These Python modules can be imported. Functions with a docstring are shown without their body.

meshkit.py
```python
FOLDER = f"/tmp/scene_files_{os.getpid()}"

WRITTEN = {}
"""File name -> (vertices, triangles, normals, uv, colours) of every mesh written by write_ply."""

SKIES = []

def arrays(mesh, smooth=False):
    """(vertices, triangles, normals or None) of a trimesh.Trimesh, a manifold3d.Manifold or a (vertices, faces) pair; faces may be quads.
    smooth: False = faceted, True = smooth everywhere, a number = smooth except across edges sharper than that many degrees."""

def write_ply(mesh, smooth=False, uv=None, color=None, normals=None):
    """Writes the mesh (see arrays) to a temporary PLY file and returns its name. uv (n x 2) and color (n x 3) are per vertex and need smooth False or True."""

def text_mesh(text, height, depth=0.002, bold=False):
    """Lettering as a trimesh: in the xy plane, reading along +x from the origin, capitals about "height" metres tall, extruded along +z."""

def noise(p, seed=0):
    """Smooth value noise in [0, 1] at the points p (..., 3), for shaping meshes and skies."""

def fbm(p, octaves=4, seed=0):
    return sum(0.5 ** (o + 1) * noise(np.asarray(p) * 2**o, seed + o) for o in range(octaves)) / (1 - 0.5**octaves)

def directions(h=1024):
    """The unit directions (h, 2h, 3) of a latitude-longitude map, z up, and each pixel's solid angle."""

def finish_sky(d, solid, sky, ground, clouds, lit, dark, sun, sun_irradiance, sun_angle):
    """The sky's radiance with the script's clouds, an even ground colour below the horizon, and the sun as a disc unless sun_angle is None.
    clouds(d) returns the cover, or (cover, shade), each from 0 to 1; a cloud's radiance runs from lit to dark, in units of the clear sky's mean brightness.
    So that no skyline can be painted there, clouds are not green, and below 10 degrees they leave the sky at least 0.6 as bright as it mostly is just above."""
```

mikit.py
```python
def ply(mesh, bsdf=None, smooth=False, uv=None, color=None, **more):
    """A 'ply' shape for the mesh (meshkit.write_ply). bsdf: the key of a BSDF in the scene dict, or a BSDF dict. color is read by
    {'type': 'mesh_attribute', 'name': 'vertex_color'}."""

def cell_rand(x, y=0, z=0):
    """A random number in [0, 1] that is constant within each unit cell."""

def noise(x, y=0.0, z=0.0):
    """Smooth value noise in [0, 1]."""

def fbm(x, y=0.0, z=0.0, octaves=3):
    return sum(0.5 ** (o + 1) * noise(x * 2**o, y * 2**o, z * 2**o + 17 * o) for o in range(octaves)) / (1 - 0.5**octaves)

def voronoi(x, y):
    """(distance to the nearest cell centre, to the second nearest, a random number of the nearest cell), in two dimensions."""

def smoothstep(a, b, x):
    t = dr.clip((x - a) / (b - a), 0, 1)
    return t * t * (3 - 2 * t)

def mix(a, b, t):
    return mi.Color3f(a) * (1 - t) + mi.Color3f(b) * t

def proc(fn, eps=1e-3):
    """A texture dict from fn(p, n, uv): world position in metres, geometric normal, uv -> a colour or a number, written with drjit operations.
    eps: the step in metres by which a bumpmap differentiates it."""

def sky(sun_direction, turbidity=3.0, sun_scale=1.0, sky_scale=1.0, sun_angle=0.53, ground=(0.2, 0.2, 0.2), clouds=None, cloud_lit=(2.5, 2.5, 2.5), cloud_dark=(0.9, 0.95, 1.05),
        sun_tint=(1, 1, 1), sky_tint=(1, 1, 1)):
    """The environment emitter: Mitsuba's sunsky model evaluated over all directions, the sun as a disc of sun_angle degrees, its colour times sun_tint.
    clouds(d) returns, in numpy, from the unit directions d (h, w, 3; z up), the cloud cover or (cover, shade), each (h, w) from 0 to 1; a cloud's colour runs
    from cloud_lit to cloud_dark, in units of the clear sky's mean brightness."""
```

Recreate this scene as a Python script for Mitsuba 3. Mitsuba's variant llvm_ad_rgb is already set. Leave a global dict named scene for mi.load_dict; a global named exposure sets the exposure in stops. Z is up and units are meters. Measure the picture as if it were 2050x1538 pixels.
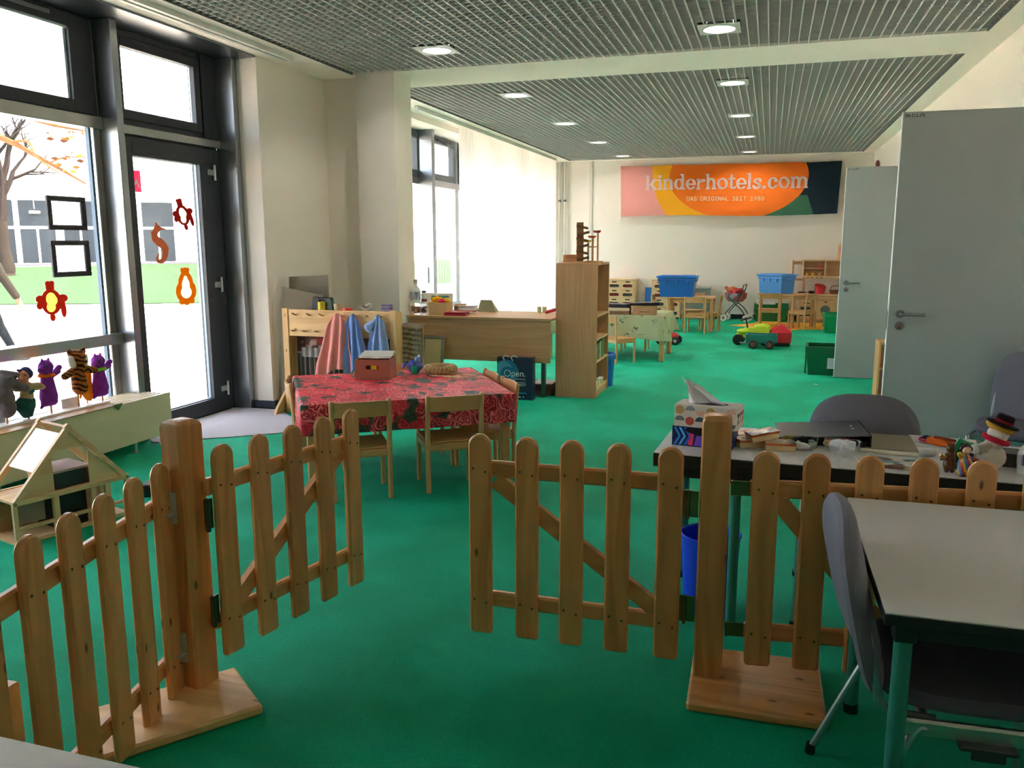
import math, random
import numpy as np, trimesh, manifold3d as m3
import mitsuba as mi, mikit, meshkit, drjit as dr
from shapely.geometry import Polygon, Point, LineString, box as sbox
from shapely.ops import unary_union
from shapely import affinity
T = mi.ScalarTransform4f
random.seed(7); RNG = np.random.default_rng(7)
scene, labels = {}, {}
PI = math.pi

# ---------------------------------------------------------------- camera, sky, exposure
FW = [-0.29217385, 0.94102947, -0.17058131]
UP = [0.00279133, -0.00, 1.0]
scene['camera'] = {'type': 'perspective', 'fov': 2 * math.degrees(math.atan(1025 / 1650.)), 'fov_axis': 'x',
                   'near_clip': 0.05, 'far_clip': 500.0,
                   'to_world': T().look_at(origin=[0, 0, 1.5], target=[FW[0], FW[1], 1.5 + FW[2]], up=[-0.04787508, 0.16374905, 0.98533965])}
SUN = [0.62, 0.30, 0.72]
scene['sky'] = mikit.sky(SUN, turbidity=4.0, sun_scale=0.5, sky_scale=1.0, ground=(0.35, 0.35, 0.33),
                         clouds=lambda d: np.clip(0.55 + 0.9 * (meshkit.fbm(d * 3.0 + 5.0, 4, 3) - 0.45), 0, 1), cloud_lit=(2.0, 2.0, 2.0), cloud_dark=(1.1, 1.12, 1.16))
exposure = 5.2
LAMP = 11.0          # radiance of the fluorescent tubes in the ceiling downlights


# ---------------------------------------------------------------- colours and materials
def lin(c):
    """sRGB (0-255 triple or #hex) -> linear."""
    if isinstance(c, str):
        c = [int(c[i:i + 2], 16) for i in (1, 3, 5)]
    c = np.array(c, float) / 255
    return np.where(c <= 0.04045, c / 12.92, ((c + 0.055) / 1.055) ** 2.4)


def rgb(c):
    return {'type': 'rgb', 'value': [float(x) for x in lin(c)]}


VC = {'type': 'mesh_attribute', 'name': 'vertex_color'}


def mat(name, **kw):
    two = kw.pop('two', False)
    b = {'type': kw.pop('type', 'principled'), **kw}
    scene['bsdf_' + name] = {'type': 'twosided', 'material': b} if two else b


mat('matte', base_color=VC, roughness=0.85, specular=0.25, two=True)
mat('plastic', base_color=VC, roughness=0.32, specular=0.5, two=True)
mat('fabric', base_color=VC, roughness=1.0, specular=0.1, sheen=0.4, two=True)
mat('metal', base_color=VC, roughness=0.28, metallic=0.9, two=True)
mat('wall', base_color=rgb('#ece4da'), roughness=0.9, specular=0.2, two=True)
mat('laminate', base_color=VC, roughness=0.42, specular=0.4, two=True)
mat('paperthin', type='principledthin', base_color=VC, roughness=0.9, diff_trans=1.0)
mat('glass', type='thindielectric', int_ior=1.5)
mat('clearplastic', type='principled', base_color=rgb('#e8ecea'), roughness=0.15, specular=0.5, spec_trans=0.0, two=True)


def wood(name, light, dark, knot=None, rough=0.4, freq=55.0, knots=0.0, coat=0.0):
    l, d, k = lin(light).tolist(), lin(dark).tolist(), lin(knot or dark).tolist()

    def fn(p, n, uv):
        u, v = uv.x, uv.y
        warp = mikit.fbm(u * 1.3, v * 7.0, 3.0, octaves=2)
        g = mikit.fbm(u * 2.2, v * freq + warp * 9.0, 1.0, octaves=2)
        tone = mikit.noise(u * 0.35 + 9.0, v * 1.2, 5.0)
        c = mikit.mix(l, d, mikit.smoothstep(0.25, 0.8, g * 0.65 + tone * 0.35))
        if knots:
            f, s, w = mikit.voronoi(u * 9.0, v * 22.0)
            c = mikit.mix(c, k, (1 - mikit.smoothstep(0.06, 0.20, f)) * mikit.smoothstep(1 - knots, 1 - knots + 0.02, w))
        return c
    mat(name, base_color=mikit.proc(fn), roughness=rough, specular=0.5, clearcoat=coat, clearcoat_gloss=0.8, two=True)


wood('fence', '#cf9558', '#b5783e', '#6b4220', 0.33, 40, 0.05, 0.4)
wood('beech', '#cb9d68', '#b98852', rough=0.4, freq=60)
wood('oak', '#b98f63', '#ac8258', rough=0.42, freq=75)
wood('birch', '#dfbd92', '#d2ab7c', rough=0.5, freq=50)
wood('pine', '#e6bd84', '#d2a366', '#9a6432', 0.5, 35, 0.08)


def carpet(p, n, uv):
    a = mikit.fbm(p.x * 2.2, p.y * 2.2, 0.0, octaves=3)
    b = mikit.noise(p.x * 420, p.y * 420, 0.0)
    c = mikit.mix(lin('#078c66').tolist(), lin('#0b9c78').tolist(), mikit.smoothstep(0.3, 0.7, a))
    return c * (0.82 + 0.36 * b)


mat('carpet', base_color=mikit.proc(carpet), roughness=1.0, specular=0.15, sheen=0.5, two=True)


# ---------------------------------------------------------------- mesh helpers
def cat(*ms):
    out = []
    for m in ms:
        out += m if isinstance(m, (list, tuple)) else [m]
    return trimesh.util.concatenate(out)


def move(m, x=0, y=0, z=0, rx=0, ry=0, rz=0, s=None):
    m = m.copy()
    M = np.eye(4)
    if s is not None:
        M[:3, :3] = np.diag(np.broadcast_to(s, 3))
    for a, ax in ((rx, [1, 0, 0]), (ry, [0, 1, 0]), (rz, [0, 0, 1])):
        if a:
            M = trimesh.transformations.rotation_matrix(math.radians(a), ax) @ M
    M[:3, 3] += [x, y, z]
    m.apply_transform(M)
    return m


def bx(x0, x1, y0, y1, z0, z1, c=0.0):
    """A box, its edges chamfered by c."""
    x0, x1, y0, y1, z0, z1 = min(x0, x1), max(x0, x1), min(y0, y1), max(y0, y1), min(z0, z1), max(z0, z1)
    c = min(c, 0.45 * min(x1 - x0, y1 - y0, z1 - z0))
    if c <= 0:
        m = trimesh.creation.box(extents=[x1 - x0, y1 - y0, z1 - z0])
        m.apply_translation([(x0 + x1) / 2, (y0 + y1) / 2, (z0 + z1) / 2])
        return m
    pts = []
    for X, sx in ((x0, 1), (x1, -1)):
        for Y, sy in ((y0, 1), (y1, -1)):
            for Z, sz in ((z0, 1), (z1, -1)):
                pts += [[X, Y + sy * c, Z + sz * c], [X + sx * c, Y, Z + sz * c], [X + sx * c, Y + sy * c, Z]]
    return trimesh.convex.convex_hull(np.array(pts))


def hull(pts):
    return trimesh.convex.convex_hull(np.array(pts, float))


def cyl(p0, p1, r, n=16, r1=None):
    p0, p1 = np.array(p0, float), np.array(p1, float)
    return lathe([(0, 0), (r, 0), (r1 if r1 is not None else r, np.linalg.norm(p1 - p0)), (0, np.linalg.norm(p1 - p0))], n, p0, p1 - p0)


def lathe(prof, n=24, at=(0, 0, 0), axis=(0, 0, 1)):
    """Revolves (radius, height) points about axis."""
    prof = np.array(prof, float)
    a = np.arange(n) * 2 * PI / n
    V = np.stack([prof[:, None, 0] * np.cos(a), prof[:, None, 0] * np.sin(a), np.repeat(prof[:, 1:2], n, 1)], -1).reshape(-1, 3)
    F = []
    for i in range(len(prof) - 1):
        for j in range(n):
            k = (j + 1) % n
            q = [i * n + j, i * n + k, (i + 1) * n + k, (i + 1) * n + j]
            if prof[i, 0] > 1e-9:
                F.append([q[0], q[1], q[2]])
            if prof[i + 1, 0] > 1e-9:
                F.append([q[0], q[2], q[3]])
    m = trimesh.Trimesh(V, F, process=True)
    M = trimesh.geometry.align_vectors([0, 0, 1], np.array(axis, float) / np.linalg.norm(axis))
    M[:3, 3] = at
    m.apply_transform(M)
    return m


def tube(path, r, n=8, closed=False):
    P = np.array(path, float)
    R = np.broadcast_to(r, len(P))
    t = np.gradient(P, axis=0)
    if closed:
        t = np.roll(P, -1, 0) - np.roll(P, 1, 0)
    t /= np.linalg.norm(t, axis=1, keepdims=True) + 1e-12
    up = np.array([0, 0, 1.]) if abs(t[0][2]) < 0.9 else np.array([1., 0, 0])
    a = np.arange(n) * 2 * PI / n
    V = []
    u = np.cross(t[0], up)
    for i in range(len(P)):
        u = u - t[i] * (u @ t[i])
        u /= np.linalg.norm(u) + 1e-12
        w = np.cross(t[i], u)
        V.append(P[i] + R[i] * (np.cos(a)[:, None] * u + np.sin(a)[:, None] * w))
    V = np.vstack(V)
    F, k = [], len(P)
    for i in range(k if closed else k - 1):
        for j in range(n):
            b, c = (j + 1) % n, (i + 1) % k
            F += [[i * n + j, i * n + b, c * n + b], [i * n + j, c * n + b, c * n + j]]
    if not closed:
        V = np.vstack([V, P[:1], P[-1:]])
        for j in range(n):
            F += [[k * n, (j + 1) % n, j], [k * n + 1, (k - 1) * n + j, (k - 1) * n + (j + 1) % n]]
    m = trimesh.Trimesh(V, F, process=False)
    m.fix_normals()
    return m


def smoothpath(pts, n=8):
    """Catmull-Rom through the points."""
    P = np.array(pts, float)
    P = np.vstack([2 * P[0] - P[1], P, 2 * P[-1] - P[-2]])
    out = []
    for i in range(1, len(P) - 2):
        for t in np.linspace(0, 1, n, endpoint=False):
            a, b, c, d = P[i - 1:i + 3]
            out.append(0.5 * (2 * b + (c - a) * t + (2 * a - 5 * b + 4 * c - d) * t * t + (3 * b - a - 3 * c + d) * t ** 3))
    return np.array(out + [P[-2]])


def prism(poly, h, z=0.0):
    gs = getattr(poly, 'geoms', [poly])
    ms = [trimesh.creation.extrude_polygon(g, h, engine='earcut') for g in gs if g.area > 1e-9]
    m = trimesh.util.concatenate(ms)
    m.apply_translation([0, 0, z])
    return m


def upright(m):
    """xy drawing -> xz (facing -y)."""
    m = m.copy()
    m.apply_transform(np.array([[1, 0, 0, 0], [0, 0, -1, 0], [0, 1, 0, 0], [0, 0, 0, 1.]]))
    return m


def ball(c, r, sub=2, s=(1, 1, 1)):
    m = trimesh.creation.icosphere(subdivisions=sub, radius=1.0)
    m.apply_scale(np.array(s, float) * r)
    m.apply_translation(c)
    return m


def blobs(chain, edge=0.012, it=6):
    """One continuous figure: hulls of sphere pairs [(p, r, q, s), ...] joined, remeshed and smoothed."""
    acc = None
    for p, r, q, s in chain:
        a = m3.Manifold.sphere(r, 14).translate(list(map(float, p)))
        b = m3.Manifold.sphere(s, 14).translate(list(map(float, q)))
        h = m3.Manifold.batch_hull([a, b])
        acc = h if acc is None else acc + h
    acc = acc.refine_to_length(edge)
    mm = acc.to_mesh()
    t = trimesh.Trimesh(mm.vert_properties[:, :3], mm.tri_verts, process=True)
    trimesh.smoothing.filter_taubin(t, iterations=it)
    return t


def sheet(P, t=0.003):
    """A sheet of thickness t from a grid of points (a, b, 3)."""
    P = np.array(P, float)
    a, b = P.shape[:2]
    du, dv = np.gradient(P, axis=0), np.gradient(P, axis=1)
    N = np.cross(du, dv)
    N /= np.linalg.norm(N, axis=-1, keepdims=True) + 1e-12
    V = np.vstack([(P + N * t / 2).reshape(-1, 3), (P - N * t / 2).reshape(-1, 3)])
    I = np.arange(a * b).reshape(a, b)
    q = np.stack([I[:-1, :-1], I[1:, :-1], I[1:, 1:], I[:-1, 1:]], -1).reshape(-1, 4)
    F = np.vstack([q[:, [0, 1, 2]], q[:, [0, 2, 3]]])
    o = a * b
    F = np.vstack([F, F[:, ::-1] + o])
    rim = np.concatenate([I[0, :], I[1:, -1], I[-1, -2::-1], I[-2:0:-1, 0]])
    r2 = np.roll(rim, -1)
    F = np.vstack([F, np.stack([rim, r2 + o, r2], 1)[:, [0, 1, 2]], np.stack([rim, rim + o, r2 + o], 1)])
    m = trimesh.Trimesh(V, F, process=False)
    return m


def pad(w, h, t, e=4.0, bend=0.0, n=24, rings=7, taper=0.0, bend2=0.0):
    """A padded cushion in the xy plane: superellipse outline, rounded rim, bent upwards by bend at the sides."""
    a = np.arange(n * 2) * PI / n
    ox = np.sign(np.cos(a)) * np.abs(np.cos(a)) ** (2 / e) * w / 2
    oy = np.sign(np.sin(a)) * np.abs(np.sin(a)) ** (2 / e) * h / 2
    V = []
    prof = [(0.0, 0.5), (0.5, 0.5), (0.85, 0.46), (0.95, 0.36), (1.0, 0.12), (1.0, -0.12), (0.95, -0.36), (0.85, -0.46), (0.5, -0.5), (0.0, -0.5)]
    for s, z in prof:
        x, y = ox * s, oy * s
        x = x * (1 - taper * (y / h + 0.5))
        V.append(np.stack([x, y, z * t + bend * (2 * x / w) ** 2 + bend2 * (2 * y / h) ** 2], 1))
    V = np.vstack(V)
    k = 2 * n
    F = []
    for i in range(len(prof) - 1):
        for j in range(k):
            b = (j + 1) % k
            F += [[i * k + j, (i + 1) * k + j, (i + 1) * k + b], [i * k + j, (i + 1) * k + b, i * k + b]]
    m = trimesh.Trimesh(V, F, process=True)
    m.merge_vertices()
    m.fix_normals()
    return m


def ply(mesh, m, color=None, smooth=32, grain=None, seed=None):
    """The shape dict: normals split at sharp edges, then colour (constant or function of the vertices) and grain coordinates."""
    if smooth is not False and smooth is not True:
        mesh = trimesh.graph.smooth_shade(mesh, angle=math.radians(smooth), facet_minarea=None)
        smooth = True
    elif smooth is False:
        mesh = mesh.copy()
        mesh.unmerge_vertices()
        smooth = True
    V, F = np.array(mesh.vertices), np.array(mesh.faces)
    kw = {}
    if grain is not None:
        ext = V.max(0) - V.min(0)
        ax = int(np.argmax(ext)) if grain == 'auto' else grain
        o = [i for i in range(3) if i != ax]
        s = RNG.random(3) * 50 if seed is None else np.array(seed)
        kw['uv'] = np.stack([V[:, ax] + s[0], V[:, o[0]] + 0.7 * V[:, o[1]] + s[1]], 1)
    if color is not None:
        if callable(color):
            c = np.asarray(color(V), float)
        else:
            c = np.tile(lin(color) if not isinstance(color, np.ndarray) else color, (len(V), 1))
        kw['color'] = np.clip(c, 0, 1)
    return mikit.ply((V, F), 'bsdf_' + m, smooth=True, **kw)


WOODS = ('fence', 'beech', 'oak', 'birch', 'pine')
used = {}


def numbered(name):
    k = used.get(name, -1) + 1
    used[name] = k
    return name if k == 0 else f'{name}_{k:03d}'


class Proto:
    """A thing with parts and sub-parts; spawn() puts a copy of it into the scene."""

    def __init__(self):
        self.parts, self.n, self.lab = [], {}, {}

    def add(self, name, mesh, m, color=None, under=None, smooth=32, grain=None, label=None):
        base = (under + '__' if under else '') + name
        k = self.n.get(base, -1) + 1
        self.n[base] = k
        key = base if k == 0 else f'{base}_{k:03d}'
        if m in WOODS and grain is None:
            grain = 'auto'
        d = mesh if isinstance(mesh, dict) else ply(mesh, m, color, smooth, grain)
        self.parts.append((key, d))
        if label:
            self.lab[key] = label
        return key

    def dup(self, name, src, M, under=None):
        """The same mesh once more under another transform."""
        d = dict(next(d for k, d in self.parts if k == src))
        d['to_world'] = M @ d['to_world'] if 'to_world' in d else M
        return self.add(name, d, '', under=under)


def spawn(p, name, label=None, category=None, M=None, group=None, kind=None, skip=()):
    key = numbered(name)
    for k, d in p.parts:
        if k in skip:
            continue
        e = dict(d)
        if M is not None:
            e['to_world'] = M @ e['to_world'] if 'to_world' in e else M
        kk = key if k == '' else f'{key}__{k}'
        scene[kk] = e
        if k in p.lab:
            labels[kk] = {'label': p.lab[k]}
    L = {}
    if label:
        L['label'] = label
    if category:
        L['category'] = category
    if group:
        L['group'] = group
    if kind:
        L['kind'] = kind
    labels[key] = L
    return key


def one(name, mesh, m, color=None, label=None, category=None, M=None, group=None, kind=None, smooth=32, grain=None):
    p = Proto()
    p.add('', mesh, m, color, smooth=smooth, grain=grain)
    p.parts = [('', p.parts[0][1])]
    return spawn(p, name, label, category, M, group, kind)


def at(x, y, z=0.0, rz=0.0, rx=0.0, ry=0.0, s=1.0):
    return T().translate([x, y, z]).rotate([0, 0, 1], rz).rotate([0, 1, 0], ry).rotate([1, 0, 0], rx).scale(s)


def struct(name, mesh, m, color=None, label=None, smooth=32, grain=None):
    return one(name, mesh, m, color, label=label, kind='structure', smooth=smooth, grain=grain)


def child(parent, name, mesh, m, color=None, smooth=32, grain=None, label=None):
    key = numbered(parent + '__' + name)
    scene[key] = mesh if isinstance(mesh, dict) else ply(mesh, m, color, smooth, grain if grain is not None or m not in WOODS else 'auto')
    if label:
        labels[key] = {'label': label}
    return key


def jitter(V, amp, f, seed=0):
    return V + amp * (np.stack([meshkit.fbm(V * f + 11.3 * k, 3, seed + k) for k in range(3)], 1) - 0.5) * 2


def lumpy(m, amp, f, seed=0):
    m = m.copy()
    m.vertices = jitter(np.array(m.vertices), amp, f, seed)
    return m


def ring_poly(pts):
    return Polygon(pts).buffer(0)
# ================================================================ the room
HC = 3.065            # suspended ceiling
XR = 1.70             # right wall
YB = 16.60            # back wall
XW = -4.65            # window plane
WHITE = '#e9e6df'
GREYAL = '#8d9296'    # aluminium fins
DARK = '#2b3038'      # dark window sashes

struct('floor', bx(-4.75, XR + 0.2, -2.6, YB + 0.1, -0.06, 0), 'carpet', label='bright green carpet floor of the playroom')

# --- walls
w = struct('wall_left', cat(bx(-5.0, -4.27, 6.41, 7.55, 0, 3.3), bx(-5.0, -3.45, 7.55, 7.78, 0, 3.3), bx(-3.85, -3.45, 7.40, 7.56, 0, 3.3),
                            bx(-5.0, -3.85, 7.78, 8.25, 0, 3.3), bx(-5.0, -4.62, -2.6, 1.36, 0, 3.3), bx(-5.0, -4.45, 16.05, YB, 0, 3.3)), 'wall',
           label='white plastered wall and square pillar beside the glass door')
struct('wall_back', bx(-5.0, XR + 0.3, YB, YB + 0.2, 0, 3.3), 'wall', label='white back wall behind the banner')
struct('wall_right', cat(bx(XR, XR + 0.2, -2.6, 5.66, 0, 3.3), bx(XR, XR + 0.2, 6.7, 9.66, 0, 3.3), bx(XR, XR + 0.2, 10.7, YB, 0, 3.3),
                         bx(XR, XR + 0.2, 5.6, 6.75, 2.3, 3.3), bx(XR, XR + 0.2, 9.6, 10.75, 2.3, 3.3), bx(XR + 1.2, XR + 1.3, 5, 11.5, 0, 3.3)), 'wall',
       label='white wall behind the open doors')
struct('wall_front', bx(-5.0, XR + 0.2, -2.8, -2.6, 0, 3.3), 'wall', label='white wall behind the camera')
struct('roof', bx(-5.05, XR + 1.4, -2.9, YB + 0.3, 3.45, 3.6), 'matte', '#555555', label='roof slab above the ceiling grid')
struct('baseboard_left', cat(bx(-4.50, -4.24, 6.385, 6.41, 0, 0.07), bx(-4.27, -4.255, 6.385, 7.55, 0, 0.07)), 'matte', '#39424a', label='dark skirting below the wall by the glass door')
struct('baseboard_back', bx(-4.45, XR, YB - 0.015, YB, 0, 0.09), 'matte', '#22262a', label='dark skirting along the back wall')
struct('baseboard_right', cat(bx(XR - 0.015, XR, 6.75, 9.6, 0, 0.09), bx(XR - 0.015, XR, 10.75, YB, 0, 0.09)), 'matte', '#22262a', label='dark skirting along the right wall')

# --- ceiling: plaster border and beam, open metal grid below a dark void, grid blades one by one
FX0, FX1 = -3.885, 1.50
N0, N1, G0, G1 = 3.0, 7.40, 8.20, 16.42
struct('ceiling', cat(bx(-4.30, FX0, -2.6, YB, HC, 3.14), bx(FX1, XR, -2.6, YB, HC, 3.14), bx(FX0, FX1, -2.6, N0, HC, 3.14),
                      bx(FX0, FX1, N1, G0, HC, 3.14), bx(FX0, FX1, G1, YB, HC, 3.14)), 'wall', label='white plaster border and beam of the ceiling')
child('ceiling', 'void', cat(bx(FX0 - 0.02, FX1 + 0.02, N0 - 0.02, N1 + 0.02, 3.32, 3.34), bx(FX0 - 0.02, FX1 + 0.02, G0 - 0.02, G1 + 0.02, 3.32, 3.34)), 'matte', '#46494b', label='dark void above the metal grid')
LX, LY = (-2.725, -0.447), (6.705, 8.95, 11.24, 13.50, 15.77)
CELL = 0.0758


def minus(a, b, holes):
    segs = [(a, b)]
    for h0, h1 in holes:
        segs = [s for x, y in segs for s in ((x, min(y, h0)), (max(x, h1), y)) if s[1] - s[0] > 0.01]
    return segs


HB = 0.048
LH = 0.155
for f0, f1 in ((N0, N1), (G0, G1)):
    for i in range(1, int((FX1 - FX0) / CELL) + 1):
        x = FX0 + i * CELL
        holes = [(y - LH, y + LH) for lx in LX for y in LY if abs(x - lx) < LH - 0.01]
        segs = minus(f0, f1, holes)
        if x < FX1 - 0.01:
            child('ceiling', 'blade', cat(*[bx(x - 0.0045, x + 0.0045, a, b, HC + 0.002, HC + HB) for a, b in segs]), 'laminate', '#c8c9c4', smooth=False)
    for j in range(1, int((f1 - f0) / CELL) + 1):
        y = f0 + j * CELL
        holes = [(lx - LH, lx + LH) for ly in LY for lx in LX if abs(y - ly) < LH - 0.01]
        if y < f1 - 0.01:
            child('ceiling', 'cross_blade', cat(*[bx(a, b, y - 0.003, y + 0.003, HC + 0.005, HC + HB - 0.004) for a, b in minus(FX0, FX1, holes)]), 'laminate', '#b0b1ac', smooth=False)
child('ceiling', 'edge_angle', cat(*[m for f0, f1 in ((N0, N1), (G0, G1)) for m in (bx(FX0, FX0 + 0.012, f0, f1, HC - 0.002, HC + 0.05), bx(FX1 - 0.012, FX1, f0, f1, HC - 0.002, HC + 0.05))]), 'matte', '#5b5f5f')

# --- downlights
dl = Proto()
pl = sbox(-0.153, -0.153, 0.153, 0.153).difference(Point(0, 0).buffer(0.118, 24))
dl.add('plate', prism(pl, 0.006, -0.004), 'laminate', '#cfcfca')
dl.add('reflector', lathe([(0.122, -0.006), (0.116, -0.007), (0.112, 0.0), (0.098, 0.06), (0.06, 0.13), (0.0, 0.14)], 32), 'metal', '#e8e8ea', smooth=60)
dl.add('tube', cat(tube([(-0.03, -0.09, 0.035), (-0.03, 0.09, 0.035)], 0.009, 8), tube([(0.03, -0.09, 0.05), (0.03, 0.09, 0.05)], 0.009, 8)), 'matte', '#ffffff')
for k, d in dl.parts:
    if k == 'tube':
        d['emitter'] = {'type': 'area', 'radiance': {'type': 'rgb', 'value': [LAMP, LAMP * 0.91, LAMP * 0.80]}}
ORD = ('nearest', 'second', 'third', 'fourth', 'farthest')
for ci, lx in enumerate(LX):
    for li, ly in enumerate(LY):
        spawn(dl, 'ceiling_downlight', f'round recessed ceiling downlight, {ORD[li]} in the {"row by the windows" if ci == 0 else "row on the right"}', 'downlight', at(lx, ly, HC), group='downlights in the metal grid ceiling')

# --- blind tracks on the ceiling border
bt = Proto()
bt.add('rail', cat(bx(-4.085, -4.05, 2.6, 6.55, HC - 0.035, HC), bx(-4.02, -3.985, 2.6, 6.55, HC - 0.035, HC)), 'laminate', '#d9d9d4')
bt.add('groove', bx(-4.05, -4.02, 2.6, 6.53, HC - 0.018, HC), 'matte', '#3b3d3d')
spawn(bt, 'blind_track', 'empty double white blind track on the ceiling by the glass door', 'blind track')

# --- near window wall: glass door with casement above, fixed bays towards the camera
struct('trim_1', bx(-4.66, -4.27, -2.6, 6.42, 3.05, 3.075), 'metal', '#70767a', label='grey metal soffit over the near windows')
struct('trim_2', cat(bx(-4.66, -4.49, 5.00, 5.065, 0, 3.05, 0.004), bx(-4.66, -4.46, 6.335, 6.405, 0, 3.05, 0.004), bx(-4.78, -4.655, 4.995, 5.21, 0, 3.05),
                     *[bx(-4.66, -4.49, y, y + 0.065, 0, 3.05) for y in (1.35, 2.57, 3.785)], *[bx(-4.78, -4.655, y, y + 0.21, 0, 3.05) for y in (1.345, 2.565, 3.78)]), 'metal', '#9aa0a5',
       label='grey aluminium window posts')
struct('trim_3', bx(-5.0, -4.66, -2.6, 6.42, 3.05, 3.3), 'wall', label='wall strip above the near windows')


def frame(y0, y1, z0, z1, wy, wz, x0, x1, c=0.004):
    return cat(bx(x0, x1, y0, y0 + wy, z0, z1, c), bx(x0, x1, y1 - wy, y1, z0, z1, c), bx(x0, x1, y0 + wy, y1 - wy, z0, z0 + wz, c), bx(x0, x1, y0 + wy, y1 - wy, z1 - wz, z1, c))


def pane(y0, y1, z0, z1, x):
    return trimesh.Trimesh([[x, y0, z0], [x, y1, z0], [x, y1, z1], [x, y0, z1]], [[0, 1, 2], [0, 2, 3]], process=False)


def casement(parent, y0, y1, z0, z1, x=XW, w=0.10):
    child(parent, 'sash', cat(frame(y0, y1, z0, z1, w * 0.45, w * 0.45, x - 0.07, x - 0.01), frame(y0 + w * 0.4, y1 - w * 0.4, z0 + w * 0.4, z1 - w * 0.4, w * 0.7, w * 0.7, x - 0.055, x + 0.012)), 'laminate', DARK, label='dark grey casement sash')
    child(parent, 'pane', pane(y0 + w, y1 - w, z0 + w, z1 - w, x - 0.04), 'glass')
    child(parent, 'gasket', frame(y0 + w, y1 - w, z0 + w, z1 - w, 0.012, 0.012, x - 0.045, x - 0.03, 0), 'laminate', '#9fb2bd')


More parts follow.
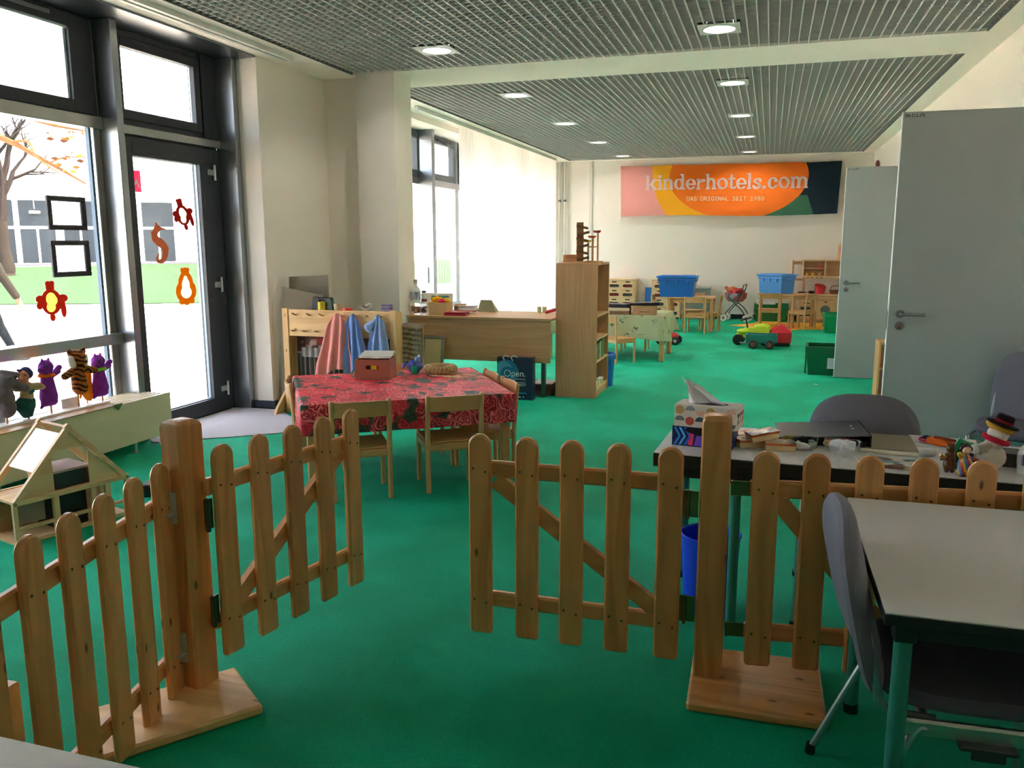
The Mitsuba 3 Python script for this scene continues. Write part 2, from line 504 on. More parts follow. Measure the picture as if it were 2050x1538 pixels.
# the glass door
k = struct('door_1', frame(5.165, 6.34, 0.0, 2.30, 0.05, 0.06, XW - 0.08, XW - 0.01), 'laminate', DARK, label='dark framed glass door with window decorations on its pane')
child(k, 'leaf', cat(frame(5.19, 6.325, 0.012, 2.285, 0.10, 0.125, XW - 0.06, XW + 0.015), bx(XW - 0.06, XW + 0.015, 6.06, 6.23, 0.13, 2.16), bx(XW - 0.05, XW + 0.012, 5.23, 6.2, 2.145, 2.2)), 'laminate', DARK)
child(k, 'pane', pane(5.27, 6.065, 0.137, 2.15, XW - 0.035), 'glass')
child(k, 'gasket', frame(5.265, 6.07, 0.13, 2.155, 0.014, 0.014, XW - 0.04, XW - 0.018, 0), 'laminate', '#93a6b3')
for z in (2.09, 1.132, 0.208):
    h = child(k, 'hinge', cat(cyl((XW + 0.03, 6.235, z - 0.065), (XW + 0.03, 6.235, z + 0.065), 0.013, 10), bx(XW + 0.012, XW + 0.03, 6.15, 6.235, z - 0.025, z + 0.025, 0.003)), 'metal', '#c9cccf', label='silver door hinge')
struct('trim_4', bx(-4.74, XW + 0.03, 5.06, 6.34, 2.30, 2.365, 0.004), 'metal', '#a9aba8', label='light grey transom over the glass door')
k = struct('window_1', frame(5.17, 6.34, 2.365, 3.05, 0.03, 0.03, XW - 0.085, XW - 0.01), 'laminate', DARK, label='dark casement window over the glass door')
casement(k, 5.14, 6.18, 2.37, 3.04)
child(k, 'post', bx(XW - 0.06, XW + 0.01, 6.16, 6.34, 2.37, 3.05), 'laminate', DARK)
for q, (y0, y1) in enumerate(((3.85, 5.0), (2.635, 3.785), (1.415, 2.565))):
    k = struct(f'window_{2 + q}', cat(frame(y0, y1, 0.30, 2.385, 0.06, 0.06, XW - 0.08, XW + 0.0), bx(XW - 0.08, XW + 0.06, y0, y1, 0.757, 0.836, 0.004), bx(XW - 0.08, XW + 0.03, y0, y1, 2.30, 2.385, 0.004), bx(XW - 0.1, XW + 0.0, y0, y1, -0.06, 0.30)),
               'metal', '#b4b3b0', label='tall light grey window with a dark casement on top' if q == 0 else 'tall light grey window outside the photo, ' + ('', 'next to the tall window', 'farther back')[q])
    child(k, 'pane', pane(y0 + 0.05, y1 - 0.05, 0.836, 2.30, XW - 0.04), 'glass')
    child(k, 'pane', pane(y0 + 0.05, y1 - 0.05, 0.36, 0.757, XW - 0.04), 'glass')
    child(k, 'gasket', cat(*[bx(XW - 0.035, XW - 0.005, y1 - 0.105, y1 - 0.085, a, b) for a, b in ((0.836, 2.30), (0.36, 0.757))]), 'laminate', '#5f7890')
    for sub in ('casement',):
        key = numbered(k + '__' + sub)
        scene[key] = ply(frame(y0, y1, 2.385, 3.05, 0.03, 0.03, XW - 0.085, XW - 0.01), 'laminate', DARK)
        child(key, 'sash', cat(frame(y0 + 0.02, y1 - 0.02, 2.39, 3.04, 0.20, 0.085, XW - 0.06, XW + 0.012)), 'laminate', DARK)
        child(key, 'pane', pane(y0 + 0.2, y1 - 0.23, 2.47, 2.95, XW - 0.04), 'glass')
        child(key, 'gasket', cat(bx(XW - 0.045, XW - 0.02, y1 - 0.24, y1 - 0.215, 2.47, 2.95), bx(XW - 0.04, XW + 0.0, y0 + .2, y1 - 0.22, 2.94, 2.956)), 'laminate', '#b4c4cc')
        if q == 0:
            child(key, 'opener', cat(bx(XW + 0.012, XW + 0.03, 4.05, 4.62, 2.99, 3.02, 0.004)), 'metal', '#8b8d8f', label='grey window opener bar')

# --- far window wall with vertical blinds
k = struct('window_5', cat(frame(8.25, 16.05, 0.0, 3.0, 0.08, 0.12, XW - 0.09, XW - 0.01), *[bx(XW - 0.1, XW - 0.01, y, y + 0.14, 0, 3.0) for y in (9.55, 10.74, 12.1, 13.45, 14.8)],
                           bx(XW - 0.09, XW + 0.0, 8.25, 16.05, 2.28, 2.37), bx(XW - 0.09, XW, 8.25, 16.05, 0.50, 0.58)), 'metal', '#a9aeb2', label='tall windows of the far room behind vertical blinds')
struct('trim_5', cat(bx(XW - 0.02, -4.44, 10.68, 10.78, 0, 3.0, 0.005), bx(XW - 0.02, -4.44, 8.95, 9.05, 0, 3.0, 0.005), bx(XW - 0.02, -4.44, 13.4, 13.5, 0, 3.0, 0.005)), 'metal', GREYAL, label='grey aluminium window post beside the blinds')
struct('trim_6', cat(bx(-4.72, -4.28, 8.2, YB, 2.995, 3.3), bx(-5.0, -4.66, 8.2, YB, 3.0, 3.3)), 'wall', label='white lintel above the far windows')
for y0, y1 in ((8.33, 9.55), (9.69, 10.74), (10.88, 12.1), (12.24, 13.45), (13.59, 14.8), (14.94, 15.97)):
    child(k, 'pane', pane(y0, y1, 0.58, 2.28, XW - 0.05), 'glass')
    key = child(k, 'casement', frame(y0, y1, 2.37, 2.98, 0.10, 0.09, XW - 0.08, XW + 0.012), 'laminate', '#4c5359')
    child(key, 'pane', pane(y0 + 0.1, y1 - 0.1, 2.46, 2.89, XW - 0.05), 'glass')
op = child(k, 'opener', cat(tube(smoothpath([(XW + 0.04, 10.95, 2.93), (XW + 0.07, 11.1, 2.90), (XW + 0.05, 11.25, 2.95)]), 0.014, 8), tube(smoothpath([(XW + 0.04, 11.3, 2.93), (XW + 0.08, 11.5, 2.88), (XW + 0.05, 11.7, 2.93)]), 0.014, 8),
                             bx(XW + 0.012, XW + 0.03, 10.9, 11.9, 2.93, 2.96)), 'laminate', '#26292c', label='black window opener mechanism')

vb = Proto()
vb.add('head_rail', cat(bx(-4.06, -4.01, 9.25, 15.86, HC - 0.045, HC, 0.004)), 'laminate', '#d6d6d0')
scene['bsdf_slat'] = {'type': 'principledthin', 'base_color': rgb('#f1eee8'), 'roughness': 0.9, 'diff_trans': 1.05, 'spec_trans': 0.0}
SL = np.array([[math.sin(math.radians(1)) * 0, 0, 0]])
u = np.linspace(-1, 1, 6)
P = np.zeros((6, 2, 3))
for i, a in enumerate(u):
    P[i, :, 0] = 0.014 * (1 - a * a)
    P[i, :, 1] = a * 0.063
    P[i, 0, 2], P[i, 1, 2] = 0.02, HC - 0.046
V = P.reshape(-1, 3)
I = np.arange(12).reshape(6, 2)
Fq = np.vstack([np.stack([I[:-1, 0], I[1:, 0], I[1:, 1]], 1), np.stack([I[:-1, 0], I[1:, 1], I[:-1, 1]], 1)])
sl0 = mikit.ply((V, Fq), 'bsdf_slat', smooth=True)
n_sl = 44
ys = np.linspace(10.74, 15.78, n_sl)
for i, y in enumerate(ys):
    d = dict(sl0)
    d['to_world'] = T().translate([-4.035, float(y), 0]).rotate([0, 0, 1], -14.0 + 4 * math.sin(i * 1.7))
    vb.add('slat', d, '')
spawn(vb, 'vertical_blind', 'white vertical blind drawn across the far windows', 'blind')

# pipes, conduit and sockets at the back left
pp = Proto()
pp.add('', cyl((-4.10, 16.5, 0), (-4.10, 16.5, 3.06), 0.022, 12), 'matte', '#d5d0c8')
pp.parts = [('', pp.parts[0][1])]
cl = Proto()
cl.parts = []
for i, x in enumerate((-4.11, -4.00)):
    p = Proto()
    p.add('pipe', cyl((x, 16.5, 0), (x, 16.5, 3.06), 0.022, 12), 'matte', '#d8d3cb')
    p.add('clamp', cat(lathe([(0.022, -0.02), (0.032, -0.02), (0.032, 0.02), (0.022, 0.02)], 12, (x, 16.5, 2.30)), bx(x - 0.008, x + 0.008, 16.5, 16.6, 2.29, 2.31)), 'metal', '#77797b')
    spawn(p, 'heating_pipe', 'thin white heating pipe in the far left corner, ' + ('nearer the blinds' if i == 0 else 'nearer the banner'), 'pipe')
one('cable_duct', bx(-3.52, -3.46, 16.57, 16.6, 0, 3.06), 'matte', '#d9d4cc', 'white cable duct on the back wall left of the banner', 'cable duct')
p = Proto()
p.add('plate', bx(-4.60, -4.52, 10.655, 10.682, 0.93, 1.15, 0.008), 'laminate', '#e4e4e0')
for z in (0.97, 1.04, 1.11):
    p.add('outlet', lathe([(0.028, 0), (0.026, 0.004), (0.02, -0.002), (0, -0.004)], 16, (-4.56, 10.655, z), (0, -1, 0)), 'laminate', '#cfcfcb')
spawn(p, 'socket_strip', 'white triple socket on the grey window post by the blinds', 'socket')
# ================================================================ foreground: picket fence, gates, white tables, office chairs
def picket_mesh(w=0.084, z0=0.09, z1=0.835, t=0.026, tilt=0.0):
    pts = [(-w / 2 + 0.008, z0), (w / 2 - 0.008, z0), (w / 2, z0 + 0.01)]
    top = [(w / 2 * math.cos(a), z1 - 0.042 + 0.042 * math.sin(a)) for a in np.linspace(0.12, PI - 0.12, 11)]
    pts += top + [(-w / 2, z0 + 0.01)]
    o = Polygon(pts)
    i = o.buffer(-0.007)
    c = np.array(i.exterior.coords)[:-1]
    co = np.array(o.exterior.coords)[:-1]
    P = [[x, -t / 2, z] for x, z in c] + [[x, t / 2, z] for x, z in c] + [[x, -t / 2 + 0.007, z] for x, z in co] + [[x, t / 2 - 0.007, z] for x, z in co]
    return hull(P)


def picket_frame(xs, z0, z1, rails, brace=None, rail_x=None, hinge_x=None, screws=True):
    """A run of pickets in local x, front face towards -y, rails behind."""
    p = Proto()
    zr0, zr1 = rails
    rx0, rx1 = rail_x
    for x in xs:
        p.add('picket', move(picket_mesh(z0=z0, z1=z1), x, 0, 0), 'fence', grain=2)
    for z in (zr0, zr1):
        p.add('rail', bx(rx0, rx1, 0.013, 0.041, z - 0.029, z + 0.029, 0.007), 'fence', grain=0)
    if brace:
        (xa, za), (xb, zb) = brace
        d = np.array([xb - xa, zb - za])
        d /= np.linalg.norm(d)
        nrm = np.array([-d[1], d[0]]) * 0.029
        q = [(xa + s * nrm[0], za + s * nrm[1]) for s in (-1, 1)] + [(xb + s * nrm[0], zb + s * nrm[1]) for s in (1, -1)]
        m = hull([[x, y, z] for x, z in q for y in (0.014, 0.040)])
        p.add('brace', m, 'fence', grain=0)
    if screws:
        sc = [lathe([(0.0042, 0), (0.0042, 0.001), (0, 0.0015)], 8, (x + s * 0.022, -0.013, z + e), (0, -1, 0)) for x in xs for z in (zr0, zr1) for s, e in ((-1, 0.006), (1, -0.004))]
        for m in sc:
            p.add('screw', m, 'metal', '#5a4632', smooth=60)
    return p


def seg_M(x0, y0, x1, y1):
    return at(x0, y0, 0, math.degrees(math.atan2(y1 - y0, x1 - x0)))


# right gate (closed leaf), left gate (swung away), fixed panels at both sides
D = (-0.945, 2.662, -0.28, 2.662)
xs = [0, 0.172, 0.332, 0.493, 0.665]
pf = picket_frame(xs, 0.09, 0.835, (0.215, 0.705), ((0.05, 0.665), (0.625, 0.255)), (-0.02, 0.70))
for z in (0.27, 0.64):
    pf.add('hinge', cat(bx(0.70, 0.757, 0.02, 0.026, z - 0.045, z + 0.045), cyl((0.722, 0.014, z - 0.05), (0.722, 0.014, z + 0.05), 0.007, 8)), 'metal', '#7d7a52', label='brass-coloured gate hinge')
spawn(pf, 'picket_gate', 'wooden picket gate with a diagonal brace, hinged to the right post', 'gate', seg_M(*D))
gx = [0.0, 0.160, 0.321, 0.481, 0.642]
pf = picket_frame(gx, 0.125, 0.852, (0.25, 0.715), ((0.04, 0.285), (0.60, 0.685)), (-0.055, 0.665))
for z in (0.30, 0.63):
    pf.add('hinge', cat(bx(-0.075, -0.045, 0.005, 0.012, z - 0.05, z + 0.05), cyl((-0.072, 0.0, z - 0.055), (-0.072, 0.0, z + 0.055), 0.008, 8)), 'metal', '#4d5a48')
spawn(pf, 'picket_gate', 'wooden picket gate swung open beside the red table, hinged to the left post', 'gate', seg_M(-1.682, 2.215, -1.55, 2.845))
lx = [0.0, 0.168, 0.33, 0.492, 0.652, 0.81]
pf = picket_frame(lx, 0.018, 0.815, (0.13, 0.665), None, (-0.05, 0.865))
spawn(pf, 'picket_fence', 'wooden picket fence panel at the left edge of the photo', 'fence', seg_M(-1.6195, 1.280, -1.812, 2.085))
rx_ = [0.02, 0.175, 0.335, 0.495, 0.66, 0.82]
pf = picket_frame([x - 0.02 for x in rx_], 0.09, 0.832, (0.20, 0.70), ((0.03, 0.68), (0.42, 0.22)), (-0.045, 0.92))
for z in (0.20, 0.70):
    pf.add('bracket', cat(bx(-0.10, 0.135, 0.041, 0.045, z - 0.034, z + 0.016, 0.001), bx(-0.105, -0.10, 0.035, 0.05, z - 0.034, z + 0.016)), 'metal', '#6f7148', label='greenish metal fence bracket')
    pf.add('bracket', bx(0.66, 0.80, 0.041, 0.045, z - 0.034, z + 0.016, 0.001), 'metal', '#6f7148')
spawn(pf, 'picket_fence', 'wooden picket fence panel in front of the cluttered white table', 'fence', seg_M(0.02, 2.705, 0.66, 2.775))


def post(name, label, x, y, rz, base, bz, h=0.94, w=0.095, plates=()):
    p = Proto()
    c = []
    for a in np.linspace(0, 1, 5):
        zz = h - 0.012 + 0.012 * math.cos((a - 0.5) * 2.6) * 1.0
        c.append((a, zz))
    pts = []
    for zz, q in ((0.03, 0), (h - 0.02, 0), (h - 0.008, 0.005), (h, 0.018)):
        for sx in (-1, 1):
            for sy in (-1, 1):
                for e in ((0.006, 0), (0, 0.006)):
                    pts.append([sx * (w / 2 - q - e[0]), sy * (w / 2 - q - e[1]), zz])
    p.add('shaft', move(hull(pts), rz=rz), 'fence', grain=2)
    bw, bd = base
    p.add('foot', move(bx(-bw / 2, bw / 2, -bd / 2, bd / 2, 0.0, 0.034, 0.008), bz[0], bz[1], 0, rz=bz[2]), 'pine' if 'left' in label else 'fence', grain=0)
    for (px, py, z, a) in plates:
        p.add('bracket', move(cat(bx(-0.017, 0.017, -0.003, 0, -0.055, 0.05, 0.001), bx(-0.017, 0.017, -0.04, -0.002, -0.02, -0.016), lathe([(0.004, 0), (0, 0.002)], 8, (-0.007, -0.003, 0.035), (0, -1, 0)), lathe([(0.004, 0), (0, 0.002)], 8, (0.007, -0.003, 0.035), (0, -1, 0)),
                                  lathe([(0.004, 0), (0, 0.002)], 8, (0.0, -0.003, -0.04), (0, -1, 0))), px, py, z, rz=a), 'laminate', '#b5b2a8', label='silver angle bracket')
    return spawn(p, name, label, 'fence post', at(x, y, 0))


post('fence_post', 'square wooden fence post on a pale knotty foot board, left one', -1.785, 2.155, 78, (0.48, 0.30), (0.03, -0.165, 52), plates=((-0.012, -0.050, 0.66, 0), (-0.012, -0.050, 0.18, 0)))
post('fence_post', 'square wooden fence post on an orange foot board, between right gate and fence', -0.14, 2.725, 2, (0.43, 0.40), (0.16, -0.02, 1))
one('fence_post_stub', bx(-2.21, -2.095, 1.66, 1.75, 0, 0.20, 0.006), 'fence', None, 'short wooden block at the lower left edge of the photo', 'wood block')


# --- white office tables
def office_table(x0, x1, y0, y1, h, legs, t=0.028, edge='#1c1d20', tc='#c9c8c8', apron=True):
    p = Proto()
    p.add('tabletop', bx(x0 + 0.002, x1 - 0.002, y0 + 0.002, y1 - 0.002, h - 0.012, h), 'laminate', tc, label='pale grey laminate top')
    p.add('edge', cat(bx(x0, x1, y0, y0 + 0.02, h - t, h - 0.002, 0.003), bx(x0, x1, y1 - 0.02, y1, h - t, h - 0.002, 0.003), bx(x0, x0 + 0.02, y0, y1, h - t, h - 0.002, 0.003), bx(x1 - 0.02, x1, y0, y1, h - t, h - 0.002, 0.003), bx(x0 + 0.01, x1 - 0.01, y0 + 0.01, y1 - 0.01, h - t, h - 0.013)), 'laminate', edge, label='black table edge')
    if apron:
        p.add('apron', frame_xy(x0 + 0.04, x1 - 0.04, y0 + 0.04, y1 - 0.04, 0.025, h - t - 0.045, h - t), 'laminate', '#1e2124')
    for lx, ly in legs:
        p.add('leg', cat(cyl((lx, ly, 0.02), (lx, ly, h - t), 0.020, 16)), 'laminate', '#2e7d6c', label='green steel leg')
        p.add('cap', lathe([(0, 0), (0.022, 0), (0.022, 0.03), (0.02, 0.03)], 16, (lx, ly, 0)), 'plastic', '#1a1a1a')
        p.add('corner', bx(lx - 0.024, lx + 0.024, ly - 0.024, ly + 0.024, h - t - 0.05, h - t, 0.004), 'plastic', '#1c1d20')
    return p


def frame_xy(x0, x1, y0, y1, w, z0, z1):
    return cat(bx(x0, x1, y0, y0 + w, z0, z1), bx(x0, x1, y1 - w, y1, z0, z1), bx(x0, x0 + w, y0 + w, y1 - w, z0, z1), bx(x1 - w, x1, y0 + w, y1 - w, z0, z1))


TH = 0.70
ct = office_table(0, 1.40, 0, 0.86, TH, [(0.05, 0.05), (0.05, 0.81), (1.35, 0.05), (1.35, 0.81)])
NT = at(0.275, 1.848, 0, 0.6)
spawn(ct, 'white_table', 'empty pale grey table with green legs at the lower right', 'table', NT)
ct = office_table(0, 1.45, 0, 0.56, TH, [(0.31, 0.05), (0.05, 0.52), (1.40, 0.05), (1.40, 0.52)], t=0.055)
T2 = at(-0.395, 3.098, 0, -3.2)
spawn(ct, 'white_table', 'pale grey table behind the picket fence, covered with craft things', 'table', T2)
ct = office_table(-1.4, 0, -0.8, 0, TH, [(-0.06, -0.06), (-1.34, -0.06), (-0.06, -0.74), (-1.34, -0.74)], tc='#d8d4d0')
spawn(ct, 'white_table', 'pale table corner at the lower left edge of the photo', 'table', at(-0.60, 0.933, 0, 0.0))


# --- office chairs
def office_chair():
    p = Proto()
    seat = move(pad(0.46, 0.45, 0.055, 3.2, 0.01, bend2=-0.006), 0, 0, 0.445)
    p.add('seat', seat, 'fabric', '#57565f', label='dark grey upholstered seat')
    b = pad(0.46, 0.46, 0.05, 3.0, 0.035, taper=0.03)
    b = move(b, rx=90)
    b = move(b, 0, -0.252, 0.63, rx=13)
    p.add('backrest', b, 'fabric', '#73727c', label='grey upholstered backrest')
    tub = []
    for s in (-1, 1):
        leg = smoothpath([(s * 0.225, 0.20, 0.405), (s * 0.225, 0.215, 0.36), (s * 0.235, 0.235, 0.012)], 6)
        p.add('leg', tube(leg, 0.011, 10), 'metal', '#b6bcc0', label='chrome leg')
        rl = smoothpath([(s * 0.225, -0.12, 0.40), (s * 0.23, -0.16, 0.36), (s * 0.24, -0.31, 0.012)], 6)
        p.add('leg', tube(rl, 0.011, 10), 'metal', '#b6bcc0')
        p.add('foot', cyl((s * 0.235, 0.235, 0), (s * 0.235, 0.235, 0.03), 0.014, 10), 'plastic', '#151515')
        p.add('foot', cyl((s * 0.24, -0.312, 0), (s * 0.24, -0.308, 0.03), 0.014, 10), 'plastic', '#151515')
        p.add('back_post', tube(smoothpath([(s * 0.20, -0.10, 0.405), (s * 0.20, -0.21, 0.42), (s * 0.20, -0.235, 0.50), (s * 0.19, -0.285, 0.70)], 6), 0.011, 10), 'metal', '#b6bcc0')
        p.add('side_rail', bx(s * 0.225 - 0.011, s * 0.225 + 0.011, -0.19, 0.21, 0.375, 0.418, 0.006), 'metal', '#aeb8b4')
    for y in (0.17, -0.12):
        p.add('cross_rail', bx(-0.22, 0.22, y - 0.01, y + 0.01, 0.385, 0.41, 0.004), 'metal', '#a9b0b0')
    p.add('link_clip', cat(bx(0.228, 0.262, -0.06, 0.06, 0.37, 0.382, 0.003), bx(0.25, 0.262, -0.035, 0.035, 0.35, 0.38, 0.003)), 'plastic', '#2c3134', label='black row connector clip')
    return p


oc = office_chair()
spawn(oc, 'office_chair', 'grey upholstered office chair pushed under the empty table at the lower right', 'chair', at(0.505, 2.165, 0, -87))
spawn(oc, 'office_chair', 'grey upholstered office chair behind the cluttered white table, its back to the door', 'chair', at(0.40, 3.44, 0, 177))
spawn(oc, 'office_chair', 'grey upholstered office chair standing at the right edge in front of the near door', 'chair', at(1.405, 5.2, 0, 155))
# ================================================================ kids' tables and chairs, red rose table
def kids_chair(h=0.315, top=0.605, w=0.33, d=0.30):
    p = Proto()
    W, Dp = w / 2, d / 2
    rear = []
    for s in (-1, 1):
        m = hull([[s * W + a * 0.013, -Dp + b * 0.016 - (0.012 if z > h else 0) * 1.0, z] for a in (-1, 1) for b in (-1, 1) for z in (0, h)] + [[s * W + a * 0.009, -Dp + b * 0.012, 0] for a in (-1, 1) for b in (-1, 1)])
        path = [(s * W, -Dp - 0.006, 0.0), (s * W, -Dp, 0.12), (s * W, -Dp, h), (s * W, -Dp - 0.018, top - 0.06), (s * W, -Dp - 0.024, top)]
        m = tube(smoothpath(path, 5), [0.0155] * 20 + [0.010], 10)
        p.add('leg', m, 'beech', grain=2)
        m = tube([(s * W, Dp, 0), (s * W, Dp, 0.01), (s * W, Dp, h - 0.012)], [0.013, 0.0155, 0.0155], 10)
        p.add('leg', m, 'beech', grain=2)
        p.add('side_rail', bx(s * W - 0.010, s * W + 0.010, -Dp, Dp, h - 0.062, h - 0.014, 0.004), 'beech', grain=1)
    p.add('seat', bx(-W - 0.005, W + 0.005, -Dp - 0.002, Dp + 0.02, h - 0.014, h, 0.005), 'beech', grain=0)
    for y in (-Dp, Dp):
        p.add('rail', bx(-W, W, y - 0.009, y + 0.009, h - 0.058, h - 0.014, 0.004), 'beech', grain=0)
    u = np.linspace(-1, 1, 9)
    z = np.array([0.0, 0.25, 0.75, 1.0])
    P = np.zeros((9, 4, 3))
    for i, a in enumerate(u):
        for j, b in enumerate(z):
            P[i, j] = (a * (W - 0.006), -Dp - 0.016 - 0.028 * (1 - a * a) - 0.006 * b, top - 0.10 + 0.088 * b + 0.004 * (1 - a * a) * (b > 0.5))
    p.add('backrest', sheet(P, 0.014), 'beech', grain=0, smooth=40)
    return p


kc = kids_chair()
ANG = 34.1
RT = at(-2.30, 4.865, 0, ANG)
ca, sa = math.cos(math.radians(ANG)), math.sin(math.radians(ANG))


def rt(u, v):
    return -2.30 + u * ca - v * sa, 4.865 + u * sa + v * ca


def rchair(u, v, rz, label):
    x, y = rt(u, v)
    spawn(kc, 'kids_chair', label, 'chair', at(x, y, 0, ANG + rz), group=None)


def front_chair(px, py, label, rz=ANG):
    a = math.radians(rz)
    # px, py: the right rear post
    x = px - 0.165 * math.cos(a) - 0.15 * math.sin(a)
    y = py - 0.165 * math.sin(a) + 0.15 * math.cos(a)
    spawn(kc, 'kids_chair', label, 'chair', at(x, y, 0, rz))


front_chair(-2.09, 4.296, 'small wooden chair at the red rose table, front left behind the open gate')
front_chair(-1.635, 4.625, 'small wooden chair at the red rose table, front right')
rchair(-0.50, 0.25, -90, 'small wooden chair pushed against the left side of the red rose table')
rchair(0.515, 0.165, 90, 'small wooden chair at the right side of the red rose table, nearer the string')
rchair(0.535, -0.215, 90, 'small wooden chair at the right side of the red rose table, nearer the table corner')
rchair(0.10, 0.58, 180, 'small wooden chair at the far side of the red rose table behind the wooden box')

# --- the rose table
TW, TD, TZ = 1.285, 1.13, 0.58
p = Proto()
p.add('tabletop', bx(-TW / 2 + 0.01, TW / 2 - 0.01, -TD / 2 + 0.01, TD / 2 - 0.01, TZ - 0.03, TZ - 0.003, 0.004), 'beech')
for sx in (-1, 1):
    for sy in (-1, 1):
        p.add('leg', bx(sx * 0.585 - 0.028, sx * 0.585 + 0.028, sy * 0.51 - 0.028, sy * 0.51 + 0.028, 0, TZ - 0.03, 0.006), 'beech')
p.add('apron', frame_xy(-0.56, 0.56, -0.49, 0.49, 0.02, TZ - 0.10, TZ - 0.03), 'beech')
spawn(p, 'kids_table', 'wooden play table under the red rose tablecloth', 'table', RT)


def roses(p, n, uv):
    u, v = uv.x * 9.5, uv.y * 9.5
    u, v = u + 0.35 * mikit.noise(uv.x * 14.0, uv.y * 14.0, 2.0), v + 0.35 * mikit.noise(uv.x * 14.0, uv.y * 14.0, 5.0)
    d1, rx, ry, k = mi.Float(9), mi.Float(0), mi.Float(0), mi.Float(0)
    for a in (-1, 0, 1):
        for b in (-1, 0, 1):
            cx, cy = dr.floor(u) + a, dr.floor(v) + b
            qx, qy = u - cx - 0.2 - 0.6 * mikit.cell_rand(cx, cy, 1), v - cy - 0.2 - 0.6 * mikit.cell_rand(cx, cy, 2)
            q = dr.sqrt(qx * qx + qy * qy)
            near = q < d1
            d1, rx, ry, k = dr.select(near, q, d1), dr.select(near, qx, rx), dr.select(near, qy, ry), dr.select(near, mikit.cell_rand(cx, cy, 3), k)
    ang = dr.atan2(ry, rx)
    w = mikit.noise(rx * 6.0 + k * 40.0, ry * 6.0, 3.0)
    pet = 0.5 + 0.5 * dr.sin(d1 * 26.0 + 1.6 * dr.sin(ang * 3.0 + d1 * 9.0 + k * 30.0) + 5.0 * w)
    deep = mikit.mix(lin('#98101f').tolist(), lin('#c42535').tolist(), k)
    lightc = mikit.mix(lin('#e0404c').tolist(), lin('#ff8f90').tolist(), mikit.cell_rand(dr.floor(k * 97.0), 3.0, 1.0))
    c = mikit.mix(deep, lightc, mikit.smoothstep(0.15, 0.95, pet) * (0.45 + 0.55 * mikit.smoothstep(0.05, 0.5, d1)))
    leaf = mikit.smoothstep(0.60, 0.68, mikit.fbm(uv.x * 11.0, uv.y * 11.0, 8.0, octaves=2)) * mikit.smoothstep(0.25, 0.4, d1)
    return mikit.mix(c, mikit.mix(lin('#1d2a26').tolist(), lin('#4a5a48').tolist(), w), leaf)


mat('roses', base_color=mikit.proc(roses), roughness=0.55, specular=0.3, two=True)


def tablecloth(hw, hd, z, drop, n=40, wave=0.008, flare=0.02, seed=0, corner=0.03):
    """Top plus hanging sides as one surface, with uv in metres."""
    per = []
    m = n
    for i in range(m):
        per.append((-hw + 2 * hw * i / m, -hd, 0, -1))
    for i in range(m):
        per.append((hw, -hd + 2 * hd * i / m, 1, 0))
    for i in range(m):
        per.append((hw - 2 * hw * i / m, hd, 0, 1))
    for i in range(m):
        per.append((-hw, hd - 2 * hd * i / m, -1, 0))
    per = np.array(per, float)
    N = len(per)
    V, UV, F = [], [], []
    rings = [(0.0, 0), (0.5, 0), (0.97, 0), (1.0, 0)] + [(1.0, k / 7) for k in range(1, 8)]
    for s, k in rings:
        for j in range(N):
            x, y, nx, ny = per[j]
            if k == 0:
                V.append((x * s, y * s, z - (0.004 if s == 1.0 else 0)))
                UV.append((x * s, y * s))
            else:
                d = drop(j / N) if callable(drop) else drop
                ph = j / N * 4 * m
                cx = abs(x) / hw * abs(y) / hd
                off = 0.004 + flare * k + wave * k * math.sin(j * 0.55 + seed) + wave * 0.7 * k * math.sin(j * 0.23 + 2 + seed) + corner * k * max(0, cx - 0.75) * 4
                V.append((x + nx * off, y + ny * off, z - 0.004 - d * k))
                UV.append((x + nx * d * k, y + ny * d * k))
    for r in range(len(rings) - 1):
        for j in range(N):
            b = (j + 1) % N
            F += [[r * N + j, (r + 1) * N + j, (r + 1) * N + b], [r * N + j, (r + 1) * N + b, r * N + b]]
    return np.array(V), np.array(F), np.array(UV)


V, F, UV = tablecloth(TW / 2, TD / 2, TZ + 0.002, 0.175, 44, 0.006, 0.006, corner=0.0)
p = Proto()
p.parts = [('', mikit.ply((V, F), 'bsdf_roses', smooth=True, uv=UV))]
spawn(p, 'tablecloth', 'red tablecloth printed with roses on the near play table', 'tablecloth', RT)

# --- wooden box with book, yarn animal, straw wreath, string
x, y = rt(-0.10, 0.28)
p = Proto()
wb, db, hb = 0.235, 0.19, 0.135
front = prism(sbox(-wb / 2, 0, wb / 2, hb).difference(LineString([(-0.03, hb * 0.62), (0.03, hb * 0.62)]).buffer(0.014)), 0.008)
p.add('panel', move(upright(front), 0, -db / 2 + 0.008, 0), 'laminate', '#9c5a44', label='reddish brown front with a hand hole')
p.add('panel', bx(-wb / 2, wb / 2, db / 2 - 0.008, db / 2, 0, hb, 0.001), 'laminate', '#9c5a44')
for s in (-1, 1):
    p.add('panel', bx(s * (wb / 2 - 0.004) - 0.004, s * (wb / 2 - 0.004) + 0.004, -db / 2 + 0.008, db / 2 - 0.008, 0, hb, 0.001), 'laminate', '#a8674e')
p.add('bottom', bx(-wb / 2 + .008, wb / 2 - .008, -db / 2 + .008, db / 2 - .008, 0, 0.006), 'laminate', '#8d5340')
zc = TZ + 0.004
spawn(p, 'wooden_box', 'small reddish wooden box with a hand hole on the rose tablecloth', 'box', at(x, y, zc, 12))
one('toy_block', bx(-0.012, 0.03, -0.085, -0.05, 0.006, 0.10, 0.004), 'plastic', '#e3b41f', 'yellow toy piece inside the small wooden box', 'toy', at(x, y, zc, 12))
one('toy_block', bx(-0.05, -0.014, -0.085, -0.05, 0.006, 0.10, 0.004), 'plastic', '#25282c', 'black toy piece inside the small wooden box', 'toy', at(x, y, zc, 12))
p = Proto()
p.add('pages', bx(-0.105, 0.105, -0.075, 0.075, 0.002, 0.012), 'matte', '#e8e2d6')
